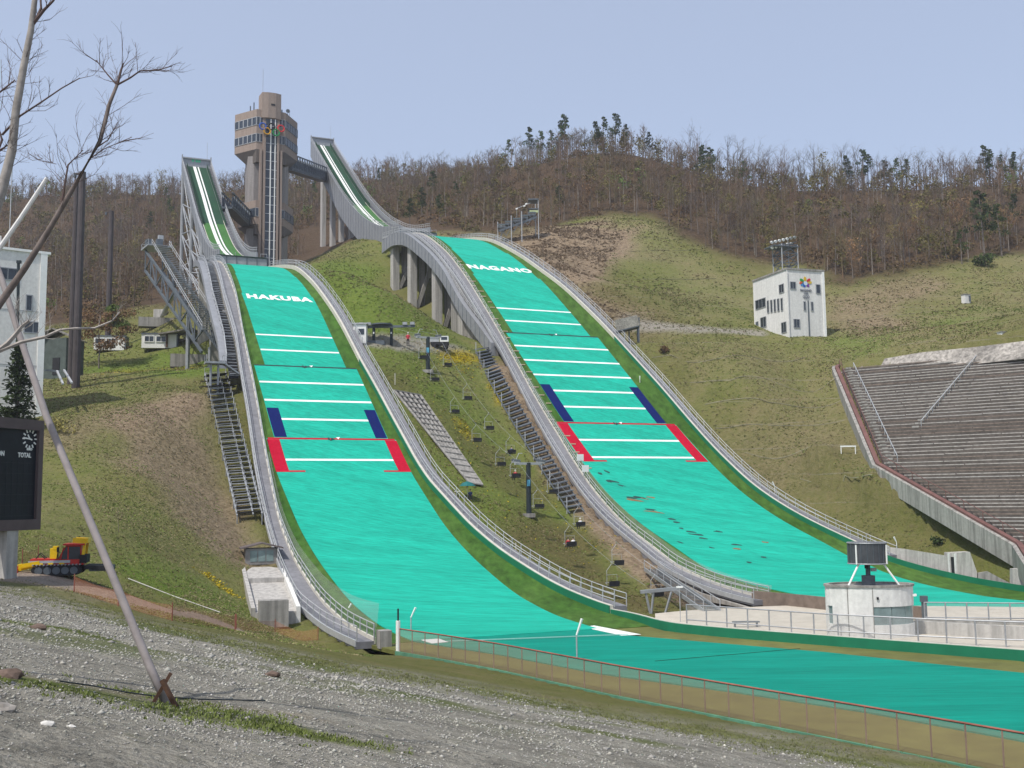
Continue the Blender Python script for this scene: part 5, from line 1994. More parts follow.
# narrow trodden paths along the contour of the right-hand meadow
for line in ([(690, 381), (730, 380), (768, 379), (835, 377)], [(705, 404), (768, 401), (848, 397)], [(715, 427), (768, 424), (845, 420)], [(745, 452), (800, 451), (865, 449)], [(800, 478), (838, 476), (872, 474)],
             [(652, 357), (720, 358), (805, 357)], [(628, 251), (660, 250), (690, 250)], [(632, 238), (668, 238)], [(640, 279), (680, 279), (720, 278)], [(840, 322), (880, 316), (930, 312)], [(900, 345), (960, 336)]):
    P = [hit(*p) for p in line]
    P = [P[i]+(P[i+1]-P[i])*k/10 for i in range(len(P)-1) for k in range(10)]+[P[-1]]
    P = [onground(p[0], p[1]) for p in P]
    mb = MB()
    k = 0
    while k < len(P)-2:
        n_ = min(random.randint(2, 6), len(P)-1-k)
        seg_ = P[k:k+n_+1]
        mb.sweep([[p+np.array([0, -w_, -.05]), p+np.array([0, w_, -.02]), p+np.array([0, w_, .10]), p+np.array([0, -w_, .06])] for p, w_ in zip(seg_, [random.uniform(.05, .2) for _ in seg_])])
        k += n_+random.choice((0, 0, 1))
    tag(mb.build('path', mat('path_dry', (.26, .235, .15), .95, .3, 1.0) if 'path_dry' not in bpy.data.materials else bpy.data.materials['path_dry']), 'narrow dry path along the contour of the meadow', None, kind='structure')
# ------------------------------------------------------------------ white building far left
LB = np.array([-57.35, 130.0, 0.0])
lu = np.array([-.81, -.588, 0.0])         # along the visible front, away from its right corner
ln_ = np.array([.588, -.81, 0.0])
lb = thing('white_building', 'tall white rendered building with few dark windows and a thin roof parapet beside the slope', 'building', (*LB[:2], 11.0))
MB().prism([LB, LB+lu*22, LB+lu*22-ln_*10, LB-ln_*10][0:4], (0, 0, 0)) if False else None
w_ = MB()
w_.prism([(*(LB)[:2], 6.0), (*(LB+lu*22)[:2], 6.0), (*(LB+lu*22-ln_*9)[:2], 6.0), (*(LB-ln_*9)[:2], 6.0)], (0, 0, 25.0))
w_.build('wall', M['wallw'], lb)
r_ = MB()
r_.box(LB+lu*10.8-ln_*4.5+up*31.1, 22.4, 9.4, .3, lu, ln_)
rf = r_.build('roof', M['white'], lb)
MB().box(LB+lu*6.6-ln_*2+up*32.0, 3.0, 2.4, 1.6, lu, ln_).build('roof_house', M['wallw'], rf)
MB().tube([LB+lu*4.0-ln_*2+up*31.2, LB+lu*4.0-ln_*2+up*43.5], .06, 5).build('mast', M['rail'], rf)
MB().tube([LB+lu*10.5-ln_*2+up*31.2, LB+lu*10.5-ln_*2+up*48], .06, 5).build('mast', M['rail'], rf)
MB().box(LB+lu*.35+ln_*.05+up*18.5, .75, .25, 25.1, lu, ln_).build('corner_pilaster', M['white'], lb)


def lbwin(px, py, w, h, panes, fm=None):
    r = ray(px, py)
    t = (LB @ ln_)/(r @ ln_)
    win(lb, r*t, lu, ln_, w, h, panes, fm or M['steel'])


lbwin(3.5, 273.5, 2.9, 1.3, 3)
lbwin(29, 303, .55, 1.8, 1)
lbwin(33, 327.5, 1.9, 1.25, 2)
l = MB()
for z in (17.0, 23.7):
    l.box(LB+lu*11+ln_*.02+up*z, 21, .05, .07, lu, ln_)
l.build('wall_joint', M['rail'], lb)
# lean-to below it
p = hit(52, 352, 40)
sh = thing('green_shed', 'weathered grey green shed with a pitched roof behind the dark light masts', 'shed', p)
p = np.array([-76.0, 178.0, G(-76.0, 178.0)])
sh.location = p
WL[sh.name] = tuple(p)
MB().box(p+up*3.0, 6.2, 5.0, 7.0, (.97, -.2, 0), (.2, .97, 0)).build('wall', mat('shed_green', (.085, .105, .095), .8, .25), sh)
l = MB()
for sg in (-1, 1):
    l.beam(p+np.array([sg*1.75, -3.0, 7.3]), p+np.array([sg*1.75, 3.0, 7.3]), 4.0, .2, (sg*.45, 0, 1))
l.build('roof', M['rubble'], sh)
MB().box(p+np.array([.8, -2.75, 1.8]), 1.3, .1, 2.8, (.97, -.2, 0), (.2, .97, 0)).build('door', M['dark'], sh)


# ------------------------------------------------------------------ dark light masts
def mast(px_top, py_top, py_base, d, r, lb_, arm=0):
    b = at(px_top-2.0, py_base, d)
    b[2] = G(b[0], b[1])
    t = thing('light_mast', lb_, 'mast', b, 'dark floodlight masts left of the small jump')
    top = at(px_top, py_top, d)
    p0 = np.array([top[0], top[1], b[2]-1.5])
    MB().tube([p0, top], [r, r*.8], 10).build('pole', M['polebrown'], t)
    if arm:
        MB().box(top+np.array([-.45, -.1, -.3]), 1.5, .25, .25).build('crossarm', M['polebrown'], t)
        MB().box(top+np.array([-1.0, -.2, -.6]), .3, .4, .5).build('flood_lamp', M['steeld'], t)
    return t


mast(82.6, 172, 374, 150, .58, 'thick dark mast with a short cross arm, taller of the close pair', 1)
mast(76.8, 180, 374, 153, .42, 'slimmer dark mast standing just behind the thick one of the close pair')
mast(111.5, 211, 345, 212, .58, 'dark mast with a small lamp arm standing alone nearer the coaches platform', 1)
b = at(16.5, 331, 124)
t = thing('lamp_pole', 'thin black lamp pole in front of the white building wall', 'pole', b)
MB().tube([at(16.5, 420, 124), at(18.5, 262, 124)], .17, 6).build('pole', M['black'], t)
MB().box(at(19, 262, 124), .5, .3, .35).build('lamp_head', M['black'], t)

# lying ladder-like frames and stuff at the foot of the masts
p = hit(64, 374)
lf = thing('ramp_frame', 'two pale slanting rails of a small ramp beside the foot of the masts', 'ramp', p)
for k in (0, 1):
    MB().beam(at(57+k*7, 371-k*1, 131), at(63+k*9, 384-k*1, 127), .22, .2).build('rail', M['rail'], lf)
MB().beam(at(45, 370, 132), at(60, 371.5, 132), .2, .25).build('cross_rail', M['steel'], lf)

# ------------------------------------------------------------------ site huts
for px, py, wd, lb_ in ((160.5, 347.0, 6.8, 'white prefabricated hut with two windows, nearer the coaches platform'), (111, 349.0, 6.0, 'white prefabricated hut half hidden behind the reddish budding tree')):
    p = hit(px, py + 1.5)
    wd *= p[1]/211
    p = p + up*.1
    h_ = thing('site_hut', lb_, 'hut', p, 'white site huts')
    ux = np.array([.985, .17, 0])
    uy = np.array([-.17, .985, 0])
    MB().box(p+up*1.15, wd, 3.0, 2.7, ux, uy).build('wall', M['white'], h_)
    MB().box(p+up*2.6, wd+.2, 3.3, .25, ux, uy).build('roof', M['steeld'], h_)
    for x, w2 in ((-1.9, 1.6), (.3, 1.7)):
        win(h_, p+ux*x-uy*1.52+up*1.55, ux, -uy, w2, 1.0, 2, M['white'])
    MB().box(p+ux*(wd/2-.05)+up*1.1, .25, 3.05, 2.6, ux, uy).build('end_panel', M['steeld'], h_)
# open shelter with a sagging roof right of the huts and concrete blocks behind
p = at(178, 343, 206)
p[2] = G(p[0], p[1])
os_ = thing('open_shelter', 'low open shelter with a worn grey roof right of the white huts', 'shelter', p)
for x in (-1.8, 2.6):
    MB().box(p+np.array([x, -1.2, .8]), .3, .3, 2.6).build('post', M['wood'], os_)
MB().beam(p+np.array([-3.2, 0, 2.0]), p+np.array([3.4, 0, 3.0]), 4.5, .3).build('roof', M['rubble'], os_)
MB().box(p+np.array([.5, 1.8, .7]), 5.5, .2, 1.8).build('back_wall', M['tan'], os_)
for px, py, d, sx, sy, sz, lb_ in ((163, 324, 228, 10, 3, 2.0, 'long low concrete plinth on the slope behind the huts'), (196, 343, 196, 9, 2, 2.4, 'pale concrete plinth at the foot of the coaches platform posts')):
    p = at(px, py, d)
    p[2] = G(p[0], p[1])
    tag(MB().box(p+up*.2, sx, sy, sz, (.95, .3, 0), (-.3, .95, 0)).build('concrete_plinth', M['concd']), lb_, 'plinth')
q = onz(0, 0, 1) if False else None

# ------------------------------------------------------------------ scoreboard
bd = np.array([.292, .956, 0.0])
bn = np.array([.956, -.292, 0.0])
BR = at(40.3, 421, 65.0)                  # top right corner
top, bot = BR[2], at(40.0, 529.5, 65.0)[2]
BR = np.array([BR[0], BR[1], 0])
gz = G(BR[0]-2, BR[1]-4)
sb = thing('scoreboard', 'large dark scoreboard in a brown frame with a round clock and white headings', 'scoreboard', (BR[0]-1.5, BR[1]-3.5, gz))
WB = 11.5
fr = MB()
fz0 = .42
for (a, b, z0, z1) in ((0, WB, top-.62, top), (0, WB, bot, bot+.62), (0, .38, bot+.62, top-.62), (WB-.38, WB, bot+.62, top-.62)):
    fr.box(BR-bd*(a+b)/2+up*(z0+z1)/2, b-a, .6, z1-z0, bd, bn)
fr.build('frame', M['boardframe'], sb)
MB().box(BR-bd*(WB/2)-bn*.1+up*(top+bot)/2, WB-.7, .4, top-bot-1.2, bd, bn).build('face', M['board'], sb)
MB().box(BR-bd*(WB/2)-bn*.35+up*(top+bot)/2, WB-.1, .3, top-bot-.1, bd, bn).build('back', M['polebrown'], sb)
W0 = BR+bn*.115


def onboard(a, z):            # a metres left of the right edge
    return W0 - bd*a + up*z


ckz, cka = top-1.14, .96
for k in range(12):
    a = 2*math.pi*k/12
    c = onboard(cka - .50*math.sin(a), ckz + .50*math.cos(a))
    vd = -(-bd)*math.sin(a)*1.0
    rad = bd*math.sin(a)+up*math.cos(a)
    tan_ = bd*math.cos(a)-up*math.sin(a)
    MB().box(c, .20, .085, .03, rad, tan_, bn).build('clock_mark', M['white'], sb)
for a, L in ((R_(275), .52), (R_(325), .30), (R_(105), .2)):
    rad = bd*math.sin(a)+up*math.cos(a)
    tan_ = bd*math.cos(a)-up*math.sin(a)
    MB().box(onboard(cka, ckz)+rad*L/2, L, .085, .035, rad, tan_, bn).build('clock_hand', M['white'], sb)
for txt, a, z, sz in (('TOTAL', 1.35, top-2.14, .38), ('POSITION', 3.75, top-2.1, .40), ('SEIKO', .96, top-1.76, .19)):
    o_ = onboard(a, z)
    text_on('heading', txt, sz, lambda u_, v_, w2: o_ + bd*u_ + up*v_ + bn*w2, sb, M['white'], .01, 1.05, .85, .012)
gl_ = MB()
for c in range(1, 12):
    gl_.box(onboard(c*.46+.45, (bot+top)/2-.75)-bn*.005, .025, .012, top-bot-3.4, bd, bn)
for r in range(6):
    gl_.box(onboard(WB/2, bot+.85+r*.62)-bn*.005, WB-1.0, .012, .03, bd, bn)
gl_.build('cell_grid', mat('board_grid', (.018, .022, .032), .5, .2), sb)
for a in (2.2, 8.8):
    MB().box(BR-bd*a-bn*.1+up*(bot+gz-2)/2, .9, .7, bot-gz+2, bd, bn).build('leg', M['conc'], sb)
MB().box(onboard(1.25, bot+.30), .42, .03, .3, bd, bn).build('notice', M['rail'], sb)

# ------------------------------------------------------------------ snow groomer
sgp = hit(59, 574.5)
sgz = sgp[2]
sgp = np.array([sgp[0], sgp[1], sgz])
sg_ = thing('snow_groomer', 'red and yellow tracked snow groomer with its blade lowered beside the scoreboard', 'snow groomer', sgp)
gx = np.array([-.97, -.24, 0])            # front (blade) to the left
gy = np.array([.24, -.97, 0])
GS = .84


def sp(x, y, z):
    return sgp + (gx*x + gy*y + up*z)*GS


for y in (-.95, .95):
    tr = MB()
    prof_ = [(-1.75, .32), (-1.55, .08), (-1.2, 0), (1.1, 0), (1.5, .12), (1.72, .38), (1.6, .62), (1.2, .74), (-1.3, .74), (-1.65, .58)]
    tr.prism([sp(x, y-.38, z) for x, z in prof_], gy*.76*GS)
    trk = tr.build('track', M['dark'], sg_)
    for x in (-1.2, -.6, 0, .6, 1.2):
        MB().tube([sp(x, y-.40, .36), sp(x, y+.40, .36)], .27*GS, 12).build('wheel', M['steeld'], trk)
    cl = MB()
    for k in range(14):
        cl.box(sp(-1.6+k*.245, y, .77), .07, .8, .07, gx, gy)
    cl.build('track_cleat', M['steel'], trk)
MB().prism([sp(x, -.9, z) for x, z in ((-1.8, .72), (1.7, .72), (1.75, .98), (.9, 1.08), (-1.8, 1.08))], gy*1.8*GS).build('chassis', M['redpaint'], sg_)
cab = MB().prism([sp(x-1.0, -.82, z) for x, z in ((-.65, 1.05), (.95, 1.05), (.80, 1.55), (.45, 2.12), (-.60, 2.12))], gy*1.64*GS).build('cab', M['redpaint'], sg_)
MB().prism([sp(x-1.0, .825, z) for x, z in ((-.56, 1.14), (.86, 1.14), (.72, 1.55), (.42, 2.04), (-.52, 2.04))], gy*.03*GS).build('side_window', M['glass'], cab)
MB().prism([sp(-.01, -.7, 1.15), sp(-.01, .7, 1.15), sp(-.48, .7, 2.02), sp(-.48, -.7, 2.02)], gx*.03).build('windscreen', M['glass'], cab)
MB().box(sp(-1.1, 0, 2.2), 1.25, 1.75, .1, gx, gy).build('roof', M['redpaint'], cab)
l = MB()
l.beam(sp(-.72, .86, 1.1), sp(-.72, .86, 2.1), .07, .07).beam(sp(-.2, .86, 1.12), sp(-.38, .86, 2.0), .05, .05)
l.build('window_post', M['redpaint'], cab)
MB().tube([sp(.05, .95, 1.2), sp(-.05, 1.1, 1.75)], .03, 5).build('mirror_arm', M['dark'], cab)
MB().box(sp(-.05, 1.12, 1.85), .12, .16, .3, gx, gy).build('mirror', M['dark'], cab)
MB().box(sp(.85, 0, 1.14), 1.7, 1.5, .10, gx, gy).build('front_deck', M['redpaint'], sg_)
MB().box(sp(.55, .93, .98), 2.4, .05, .16, gx, gy).build('white_stripe', M['rail'], sg_)
for x in (-.3, .45, 1.15):
    MB().box(sp(x, .96, .84), .30, .04, .10, gx, gy).build('side_reflector', M['yellow'], sg_)
MB().box(sp(-1.75, 0, 1.15), .4, 1.6, .5, gx, gy).build('rear_case', M['dark'], sg_)
l = MB()
l.tube([sp(.9, .5, 1.2), sp(1.3, .5, 1.55), sp(1.6, .5, 1.1), sp(2.4, .5, .7)], .04, 5)
l.tube([sp(.9, -.2, 1.2), sp(1.35, -.2, 1.6), sp(1.7, -.2, 1.1), sp(2.4, -.2, .7)], .04, 5)
l.build('hydraulic_hose', M['dark'], sg_)
rk = MB()
rk.beam(sp(-1.7, .75, 1.1), sp(-1.85, .75, 2.45), .16, .16).beam(sp(-1.85, .75, 2.45), sp(-1.0, .75, 2.50), .22, .3)
rk.beam(sp(-1.7, -.75, 1.1), sp(-1.85, -.75, 2.45), .16, .16).beam(sp(-1.85, -.75, 2.45), sp(-1.0, -.75, 2.5), .22, .3).beam(sp(-1.85, -.75, 2.45), sp(-1.85, .75, 2.45), .3, .3)
rk.build('rear_bar', M['yellow'], sg_)
MB().box(sp(.30, .42, 1.50), .42, .6, .75, gx, gy).build('front_housing', M['yellow'], sg_)
MB().box(sp(.18, .5, 1.98), .3, .5, .2, gx, gy).build('front_lamp', M['yellow'], sg_)
for y in (-.6, .6):
    MB().beam(sp(1.5, y, .72), sp(2.7, y, .45), .18, .2).build('blade_arm', M['yellow'], sg_)
MB().beam(sp(1.2, .9, .95), sp(2.6, .9, .72), .14, .2).build('blade_ram', M['yellow'], sg_)
bl = MB()
bl.sweep([[sp(2.70+dx, y, z) for dx, z in ((.12, .05), (-.02, .28), (-.02, .55), (.12, .78), (.20, .78), (.06, .55), (.06, .28), (.20, .05))] for y in (-1.6, 1.6)])
blade = bl.build('blade', M['yellow'], sg_)
MB().beam(sp(2.82, -1.6, .06), sp(2.82, 1.6, .06), .1, .14).build('cutting_edge', M['redpaint'], blade)
MB().box(sp(2.82, 1.62, .4), .5, .06, .6, gx, gy).build('side_plate', M['redpaint'], blade)
MB().beam(sp(-1.9, 0, .55), sp(-3.6, 0, .45), 2.2, .25).build('tiller', M['dark'], sg_)
fl_ = MB()
for k in range(14):
    fl_.box(sp(-3.0, -1.1+k*.17, .42), 1.3, .05, .3, gx, gy)
fl_.build('tiller_comb', M['steeld'], sg_)

# orange barrier nets
nets = [([(22, 566), (38, 562)], 'short orange barrier net behind the snow groomer blade', 1.0),
        ([(74, 592), (118, 606), (172, 621), (235, 631)], 'orange barrier net sagging along the pinkish track', .9),
        ([(236, 629), (275, 632), (318, 640)], 'orange barrier net at the foot of the concrete chute', .9)]
for pts, lb_, hh in nets:
    P = [hit(*p) for p in pts]
    t = thing('barrier_net', lb_, 'net', P[0], 'orange barrier nets')
    for p in P:
        MB().tube([p-up*.1, p+up*hh*1.15], .035, 5).build('post', M['fencered'], t)
    P = [P[i]+(P[i+1]-P[i])*k/6 for i in range(len(P)-1) for k in range(6)]+[P[-1]]
    P = [onground(p[0], p[1]) for p in P]
    MB().strip([p+up*.03 for p in P], [p+up*(hh-.12*abs(math.sin(i*.52))) for i, p in enumerate(P)]).build('mesh', M['neto'], t)

# ------------------------------------------------------------------ concrete chute with a small roofed hut at its head
ct0, ct1 = at(262, 572, 108), at(276, 612, 92)
ch = thing('concrete_chute', 'stained concrete chute with side walls stepping down beside the small jump walkway', 'chute', ct1)
cd = np.array([ct1[0]-ct0[0], ct1[1]-ct0[1], 0])
cd /= np.linalg.norm(cd)
cn = np.array([-cd[1], cd[0], 0])
L_ = float((ct1-ct0)[:2] @ cd[:2])
wv = 3.4
MB().prism([ct0-cn*wv/2+up*0, ct0-cn*wv/2-up*5, ct1-cn*wv/2-up*2, ct1-cn*wv/2], cn*wv).build('ramp', M['conc'], ch)
mpb = ct0+(ct1-ct0)*.30
MB().prism([ct0-cn*wv/2+up*.5, ct0-cn*wv/2-up*2, mpb-cn*wv/2-up*2, mpb-cn*wv/2+up*.45], cn*wv).build('upper_slab', M['conc'], ch)
for sg in (-1, 1):
    MB().prism([ct0+cn*sg*wv/2+up*.85-cd*.8, ct0+cn*sg*wv/2-up*5-cd*.8, ct1+cn*sg*wv/2-up*2, ct1+cn*sg*wv/2+up*.4], cn*sg*.35).build('side_wall', M['wallw'] if sg > 0 else M['conc'], ch)
MB().box(ct1+cd*.9+up*.0-cn*.3, 1.4, 2.4, 2.2, cd, cn).build('foot_box', M['concd'], ch)
hp_ = ct0-cd*1.8+up*.75
hu = thing('chute_hut', 'small grey hut with a shallow pitched roof at the head of the concrete chute', 'hut', hp_)
MB().box(hp_+up*.75, 2.4, 3.2, 1.6, cd, cn).build('wall', mat('hut_grey', (.24, .23, .22), .8, .2), hu)
for k in (-1.02, 0.0, 1.02):
    MB().box(hp_+cd*1.21+cn*k*.78+up*.8, .06, .70, 1.1, cd, cn).build('window', M['glassl'], hu)
rfm = MB()
for sg in (-1, 1):
    rfm.prism([hp_+cd*1.6+up*2.0, hp_+cd*1.6+cn*sg*2.1+up*1.5, hp_-cd*1.5+cn*sg*2.1+up*1.5, hp_-cd*1.5+up*2.0], up*.14)
rfm.build('roof', mat('hut_roof', (.13, .105, .10), .8, .25), hu)

# thin cable from the chute across the meadow
a_, b_ = hit(128, 580), hit(220, 614)
tag(MB().tube([a_+up*.12, (a_+b_)/2+up*.05, b_+up*.12], .045, 4).build('ground_cable', M['cream']), 'thin pale cable lying across the grass above the pinkish track', 'cable')


# ------------------------------------------------------------------ stepped platforms, lattice mats and stairs on the slopes
def quadgrid(TL, TR, BL, BR_, n):
    return [(TL+(BL-TL)*k/n, TR+(BR_-TR)*k/n) for k in range(n+1)]


TL, TR, BL, BR2 = hit(204.5, 380), hit(225.5, 378), hit(237, 524), hit(262, 522)
t = thing('stepped_platform', 'long dark stepped viewing platform of open treads and pale frames along the small slope', 'steps', BL)
lift = up*.9
ks = np.linspace(0, 1, 10)
HL = [hit(204.5+32.5*k, 380+144*k)+lift for k in ks]
HR = [hit(225.5+36.5*k, 378+144*k)+lift for k in ks]
rows = [(np.array([np.interp(q, ks, [p[i] for p in HL]) for i in range(3)]), np.array([np.interp(q, ks, [p[i] for p in HR]) for i in range(3)])) for q in np.linspace(0, 1, 28)]
for k, (a, b) in enumerate(rows[:-1]):
    a2, b2 = rows[k+1]
    f = (a2-a)
    MB().beam(a+f*.42, b+f*.42, np.linalg.norm(f[:2])*.72, .09).build('tread', M['dark'], t)
    fm = MB()
    m1 = a+(b-a)*.64
    for p, q in ((a, m1), (m1, b)):
        fm.beam(p+up*.05, q+up*.05, .07, .09)
        fm.beam(p+up*.06, p+up*.95, .06, .06)
    fm.beam(b+up*.05, b+up*.9, .08, .08)
    fm.beam(a+up*.95, m1+up*.95, .05, .05)
    fm.build('step_frame', M['rail'], t)
for f_ in (0, .64, 1):
    P = [a+(b-a)*f_ for a, b in rows]
    MB().beam(P[0]+up*.0, P[-1], .14, .2).build('stringer', M['steel'], t)
l = MB()
for k in range(0, 28, 3):
    a, b = rows[k]
    for p in (a, b):
        l.tube([p, onground(p[0], p[1], -.3)], .06, 4)
l.build('leg', M['steel'], t)

TL, TR, BL, BR2 = hit(394, 391), hit(420, 396), hit(470, 484), hit(482, 486)
t = thing('slope_grating', 'pale tapering concrete grating laid on the grass between the two jumps', 'grating', TL)
rows = quadgrid(TL+up*.15, TR+up*.15, BL+up*.15, BR2+up*.15, 16)
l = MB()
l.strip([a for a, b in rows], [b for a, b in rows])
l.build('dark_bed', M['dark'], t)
l = MB()
for a, b in rows:
    l.beam(a+up*.06, b+up*.06, .62, .14)
for f_ in (0, .2, .4, .6, .8, 1):
    l.beam(rows[0][0]+(rows[0][1]-rows[0][0])*f_+up*.07, rows[-1][0]+(rows[-1][1]-rows[-1][0])*f_+up*.07, .42, .14)
l.build('concrete_grating', M['concd'], t)

pts_l = [hit(*p) for p in ((476, 354), (490, 385), (513, 425), (537, 465), (570, 517))]
pts_r = [hit(*p) for p in ((487, 352), (504, 383), (528, 423), (552, 463), (584, 515))]
seg = np.linspace(0, 1, 41)


def along(P, t):
    P = np.array(P)
    d_ = np.concatenate([[0], np.cumsum(np.linalg.norm(np.diff(P, axis=0), axis=1))])
    return np.array([np.interp(t*d_[-1], d_, P[:, i]) for i in range(3)])


t = thing('slope_stair', 'long dark open-tread stair with pale posts climbing beside the larger jump', 'stairs', pts_l[-1])
for k, s in enumerate(seg[:-1]):
    a, b = along(pts_l, s)+up*.8, along(pts_r, s)+up*.8
    a2 = along(pts_l, seg[k+1])+up*.8
    MB().beam(a, b, .95, .16).build('tread', mat('tread_dark', (.15, .165, .185), .6, .25) if k == 0 else bpy.data.materials['tread_dark'], t)
    if k % 3 == 0:
        MB().tube([a-up*1.0, a+up*1.3], .07, 5).build('post', M['rail'], t)
for P in (pts_l, pts_r):
    MB().tube([along(P, s)+up*.55 for s in seg], .10, 5).build('stringer', M['steeld'], t)
# ------------------------------------------------------------------ people (one skinned body each)
def person(label, base, pose, top, facing=-math.pi/2, group=None, hat=None, scale=1.0):
    """pose: 'stand' or 'sit'. base = point between the feet (stand) or under the seat (sit)."""
    base = np.array(base, float)
    t = thing('person', label, 'person', base, group)
    if pose == 'stand':
        J = {'pel': (0, 0, .95), 'che': (0, 0, 1.30), 'nec': (0, 0, 1.50), 'hea': (0, -.02, 1.66), 'hl': (.10, 0, .92), 'kl': (.11, -.02, .50), 'fl': (.12, 0, .08), 'tl': (.12, -.16, .04),
             'hr': (-.10, 0, .92), 'kr': (-.11, -.02, .50), 'fr': (-.12, 0, .08), 'tr': (-.12, -.16, .04), 'sl': (.20, 0, 1.43), 'el': (.26, .03, 1.14), 'wl': (.25, -.08, .90), 'sr': (-.20, 0, 1.43), 'er': (-.26, .03, 1.14), 'wr': (-.25, -.08, .90)}
    else:
        J = {'pel': (0, 0, .10), 'che': (0, .05, .45), 'nec': (0, .04, .65), 'hea': (0, .0, .82), 'hl': (.10, -.02, .09), 'kl': (.12, -.44, .10), 'fl': (.12, -.50, -.34), 'tl': (.12, -.66, -.37),
             'hr': (-.10, -.02, .09), 'kr': (-.12, -.44, .10), 'fr': (-.12, -.50, -.34), 'tr': (-.12, -.66, -.37), 'sl': (.20, .04, .58), 'el': (.25, -.04, .30), 'wl': (.18, -.28, .22), 'sr': (-.20, .04, .58), 'er': (-.25, -.04, .30), 'wr': (-.18, -.28, .22)}
    R = {'pel': .15, 'che': .16, 'nec': .06, 'hea': .105, 'hl': .10, 'kl': .065, 'fl': .05, 'tl': .035, 'hr': .10, 'kr': .065, 'fr': .05, 'tr': .035, 'sl': .07, 'el': .05, 'wl': .035, 'sr': .07, 'er': .05, 'wr': .035}
    E = [('pel', 'che'), ('che', 'nec'), ('nec', 'hea'), ('pel', 'hl'), ('hl', 'kl'), ('kl', 'fl'), ('fl', 'tl'), ('pel', 'hr'), ('hr', 'kr'), ('kr', 'fr'), ('fr', 'tr'), ('che', 'sl'), ('sl', 'el'), ('el', 'wl'), ('che', 'sr'), ('sr', 'er'), ('er', 'wr')]
    hz = J['hea']
    for sx, s_ in ((1, 'l'), (-1, 'r')):      # five short fingers per hand
        w_ = np.array(J['w'+s_])
        d_ = w_ - np.array(J['e'+s_])
        d_ /= np.linalg.norm(d_)
        side = np.array([0, 1.0, 0]) if abs(d_[1]) < .8 else np.array([1.0, 0, 0])
        for k, L in enumerate((.06, .085, .09, .085, .07)):
            n_ = 'f%s%d' % (s_, k)
            J[n_] = tuple(w_ + d_*L + side*(k-2)*.018)
            R[n_] = .010
            E.append(('w'+s_, n_))
    names = list(J)
    me = bpy.data.meshes.new('person_body')
    ca, sa_ = math.cos(facing+math.pi/2), math.sin(facing+math.pi/2)
    rot = lambda p: (scale*(p[0]*ca-p[1]*sa_), scale*(p[0]*sa_+p[1]*ca), scale*p[2])
    me.from_pydata([rot(J[n]) for n in names], [(names.index(a), names.index(b)) for a, b in E], [])
    o = bpy.data.objects.new('tmp_body', me)
    COL.objects.link(o)
    md = o.modifiers.new('skin', 'SKIN')
    for i, n in enumerate(names):
        me.skin_vertices[0].data[i].radius = (R[n]*scale, R[n]*scale)
        me.skin_vertices[0].data[i].use_root = (n == 'pel')
    sb_ = o.modifiers.new('sub', 'SUBSURF')
    sb_.levels = 1
    bpy.context.view_layer.update()
    new = bpy.data.meshes.new_from_object(o.evaluated_get(bpy.context.evaluated_depsgraph_get()))
    bpy.data.objects.remove(o)
    body = bpy.data.objects.new('body', new)
    COL.objects.link(body)
    body.parent = t
    for m in (M['skin'], top, M['trouser']):
        new.materials.append(m)
    zt, zb = (J['nec'][2]-.03)*scale, (J['pel'][2]+.02)*scale
    hd = rot(hz)
    for p in new.polygons:
        c = p.center
        leg = c.z < zb if pose == 'stand' else (c.z < .16*scale)
        hand = any((Vector(rot(J['w'+q]))-c).length < .13*scale for q in 'lr')
        p.material_index = 0 if (c.z > zt or hand) else (2 if leg else 1)
        p.use_smooth = True
    hb_ = MB()
    rows = []
    for i in range(5):
        th = (i/4)*1.5
        rr = .118*scale*math.sin(th+.08)
        rows.append([np.array(WL[t.name])+np.array(hd)+np.array([rr*math.cos(a), rr*math.sin(a), .01+.125*scale*math.cos(th)]) for a in np.linspace(0, 2*math.pi, 9)[:-1]])
    hb_.sweep(rows)
    hb_.build('hair' if not hat else 'cap', hat or M['hair'], t, smooth=True)
    f = np.array(rot((0, -1, 0)))/scale
    sd_ = np.array(rot((1, 0, 0)))/scale
    H = np.array(WL[t.name])+np.array(hd)
    fc = MB()
    for k in (-1, 1):
        fc.box(H+f*.100*scale+sd_*k*.035*scale+up*.01*scale, .022*scale, .014*scale, .012*scale)
    fc.box(H+f*.100*scale-up*.05*scale, .045*scale, .012*scale, .010*scale)
    fc.build('face_mark', M['hair'], t)
    MB().tube([H+f*.095*scale+up*.01*scale, H+f*.125*scale-up*.02*scale], [.008*scale, .014*scale], 5).build('nose', M['skin'], t)
    return t


# ------------------------------------------------------------------ chair lift between the two hills
LT = 'chair lift towers on the meadow'
T_top = hit(428, 372)
T_mid = hit(529, 516)
T_bot = hit(661, 614)


def lift_axis(p, q):
    d = q-p
    d = np.array([d[0], d[1], 0])
    d /= np.linalg.norm(d)
    return d, np.array([-d[1], d[0], 0])


lax, lsd = lift_axis(T_top, T_bot)
if lsd[0] < 0:
    lsd = -lsd
HALF = 1.75


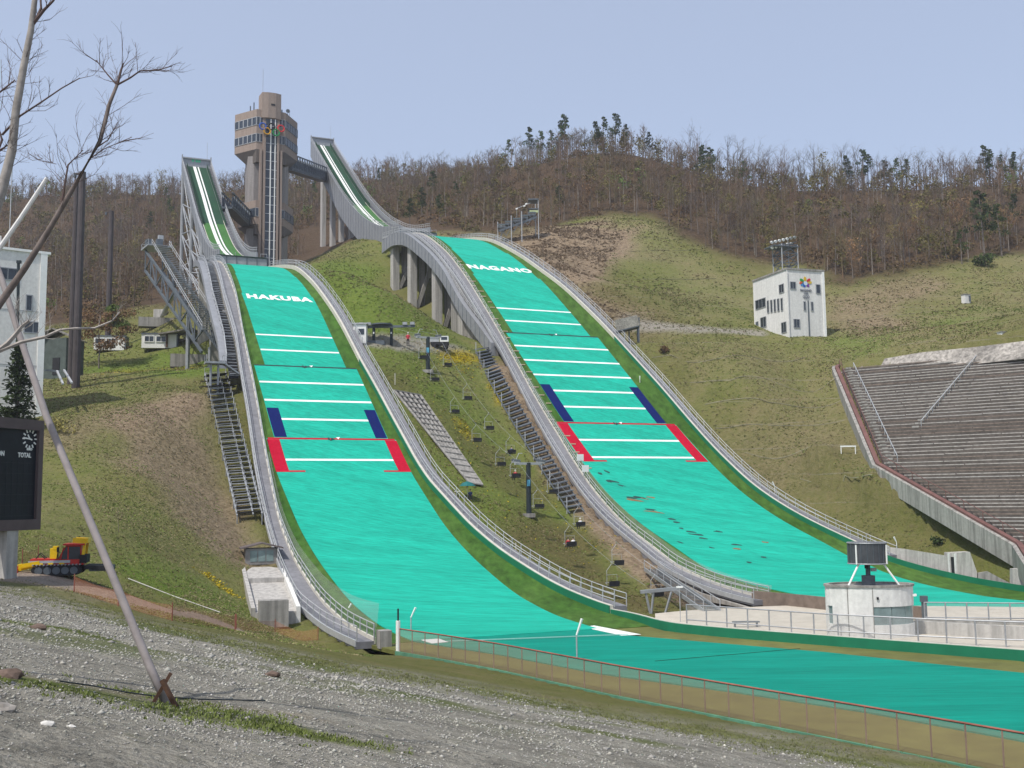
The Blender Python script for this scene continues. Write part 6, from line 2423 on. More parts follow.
def lift_tower(base, h, lb_, twin=False):
    t = thing('lift_tower', lb_, 'lift tower', base, LT)
    MB().tube([base-up*.5, base+up*h], [.36, .30], 10).build('pole', M['black'], t)
    MB().box(base+up*.1, 1.6, 1.4, .5).build('footing', M['concd'], t)
    MB().beam(base+up*(h-.1)-lsd*(HALF+.2), base+up*(h-.1)+lsd*(HALF+.2), .25, .3).build('crossarm', M['rail'], t)
    for k in (-1, 1):
        c = base+up*(h+.25)+lsd*k*HALF
        s_ = MB().beam(c-lax*1.2-up*.1, c+lax*1.2-up*.3, .14, .2).build('sheave_beam', M['steel'], t)
        for q in np.linspace(-1, 1, 5):
            w_ = c+lax*q*1.05+up*(.02-q*.1)
            MB().tube([w_-lsd*.06, w_+lsd*.06], .2, 10).build('sheave', M['steeld'], s_)
        w_ = MB()
        w_.tube([c+up*.1, c+up*.95-lsd*k*.4, c+up*.95-lsd*k*.9], .05, 5)
        w_.build('maintenance_hoop', M['rail'], t)
    MB().box(base+up*(h*.62)-np.array([0, .36, 0]), .4, .06, .8).build('number_plate', mat('blue_plate', (.10, .35, .50), .5, .1) if 'blue_plate' not in bpy.data.materials else bpy.data.materials['blue_plate'], t)
    return base+up*(h+.45)


h1 = lift_tower(T_top, 5.6, 'upper black lift tower with a cross arm beside the top station')
h2 = lift_tower(T_mid, 6.8, 'black lift tower with a broad pale cross arm in the middle of the meadow')
# portal frame at the bottom
pf = thing('lift_portal', 'low grey steel portal of the chair lift at the foot of the meadow', 'lift portal', T_bot)
pw = 2.0
MB().beam(T_bot+up*2.2-np.array([pw, 0, 0]), T_bot+up*2.5+np.array([pw, .3, 0]), .5, .32).build('crossbeam', M['steel'], pf)
for k, q in ((-.75, -.35), (-.35, -.35), (.55, .3)):
    MB().tube([T_bot+np.array([q*pw-.3, 0, -.3]), T_bot+up*2.2+np.array([k*pw, 0, 0])], .13, 6).build('leg', M['steel'], pf)
h3 = T_bot+up*2.9
h0 = hit(391, 343)+up*3.0


def ropept(k, t, side):
    """point on the rope: k span 0 top..1 mid.., t 0..1"""
    a, b, sag = ((h0, h1, .1), (h1, h2, 2.4), (h2, h3, 1.5))[k]
    return a+(b-a)*t - up*sag*4*t*(1-t) + lsd*side*HALF


for side, lb_ in ((-1, 'haul rope of the chair lift on the side towards the small jump'), (1, 'haul rope of the chair lift on the side towards the larger jump')):
    P = [ropept(k, t, side) for k in range(3) for t in np.linspace(0, 1, 10)[:-1]]+[ropept(2, 1, side)]
    tag(MB().tube(P, .014, 4).build('haul_rope', M['steel']), lb_, 'rope')
# top station: bullwheel, frame, little hut, snow parts
ts_ = hit(390, 345)
st2 = thing('lift_station', 'open top station of the chair lift with a bull wheel on dark posts', 'lift station', ts_)
for x, y in ((-2.6, 0), (.2, .2)):
    MB().tube([ts_+np.array([x, y, -.3]), ts_+np.array([x, y, 2.9])], .24, 8).build('post', M['black'], st2)
    MB().box(ts_+np.array([x, y-.26, 2.0]), .2, .06, .3).build('plate', M['white'], st2)
MB().beam(ts_+np.array([-5, .1, 3.0]), ts_+np.array([4, .1, 3.1]), .35, .35).build('main_beam', M['steeld'], st2)
MB().cyl(ts_+np.array([-1.3, 0, 3.25]), 1.7, 1.7, .18, 24).build('bull_wheel', M['steeld'], st2)
MB().box(ts_+np.array([-2.4, 0, .35]), 3.2, 1.6, .7).build('drive_cover', M['steeld'], st2)
for x in (-4.6, -3.4, 2.4, 3.6):
    MB().box(ts_+np.array([x, 0, 3.5]), .7, .6, .45).build('sheave_block', M['steel'], st2)
b_ = hit(360.5, 343)
kh = thing('kiosk', 'small white operator hut beside the small jump walkway at the top station', 'hut', b_)
MB().box(b_+up*1.4, 2.0, 1.8, 3.0).build('wall', M['white'], kh)
MB().box(b_+up*3.0, 2.4, 2.2, .2).build('roof', M['rail'], kh)
MB().box(b_+np.array([.2, -.93, 1.7]), 1.0, .06, .9).build('window', M['glass'], kh)
# parked grooming quad / vehicles by the station
b_ = hit(440, 349)
tv = thing('parked_truck', 'small white and dark works truck parked under the concrete piers', 'truck', b_)
MB().box(b_+up*.9, 3.0, 1.5, .45).build('chassis', M['dark'], tv)
MB().box(b_+np.array([.75, 0, 1.55]), 1.4, 1.5, 1.1).build('cab', M['white'], tv)
MB().box(b_+np.array([.75, -.77, 1.7]), 1.0, .04, .5).build('side_window', M['glass'], tv)
MB().box(b_+np.array([-.9, 0, 1.35]), 1.5, 1.5, .5).build('load_bed', M['rail'], tv)
for x in (-.95, .95):
    for y in (-.7, .7):
        MB().tube([b_+np.array([x, y-.12, .42]), b_+np.array([x, y+.12, .42])], .42, 12).build('wheel', M['dark'], tv)
b_ = hit(406, 346)
person('person in a white and red jacket standing by the lift tower of the top station', hit(408, 345.5), 'stand', M['shirtr'], hat=M['shirtw'], scale=1.25)

# chairs
CH = thing('lift_chair', 'x', 'lift chair', (0, 0, 0), 'two-seat chairs hanging from the lift')


def cw(x, y, z):
    return lsd*x + lax*y + up*z


MB().tube([cw(0, 0, 0), cw(0, .0, -.25), cw(-.62, .1, -.9), cw(-.62, .1, -2.45)], .03, 5).build('hanger', M['rail'], CH)
l = MB()
l.tube([cw(-.62, .1, -1.35), cw(.62, .1, -1.35), cw(.62, .1, -2.45)], .022, 5)
l.build('side_frame', M['rail'], CH)
MB().box(cw(0, .35, -2.5), 1.25, .5, .09, lsd, lax).build('seat', M['dark'], CH)
MB().box(cw(0, .60, -2.2), 1.25, .07, .45, lsd, lax).build('backrest', M['dark'], CH)
MB().tube([cw(-.6, .1, -2.28), cw(-.6, -.35, -2.2), cw(.6, -.35, -2.2), cw(.6, .1, -2.28)], .025, 4).build('safety_bar', M['rail'], CH)
chairs = [  # span, t, side, description
    (1, .06, -1, 'empty lift chair just below the upper tower, small jump side'),
    (1, .20, -1, 'empty lift chair second below the upper tower, small jump side'),
    (1, .42, -1, 'empty lift chair above the yellow flower patch, small jump side'),
    (1, .64, -1, 'empty lift chair level with the pale grating, small jump side'),
    (1, .86, -1, 'empty lift chair just above the middle tower, small jump side'),
    (2, .20, -1, 'empty lift chair first below the middle tower, small jump side'),
    (2, .47, -1, 'lift chair carrying two riders, small jump side'),
    (2, .78, -1, 'lowest empty lift chair nearest the portal, small jump side'),
    (1, .10, 1, 'empty lift chair beside the parked works truck, larger jump side'),
    (1, .32, 1, 'empty lift chair second below the upper tower, larger jump side'),
    (1, .54, 1, 'empty lift chair halfway down to the middle tower, larger jump side'),
    (1, .74, 1, 'lift chair carrying a rider in grey blue, larger jump side'),
    (2, .10, 1, 'empty lift chair just below the middle tower, larger jump side'),
    (2, .33, 1, 'lift chair carrying a rider all in white, larger jump side'),
    (2, .62, 1, 'empty lift chair halfway to the portal, larger jump side'),
    (2, .88, 1, 'empty lift chair just above the portal, larger jump side')]
for i, (k, t, side, lb_) in enumerate(chairs):
    p = ropept(k, t, side)
    if i == 0:
        move(CH, p)
        CH['label'] = lb_
    else:
        dup(CH, p, lb_)
fac = math.atan2(-lax[1], -lax[0])
lfa = math.atan2(lax[1], lax[0])
P = ropept(2, .47, -1)
person('rider in red sitting on the lift chair of the small jump side', P+cw(-.32, .3, -2.46), 'sit', M['shirtr'], facing=fac)
person('rider in white sitting beside the rider in red on the same chair', P+cw(.32, .3, -2.46), 'sit', M['shirtw'], facing=fac)
P = ropept(2, .33, 1)
person('rider dressed in white sitting alone on a lift chair of the larger jump side', P+cw(.1, .3, -2.46), 'sit', M['shirtw'], facing=fac, hat=M['shirtw'])
P = ropept(1, .74, 1)
person('rider in grey blue clothes sitting on a lift chair above the middle tower', P+cw(.1, .3, -2.46), 'sit', M['shirtb'], facing=fac)
P = ropept(1, .985, -1)
c_ = dup(CH, P-up*.0, 'lift chair with a red-clad rider passing the middle tower, small jump side')
person('rider in red and white on the lift chair passing the middle tower', P+cw(0, .3, -2.46), 'sit', M['shirtr'], facing=fac, hat=M['shirtw'])

# umbrella with a seated judge
b_ = hit(467.5, 499)
ub = thing('garden_umbrella', 'teal garden umbrella over a seated helper on the meadow below the grating', 'umbrella', b_)
MB().tube([b_-up*.1, b_+up*2.2], .03, 6).build('pole', M['rail'], ub)
rows = []
for r, z in ((.03, 2.35), (.6, 2.15), (1.05, 1.75)):
    rows.append([b_+np.array([r*math.cos(a), r*math.sin(a), z]) for a in np.linspace(0, 2*math.pi, 9)[:-1]])
MB().sweep(rows).build('canopy', M['umb'], ub)
stl = b_+np.array([.35, .05, 0])
ss_ = thing('folding_chair', 'dark folding chair under the teal garden umbrella', 'chair', stl)
MB().box(stl+up*.45, .45, .45, .05).build('seat', M['dark'], ss_)
MB().box(stl+np.array([0, .22, .7]), .45, .05, .45).build('backrest', M['dark'], ss_)
for x in (-.2, .2):
    for y in (-.2, .2):
        MB().tube([stl+np.array([x, y, -.1]), stl+np.array([x, y, .45])], .02, 4).build('leg', M['dark'], ss_)
person('helper in dark blue sitting under the teal garden umbrella', stl+up*.40+np.array([0, .05, 0]), 'sit', M['shirtb'])
q = b_+np.array([-1.3, -.1, 0])
q[2] = G(q[0], q[1])
wb = thing('folding_table', 'small white folding table beside the teal garden umbrella', 'table', q)
MB().box(q+up*.72, .7, .5, .06).build('tabletop', M['white'], wb)
for x in (-.28, .28):
    MB().tube([q+np.array([x, 0, -.1]), q+np.array([x, 0, .7])], .025, 4).build('leg', M['white'], wb)
# marker posts on the meadow
for px, py, h, lb_ in ((516, 557, 1.6, 'thin pale marker post on the lower meadow edge'), (395, 384, 1.7, 'thin pale marker post just above the concrete grating')):
    p = hit(px, py)
    tag(MB().tube([p-up*.2, p+up*h], .06, 5).build('marker_post', M['cream']), lb_, 'post')


# ------------------------------------------------------------------ trees
def rand_dir(d, spread):
    d = np.array(d)/np.linalg.norm(d)
    v = np.array([random.gauss(0, 1) for _ in range(3)])
    v -= d*(v@d)
    v /= np.linalg.norm(v)+1e-9
    a = random.uniform(.5, 1)*spread
    return d*math.cos(a)+v*math.sin(a)


def bare_tree_mesh(h, seed, twigs=3, n_l=11, thin=1.0):
    """trunk + limb skeleton of a leafless tree; returns (trunk MB, crown MB)"""
    random.seed(seed)
    tr, cr = MB(), MB()
    lean = np.array([random.uniform(-.06, .06), random.uniform(-.06, .06), 1])
    P = [np.array([0, 0, -.6])]
    for k in range(1, 7):
        P.append(np.array([lean[0]*h*k/6+random.uniform(-.12, .12), lean[1]*h*k/6+random.uniform(-.12, .12), h*k/6*.92]))
    r0 = h*.012*thin
    tr.tube(P, [r0*(1-.13*k) for k in range(7)], 5, cap=False)
    for k in range(n_l):
        t = random.uniform(.30, .98)
        i = min(5, int(t*6))
        b = P[i]+(P[i+1]-P[i])*(t*6-i)
        ang = random.uniform(0, 2*math.pi)
        el = random.uniform(.55, 1.15)
        d = np.array([math.cos(ang)*math.cos(el), math.sin(ang)*math.cos(el), math.sin(el)])
        L = h*random.uniform(.18, .34)*(1.15-.55*t)*1.3
        m = b+d*L*.5
        e = m+rand_dir(d+np.array([0, 0, .35]), .3)*L*.5
        rr = r0*.42*(1-.5*t)
        cr.tube([b, m, e], [rr, rr*.7, rr*.35], 3, cap=False)
        for q in range(twigs):
            s0 = b+(m-b)*random.random() if q % 2 else m+(e-m)*random.random()
            dd = rand_dir(d+np.array([0, 0, .3]), .8)
            l2 = L*random.uniform(.3, .6)
            e2 = s0+dd*l2
            cr.tube([s0, e2], [rr*.45, rr*.18], 3, cap=False)
            for _ in range(3):
                s1 = s0+(e2-s0)*random.uniform(.2, 1)
                cr.tube([s1, s1+rand_dir(dd+np.array([0, 0, .25]), .8)*l2*random.uniform(.35, .7)], [rr*.26, rr*.12], 3, cap=False)
    return tr, cr


def leaf_cloud(mb, centre, rad, n, size, seed, flat=.6):
    rs = np.random.default_rng(seed)
    for _ in range(n):
        v = rs.normal(size=3)
        v /= np.linalg.norm(v)
        p = np.array(centre)+v*np.array(rad)*rs.uniform(.35, 1)**.6
        a, b = rs.normal(size=3), rs.normal(size=3)
        a /= np.linalg.norm(a)
        b -= a*(a@b)
        b /= np.linalg.norm(b)
        s = size*rs.uniform(.6, 1.4)
        mb.add([p-a*s, p-b*s*flat, p+a*s, p+b*s*flat], [(0, 1, 2, 3)])


def conifer_mesh(h, seed, bare=.35, layers=11, rad=.24):
    random.seed(seed)
    tr, cr = MB(), MB()
    tr.tube([(0, 0, -.6), (0.05, 0, h*.5), (0, 0.04, h*.98)], [h*.016, h*.011, h*.003], 5, cap=False)
    for k in range(layers):
        f = k/(layers-1)
        z = h*(bare+(1-bare)*f*.97)
        R = h*rad*(1-f)**.75*random.uniform(.75, 1.15)+h*.02
        nb = random.randint(5, 7)
        a0 = random.uniform(0, 6)
        for q in range(nb):
            a = a0+2*math.pi*q/nb+random.uniform(-.3, .3)
            r = R*random.uniform(.65, 1.1)
            d = np.array([math.cos(a), math.sin(a), random.uniform(-.15, .28)])
            b = np.array([0, 0, z])
            cr.tube([b, b+d*r], [h*.004, h*.002], 3, cap=False)
            for w_ in range(7):
                t = random.uniform(.25, 1.05)
                p = b+d*r*t+np.array([random.gauss(0, .05)*h*.3, random.gauss(0, .05)*h*.3, random.gauss(0, .02)*h*.4])
                s = h*.034*random.uniform(.6, 1.4)
                u_ = np.array([random.gauss(0, 1), random.gauss(0, 1), random.gauss(0, .45)])
                u_ /= np.linalg.norm(u_)
                v_ = np.cross(u_, (random.gauss(0, .4), random.gauss(0, .4), 1))
                v_ /= np.linalg.norm(v_)
                cr.add([p-u_*s, p-v_*s*.5, p+u_*s, p+v_*s*.5], [(0, 1, 2, 3)])
    return tr, cr


def leafmat(name, col, var=.35, tint=None):
    m, nt, b = newmat(name)
    b.inputs['Roughness'].default_value = .8
    b.inputs['Specular IOR Level'].default_value = .15
    oi = N(nt, 'ShaderNodeObjectInfo')
    pos = N(nt, 'ShaderNodeNewGeometry').outputs['Position']
    n1 = N(nt, 'ShaderNodeTexNoise', Scale=.8, Detail=4.0)
    nt.links.new(pos, n1.inputs['Vector'])
    c = ramp(nt, n1.outputs['Fac'], [(.32, tuple(x*(1-var) for x in col)), (.68, tuple(x*(1+var) for x in col))])
    if tint:
        for sc_, tcol in tint:
            n2 = N(nt, 'ShaderNodeTexNoise', Scale=sc_, Detail=4.0, Roughness=.7)
            nt.links.new(pos, n2.inputs['Vector'])
            c = mixc(nt, ramp(nt, n2.outputs['Fac'], [(.46, 0.0), (.60, .85)]), c, tcol)
    hv = N(nt, 'ShaderNodeHueSaturation')
    mr = N(nt, 'ShaderNodeMapRange')
    mr.inputs[3].default_value, mr.inputs[4].default_value = .7, 1.3
    nt.links.new(oi.outputs['Random'], mr.inputs[0])
    nt.links.new(mr.outputs[0], hv.inputs['Value'])
    nt.links.new(c, hv.inputs['Color'])
    nt.links.new(hv.outputs[0], b.inputs['Base Color'])
    return m


M['pine'] = leafmat('pine_needles', (.042, .062, .022))
M['pineb'] = leafmat('pine_bright', (.055, .085, .020))
M['bud'] = leafmat('spring_buds', (.200, .175, .060))
M['budr'] = leafmat('red_buds', (.21, .125, .062))
M['budg'] = leafmat('fresh_leaves', (.115, .165, .040))
M['trunkf'] = mat('forest_trunk', (.165, .14, .122), .9, .3, 3.0)
M['twigf'] = leafmat('forest_twigs', (.115, .082, .057), .4, [(.055, (.125, .112, .046)), (.08, (.150, .088, .052)), (.047, (.088, .072, .062))])
M['scrub'] = leafmat('undergrowth', (.120, .082, .042), .45, [(.06, (.110, .115, .036)), (.09, (.15, .085, .04))])


def make_tree(kind, h, seed):
    lbl = {'bare': ('bare_tree', 'bare brown broadleaf tree standing in the wood on the ridge', 'tree', 'bare trees in the hillside wood'),
           'bud': ('budding_tree', 'tree with a thin haze of fresh spring leaves in the wood', 'tree', 'budding trees in the hillside wood'),
           'pine': ('pine_tree', 'dark green pine standing out of the bare wood', 'tree', 'pines in the hillside wood')}[kind]
    root = thing(lbl[0], lbl[1], lbl[2], (0, 0, 0), lbl[3])
    if kind == 'pine':
        t, c = MB(), MB()
        random.seed(seed)
        lx, ly = random.uniform(-.5, .5), random.uniform(-.5, .5)
        t.tube([(0, 0, -.6), (lx*.3, ly*.3, h*.4), (lx, ly, h*.96)], [h*.016, h*.012, h*.003], 5, cap=False)
        nb = random.randint(9, 13)
        for k in range(nb):
            f = (k+.5)/nb
            zz_ = h*(.42+.55*f)
            a_ = random.uniform(0, 6.28)
            ro = h*random.uniform(.04, .17)*(1.15-.95*f)
            cc = (lx*f+ro*math.cos(a_), ly*f+ro*math.sin(a_), zz_)
            rr_ = h*random.uniform(.07, .125)*(1.2-.65*f)
            leaf_cloud(c, cc, (rr_, rr_, rr_*.45), 70, h*.020, seed*20+k, .45)
            c.tube([(lx*f, ly*f, zz_-h*.03), cc], [h*.005, h*.003], 3, cap=False)
        t.build('trunk', M['trunkf'], root, fix=False)
        c.build('crown', M['pine'] if seed % 3 else M['pineb'], root, fix=False)
    else:
        t, c = bare_tree_mesh(h, seed, 3, 13)
        t.build('trunk', M['trunkf'], root, fix=False)
        if kind == 'bud':
            for k in range(9):
                leaf_cloud(c, (random.uniform(-.14, .14)*h, random.uniform(-.14, .14)*h, h*random.uniform(.42, .9)), (h*.11, h*.11, h*.09), 22, h*.020, seed*10+k)
            c.build('crown', M['bud'] if seed % 2 else M['budr'], root, fix=False)
        else:
            c.build('crown', M['twigf'], root, fix=False)
    return root


protos = {'bare': [make_tree('bare', 12.0, 100+k) for k in range(6)], 'bud': [make_tree('bud', 10.0, 200+k) for k in range(4)], 'pine': [make_tree('pine', 12.0, 300+k) for k in range(6)]}
used = {k: [False]*len(v) for k, v in protos.items()}


def plant(kind, x, y, h=None, k=None):
    k = random.randrange(len(protos[kind])) if k is None else k
    base = {'bare': 12.0, 'bud': 10.0, 'pine': 12.0}[kind]
    h = h or base
    s = h/base
    rz = random.uniform(0, 6.28)
    z = G(float(x), float(y))
    if not used[kind][k]:
        used[kind][k] = True
        r = protos[kind][k]
        r.location = (x, y, z)
        r.rotation_euler = (0, 0, rz)
        r.scale = (s, s, s)
        return r
    return dup(protos[kind][k], (x, y, z), rotz=rz, scale=s)


random.seed(21)
# named conifers along the skyline and in the wood: (px, py of the foot, height)
ridge = lambda px, d: at(px, 200, d)
for px, d, h in ((530, 362, 14), (540, 358, 12), (552, 366, 12), (565, 362, 17), (563, 366, 15), (597, 350, 13), (604, 352, 14), (616, 350, 15), (627, 352, 11), (703, 335, 15), (712, 338, 14), (846, 342, 13), (862, 342, 15), (868, 345, 13), (884, 342, 11),
                 (897, 340, 12), (906, 343, 11), (985, 335, 15), (990, 338, 13), (1003, 336, 11), (1015, 338, 12), (508, 375, 11), (650, 345, 10), (745, 338, 11)):
    p = at(px, 180, d)
    plant('pine', p[0], p[1], h)
for px, py, h in ((410, 232, 10), (422, 222, 11), (432, 205, 12), (440, 224, 9), (455, 212, 10), (400, 215, 9), (380, 190, 10), (150, 235, 9), (170, 225, 11), (165, 210, 10), (300, 185, 9), (315, 205, 10), (330, 200, 10), (985, 262, 19), (1002, 256, 14), (962, 264, 9), (975, 240, 12), (1015, 235, 12), (745, 300, 0), (560, 215, 9), (640, 200, 7)):
    if h:
        p = hit(px, py)
        plant('pine', p[0], p[1], h)
# individual bare and budding trees: skyline rows first, then the front edge of the wood
n_ind = 0
for px in np.linspace(392, 1040, 120):
    d = np.interp(px, [392, 440, 560, 640, 720, 860, 1040], [455, 470, 372, 346, 336, 350, 345]) + random.uniform(-14, 12)
    p = at(px+random.uniform(-3, 3), 180, d)
    hh = random.uniform(6.5, 9.5) if 470 < px < 680 else random.uniform(9.5, 14.0) + (2.5 if 690 < px < 880 else 0)
    plant('bud' if random.random() < .14 else 'bare', p[0], p[1], hh)
for px in np.linspace(-10, 340, 46):
    d = np.interp(px, [-10, 120, 240, 340], [445, 490, 465, 470]) + random.uniform(-12, 10)
    p = at(px+random.uniform(-4, 4), 190, d)
    plant('bud' if random.random() < .1 else 'bare', p[0], p[1], random.uniform(9, 13))
edge_px = [(555, 214), (590, 216), (625, 214), (660, 226), (690, 238), (720, 250), (745, 258), (770, 262), (800, 268), (830, 280), (860, 280), (890, 274), (920, 272), (950, 262), (980, 260), (1015, 252)]
for i in range(90):
    q = random.uniform(0, len(edge_px)-1.001)
    a, b = edge_px[int(q)], edge_px[int(q)+1]
    f = q-int(q)
    p = hit(a[0]+(b[0]-a[0])*f, a[1]+(b[1]-a[1])*f - random.uniform(2, 30))
    plant('bud' if random.random() < .25 else 'bare', p[0], p[1], random.uniform(8, 12.5))
for i in range(34):
    p = hit(random.uniform(55, 240), random.uniform(232, 308))
    plant('bud' if random.random() < .4 else 'bare', p[0], p[1], random.uniform(7, 11))

# the rest of the wood as one mass
random.seed(5)


def lean_tree(seed, n_limb=11, n_twig=85):
    """unit-height leafless tree of few faces"""
    random.seed(seed)
    mb = MB()
    lx, ly = random.uniform(-.05, .05), random.uniform(-.05, .05)
    P = [np.array([lx*q, ly*q, q]) for q in (-.05, .35, .7, .96)]
    mb.tube(P, [.0135, .0105, .007, .003], 4, cap=False)
    limbs = []
    for k in range(n_limb):
        t = random.uniform(.28, .92)
        ang, el = random.uniform(0, 6.28), random.uniform(.6, 1.2)
        d = np.array([math.cos(ang)*math.cos(el), math.sin(ang)*math.cos(el), math.sin(el)])
        L = random.uniform(.16, .32)*(1.2-.6*t)*1.2
        b0 = np.array([lx*t, ly*t, t])
        limbs.append((b0, d, L))
        mb.tube([b0, b0+d*L], [.0055, .0022], 3, cap=False)
    for k in range(n_twig):
        b0, d, L = random.choice(limbs)
        s0 = b0+d*L*random.uniform(.2, 1)
        dd = rand_dir(d+np.array([0, 0, .3]), .85)
        l2 = random.uniform(.06, .16)
        sd = np.cross(dd, np.array([random.gauss(0, 1), random.gauss(0, 1), random.gauss(0, 1)]))
        sd /= np.linalg.norm(sd)
        w_ = .0034
        mb.add([s0-sd*w_, s0+sd*w_, s0+dd*l2], [(0, 1, 2)])
    return mb


def forest_mass(name, label, pts, material, hs, shapes, trunk=None):
    vs, lt, li = [], [], []
    base = 0
    for (x, y), h in zip(pts, hs):
        V_, F_ = shapes[random.randrange(len(shapes))]
        a = random.uniform(0, 6.28)
        c, s = math.cos(a)*h, math.sin(a)*h
        W = np.stack([V_[:, 0]*c-V_[:, 1]*s+x, V_[:, 0]*s+V_[:, 1]*c+y, V_[:, 2]*h], 1)
        vs.append((W, x, y))
        lt.append(F_[0])
        li.append(F_[1]+base)
        base += len(V_)
    gz_ = G(np.array([p[0] for p in pts]), np.array([p[1] for p in pts]))
    co_ = np.concatenate([w+np.array([0, 0, z]) for (w, _, _), z in zip(vs, gz_)])
    lts = lt
    lt, li = np.concatenate(lt), np.concatenate(li)
    me = bpy.data.meshes.new(name)
    me.vertices.add(len(co_))
    me.vertices.foreach_set('co', co_.ravel())
    me.loops.add(len(li))
    me.loops.foreach_set('vertex_index', li.astype(np.int32))
    me.polygons.add(len(lt))
    me.polygons.foreach_set('loop_start', np.concatenate([[0], np.cumsum(lt)[:-1]]).astype(np.int32))
    me.polygons.foreach_set('loop_total', lt.astype(np.int32))
    me.materials.append(material)
    if trunk:
        me.materials.append(trunk)
        idx = []
        for l_ in lts:
            q_ = np.zeros(len(l_), np.int32)
            if random.random() < .28:
                q_[:12] = 1
            idx.append(q_)
        me.polygons.foreach_set('material_index', np.concatenate(idx))
    me.update(calc_edges=True)
    o = bpy.data.objects.new(name, me)
    COL.objects.link(o)
    return tag(o, label, 'wood', None, 'stuff')


def packed(mb):
    return (np.array(mb.v), (np.array([len(f) for f in mb.f]), np.array([i for f in mb.f for i in f])))


def forest_points(n, test):
    out = []
    while len(out) < n:
        X_ = RNG.uniform(-330, 330, 4000)
        Y_ = RNG.uniform(255, 560, 4000)
        ok = test(X_, Y_)
        out += list(zip(X_[ok], Y_[ok]))
    return out[:n]


ORANGE_BANK = gpoly((125, 193), (150, 192), (168, 196))


def in_wood(X_, Y_):
    ok = inpoly(X_, Y_, FOR_EDGE) & (np.abs(X_/Y_) < .62)
    s1, o1 = LH.so(X_, Y_)
    s2, o2 = NH.so(X_, Y_)
    ok &= ~((np.abs(o1) < 13) & (s1 < 20) & (s1 > -122))
    ok &= ~((np.abs(o2) < 12) & (s2 < 10) & (s2 > -86))
    ok &= np.hypot(X_-TO[0], Y_-TO[1]) > 19
    ok &= ~((X_ > -90) & (X_ < -30) & (Y_ < 330))
    ok &= polydist(X_, Y_, ORANGE_BANK) > 10
    dens_ = .35+.65*hash_noise(X_, Y_, 26, 88)
    return ok & (RNG.random(len(X_)) < dens_*np.clip(1.5-(Y_-270)/330, .25, 1))


pts = forest_points(7000, in_wood)
shp = [packed(lean_tree(500+k)) for k in range(7)]
random.seed(6)
forest_mass('forest', 'bare brown spring wood covering the ridge behind the jumps', pts, M['twigf'], [random.uniform(6, 11) for _ in pts], shp, mat('pale_trunks', (.26, .225, .19), .9, .3, 2.0))
# undergrowth and scattered young green crowns among the trunks
bsh = []
for k in range(3):
    b_ = MB()
    leaf_cloud(b_, (0, 0, .45), (.7, .7, .5), 60, .10, 900+k)
    bsh.append(packed(b_))
p2_ = forest_points(5500, in_wood)
forest_mass('undergrowth', 'brown undergrowth between the trunks of the wood', p2_, M['scrub'], [random.uniform(1.2, 3.6) for _ in p2_], bsh)
p3_ = forest_points(1500, in_wood)
gsh = []
for k in range(3):
    b_ = MB()
    for q in range(6):
        leaf_cloud(b_, (random.uniform(-.16, .16), random.uniform(-.16, .16), random.uniform(.35, .85)), (.13, .13, .10), 20, .036, 950+k*10+q)
    gsh.append(packed(b_))
forest_mass('spring_foliage', 'thin yellow green spring leaves scattered through the wood', p3_, M['bud'], [random.uniform(6, 10) for _ in p3_], gsh)
p4_ = forest_points(110, in_wood)
forest_mass('spring_foliage', 'fresh green leaves scattered through the wood', p4_, M['budg'], [random.uniform(5, 9) for _ in p4_], gsh)
# brush on the scree and shrubs on the slopes
for px, py, s, lb_, mt in ((985, 266, 2.6, 'dense green shrub at the edge of the wood right of the judging tower', 'pineb'), (955, 258, 2.6, 'reddish shrub at the edge of the wood above the meadow', 'scrub'), (939, 543, 1.0, 'single small green bush on the bank above the concrete wall', 'pine'),
                         (665, 352, 1.1, 'low brown bush on the grass right of the gangway platform', 'scrub'), (517, 271, 1.0, 'dark tangled bush beside the top right edge of the larger slope', 'scrub')):
    p = hit(px, py)
    t = thing('shrub', lb_, 'shrub', p)
    b_ = MB()
    for q in range(5):
        leaf_cloud(b_, p+np.array([random.uniform(-.7, .7)*s, random.uniform(-.5, .5)*s, s*random.uniform(.3, .8)]), (.6*s, .6*s, .5*s), 70, .13*s, 1200+q+int(px))
    b_.build('foliage', M[mt], t, fix=False)
    b_ = MB()
    for q in range(5):
        b_.tube([p-up*.2, p+np.array([random.uniform(-.8, .8)*s, random.uniform(-.6, .6)*s, s*.8])], .03*s, 4)
    b_.build('stem', M['bark'], t, fix=False)
random.seed(77)
sap = hit(118, 531)
t = thing('sapling', 'thin leafless sapling alone on the grassy left slope', 'sapling', sap)
a_, b_ = bare_tree_mesh(2.4, 61, 2, 9, .8)
for m_, n_, mt in ((a_, 'trunk', 'bark'), (b_, 'crown', 'twig')):
    q_ = MB()
    q_.add([np.array(v)+sap for v in m_.v], m_.f)
    q_.build(n_, M[mt], t, fix=False)
# trees beside the masts and by the white building
tp_ = hit(99, 368)
t = thing('budding_tree', 'reddish green budding tree beside the dark masts in front of the white hut', 'tree', tp_)
a_, b_ = bare_tree_mesh(11.0, 71, 3, 14, 1.2)
q_ = MB()
q_.add([np.array(v)*np.array([1, 1, 1])+tp_ for v in a_.v], a_.f)
q_.build('trunk', M['bark'], t, fix=False)
q_ = MB()
q_.add([np.array(v)+tp_ for v in b_.v], b_.f)
random.seed(3)
for k in range(44):
    leaf_cloud(q_, tp_+np.array([random.uniform(-4.6, 5.6), random.uniform(-2, 2), random.uniform(4.0, 10.5)]), (1.3, 1.3, .9), 95, .19, 1500+k)
q_.build('crown', M['budr'], t, fix=False)
q_ = MB()
for k in range(16):
    leaf_cloud(q_, tp_+np.array([random.uniform(1.5, 5.4), random.uniform(-1, 1), random.uniform(5.5, 12.5)]), (1.0, 1.0, .8), 90, .18, 1700+k)
q_.build('green_sprays', M['budg'], t, fix=False)
cpz = at(17, 421, 119)
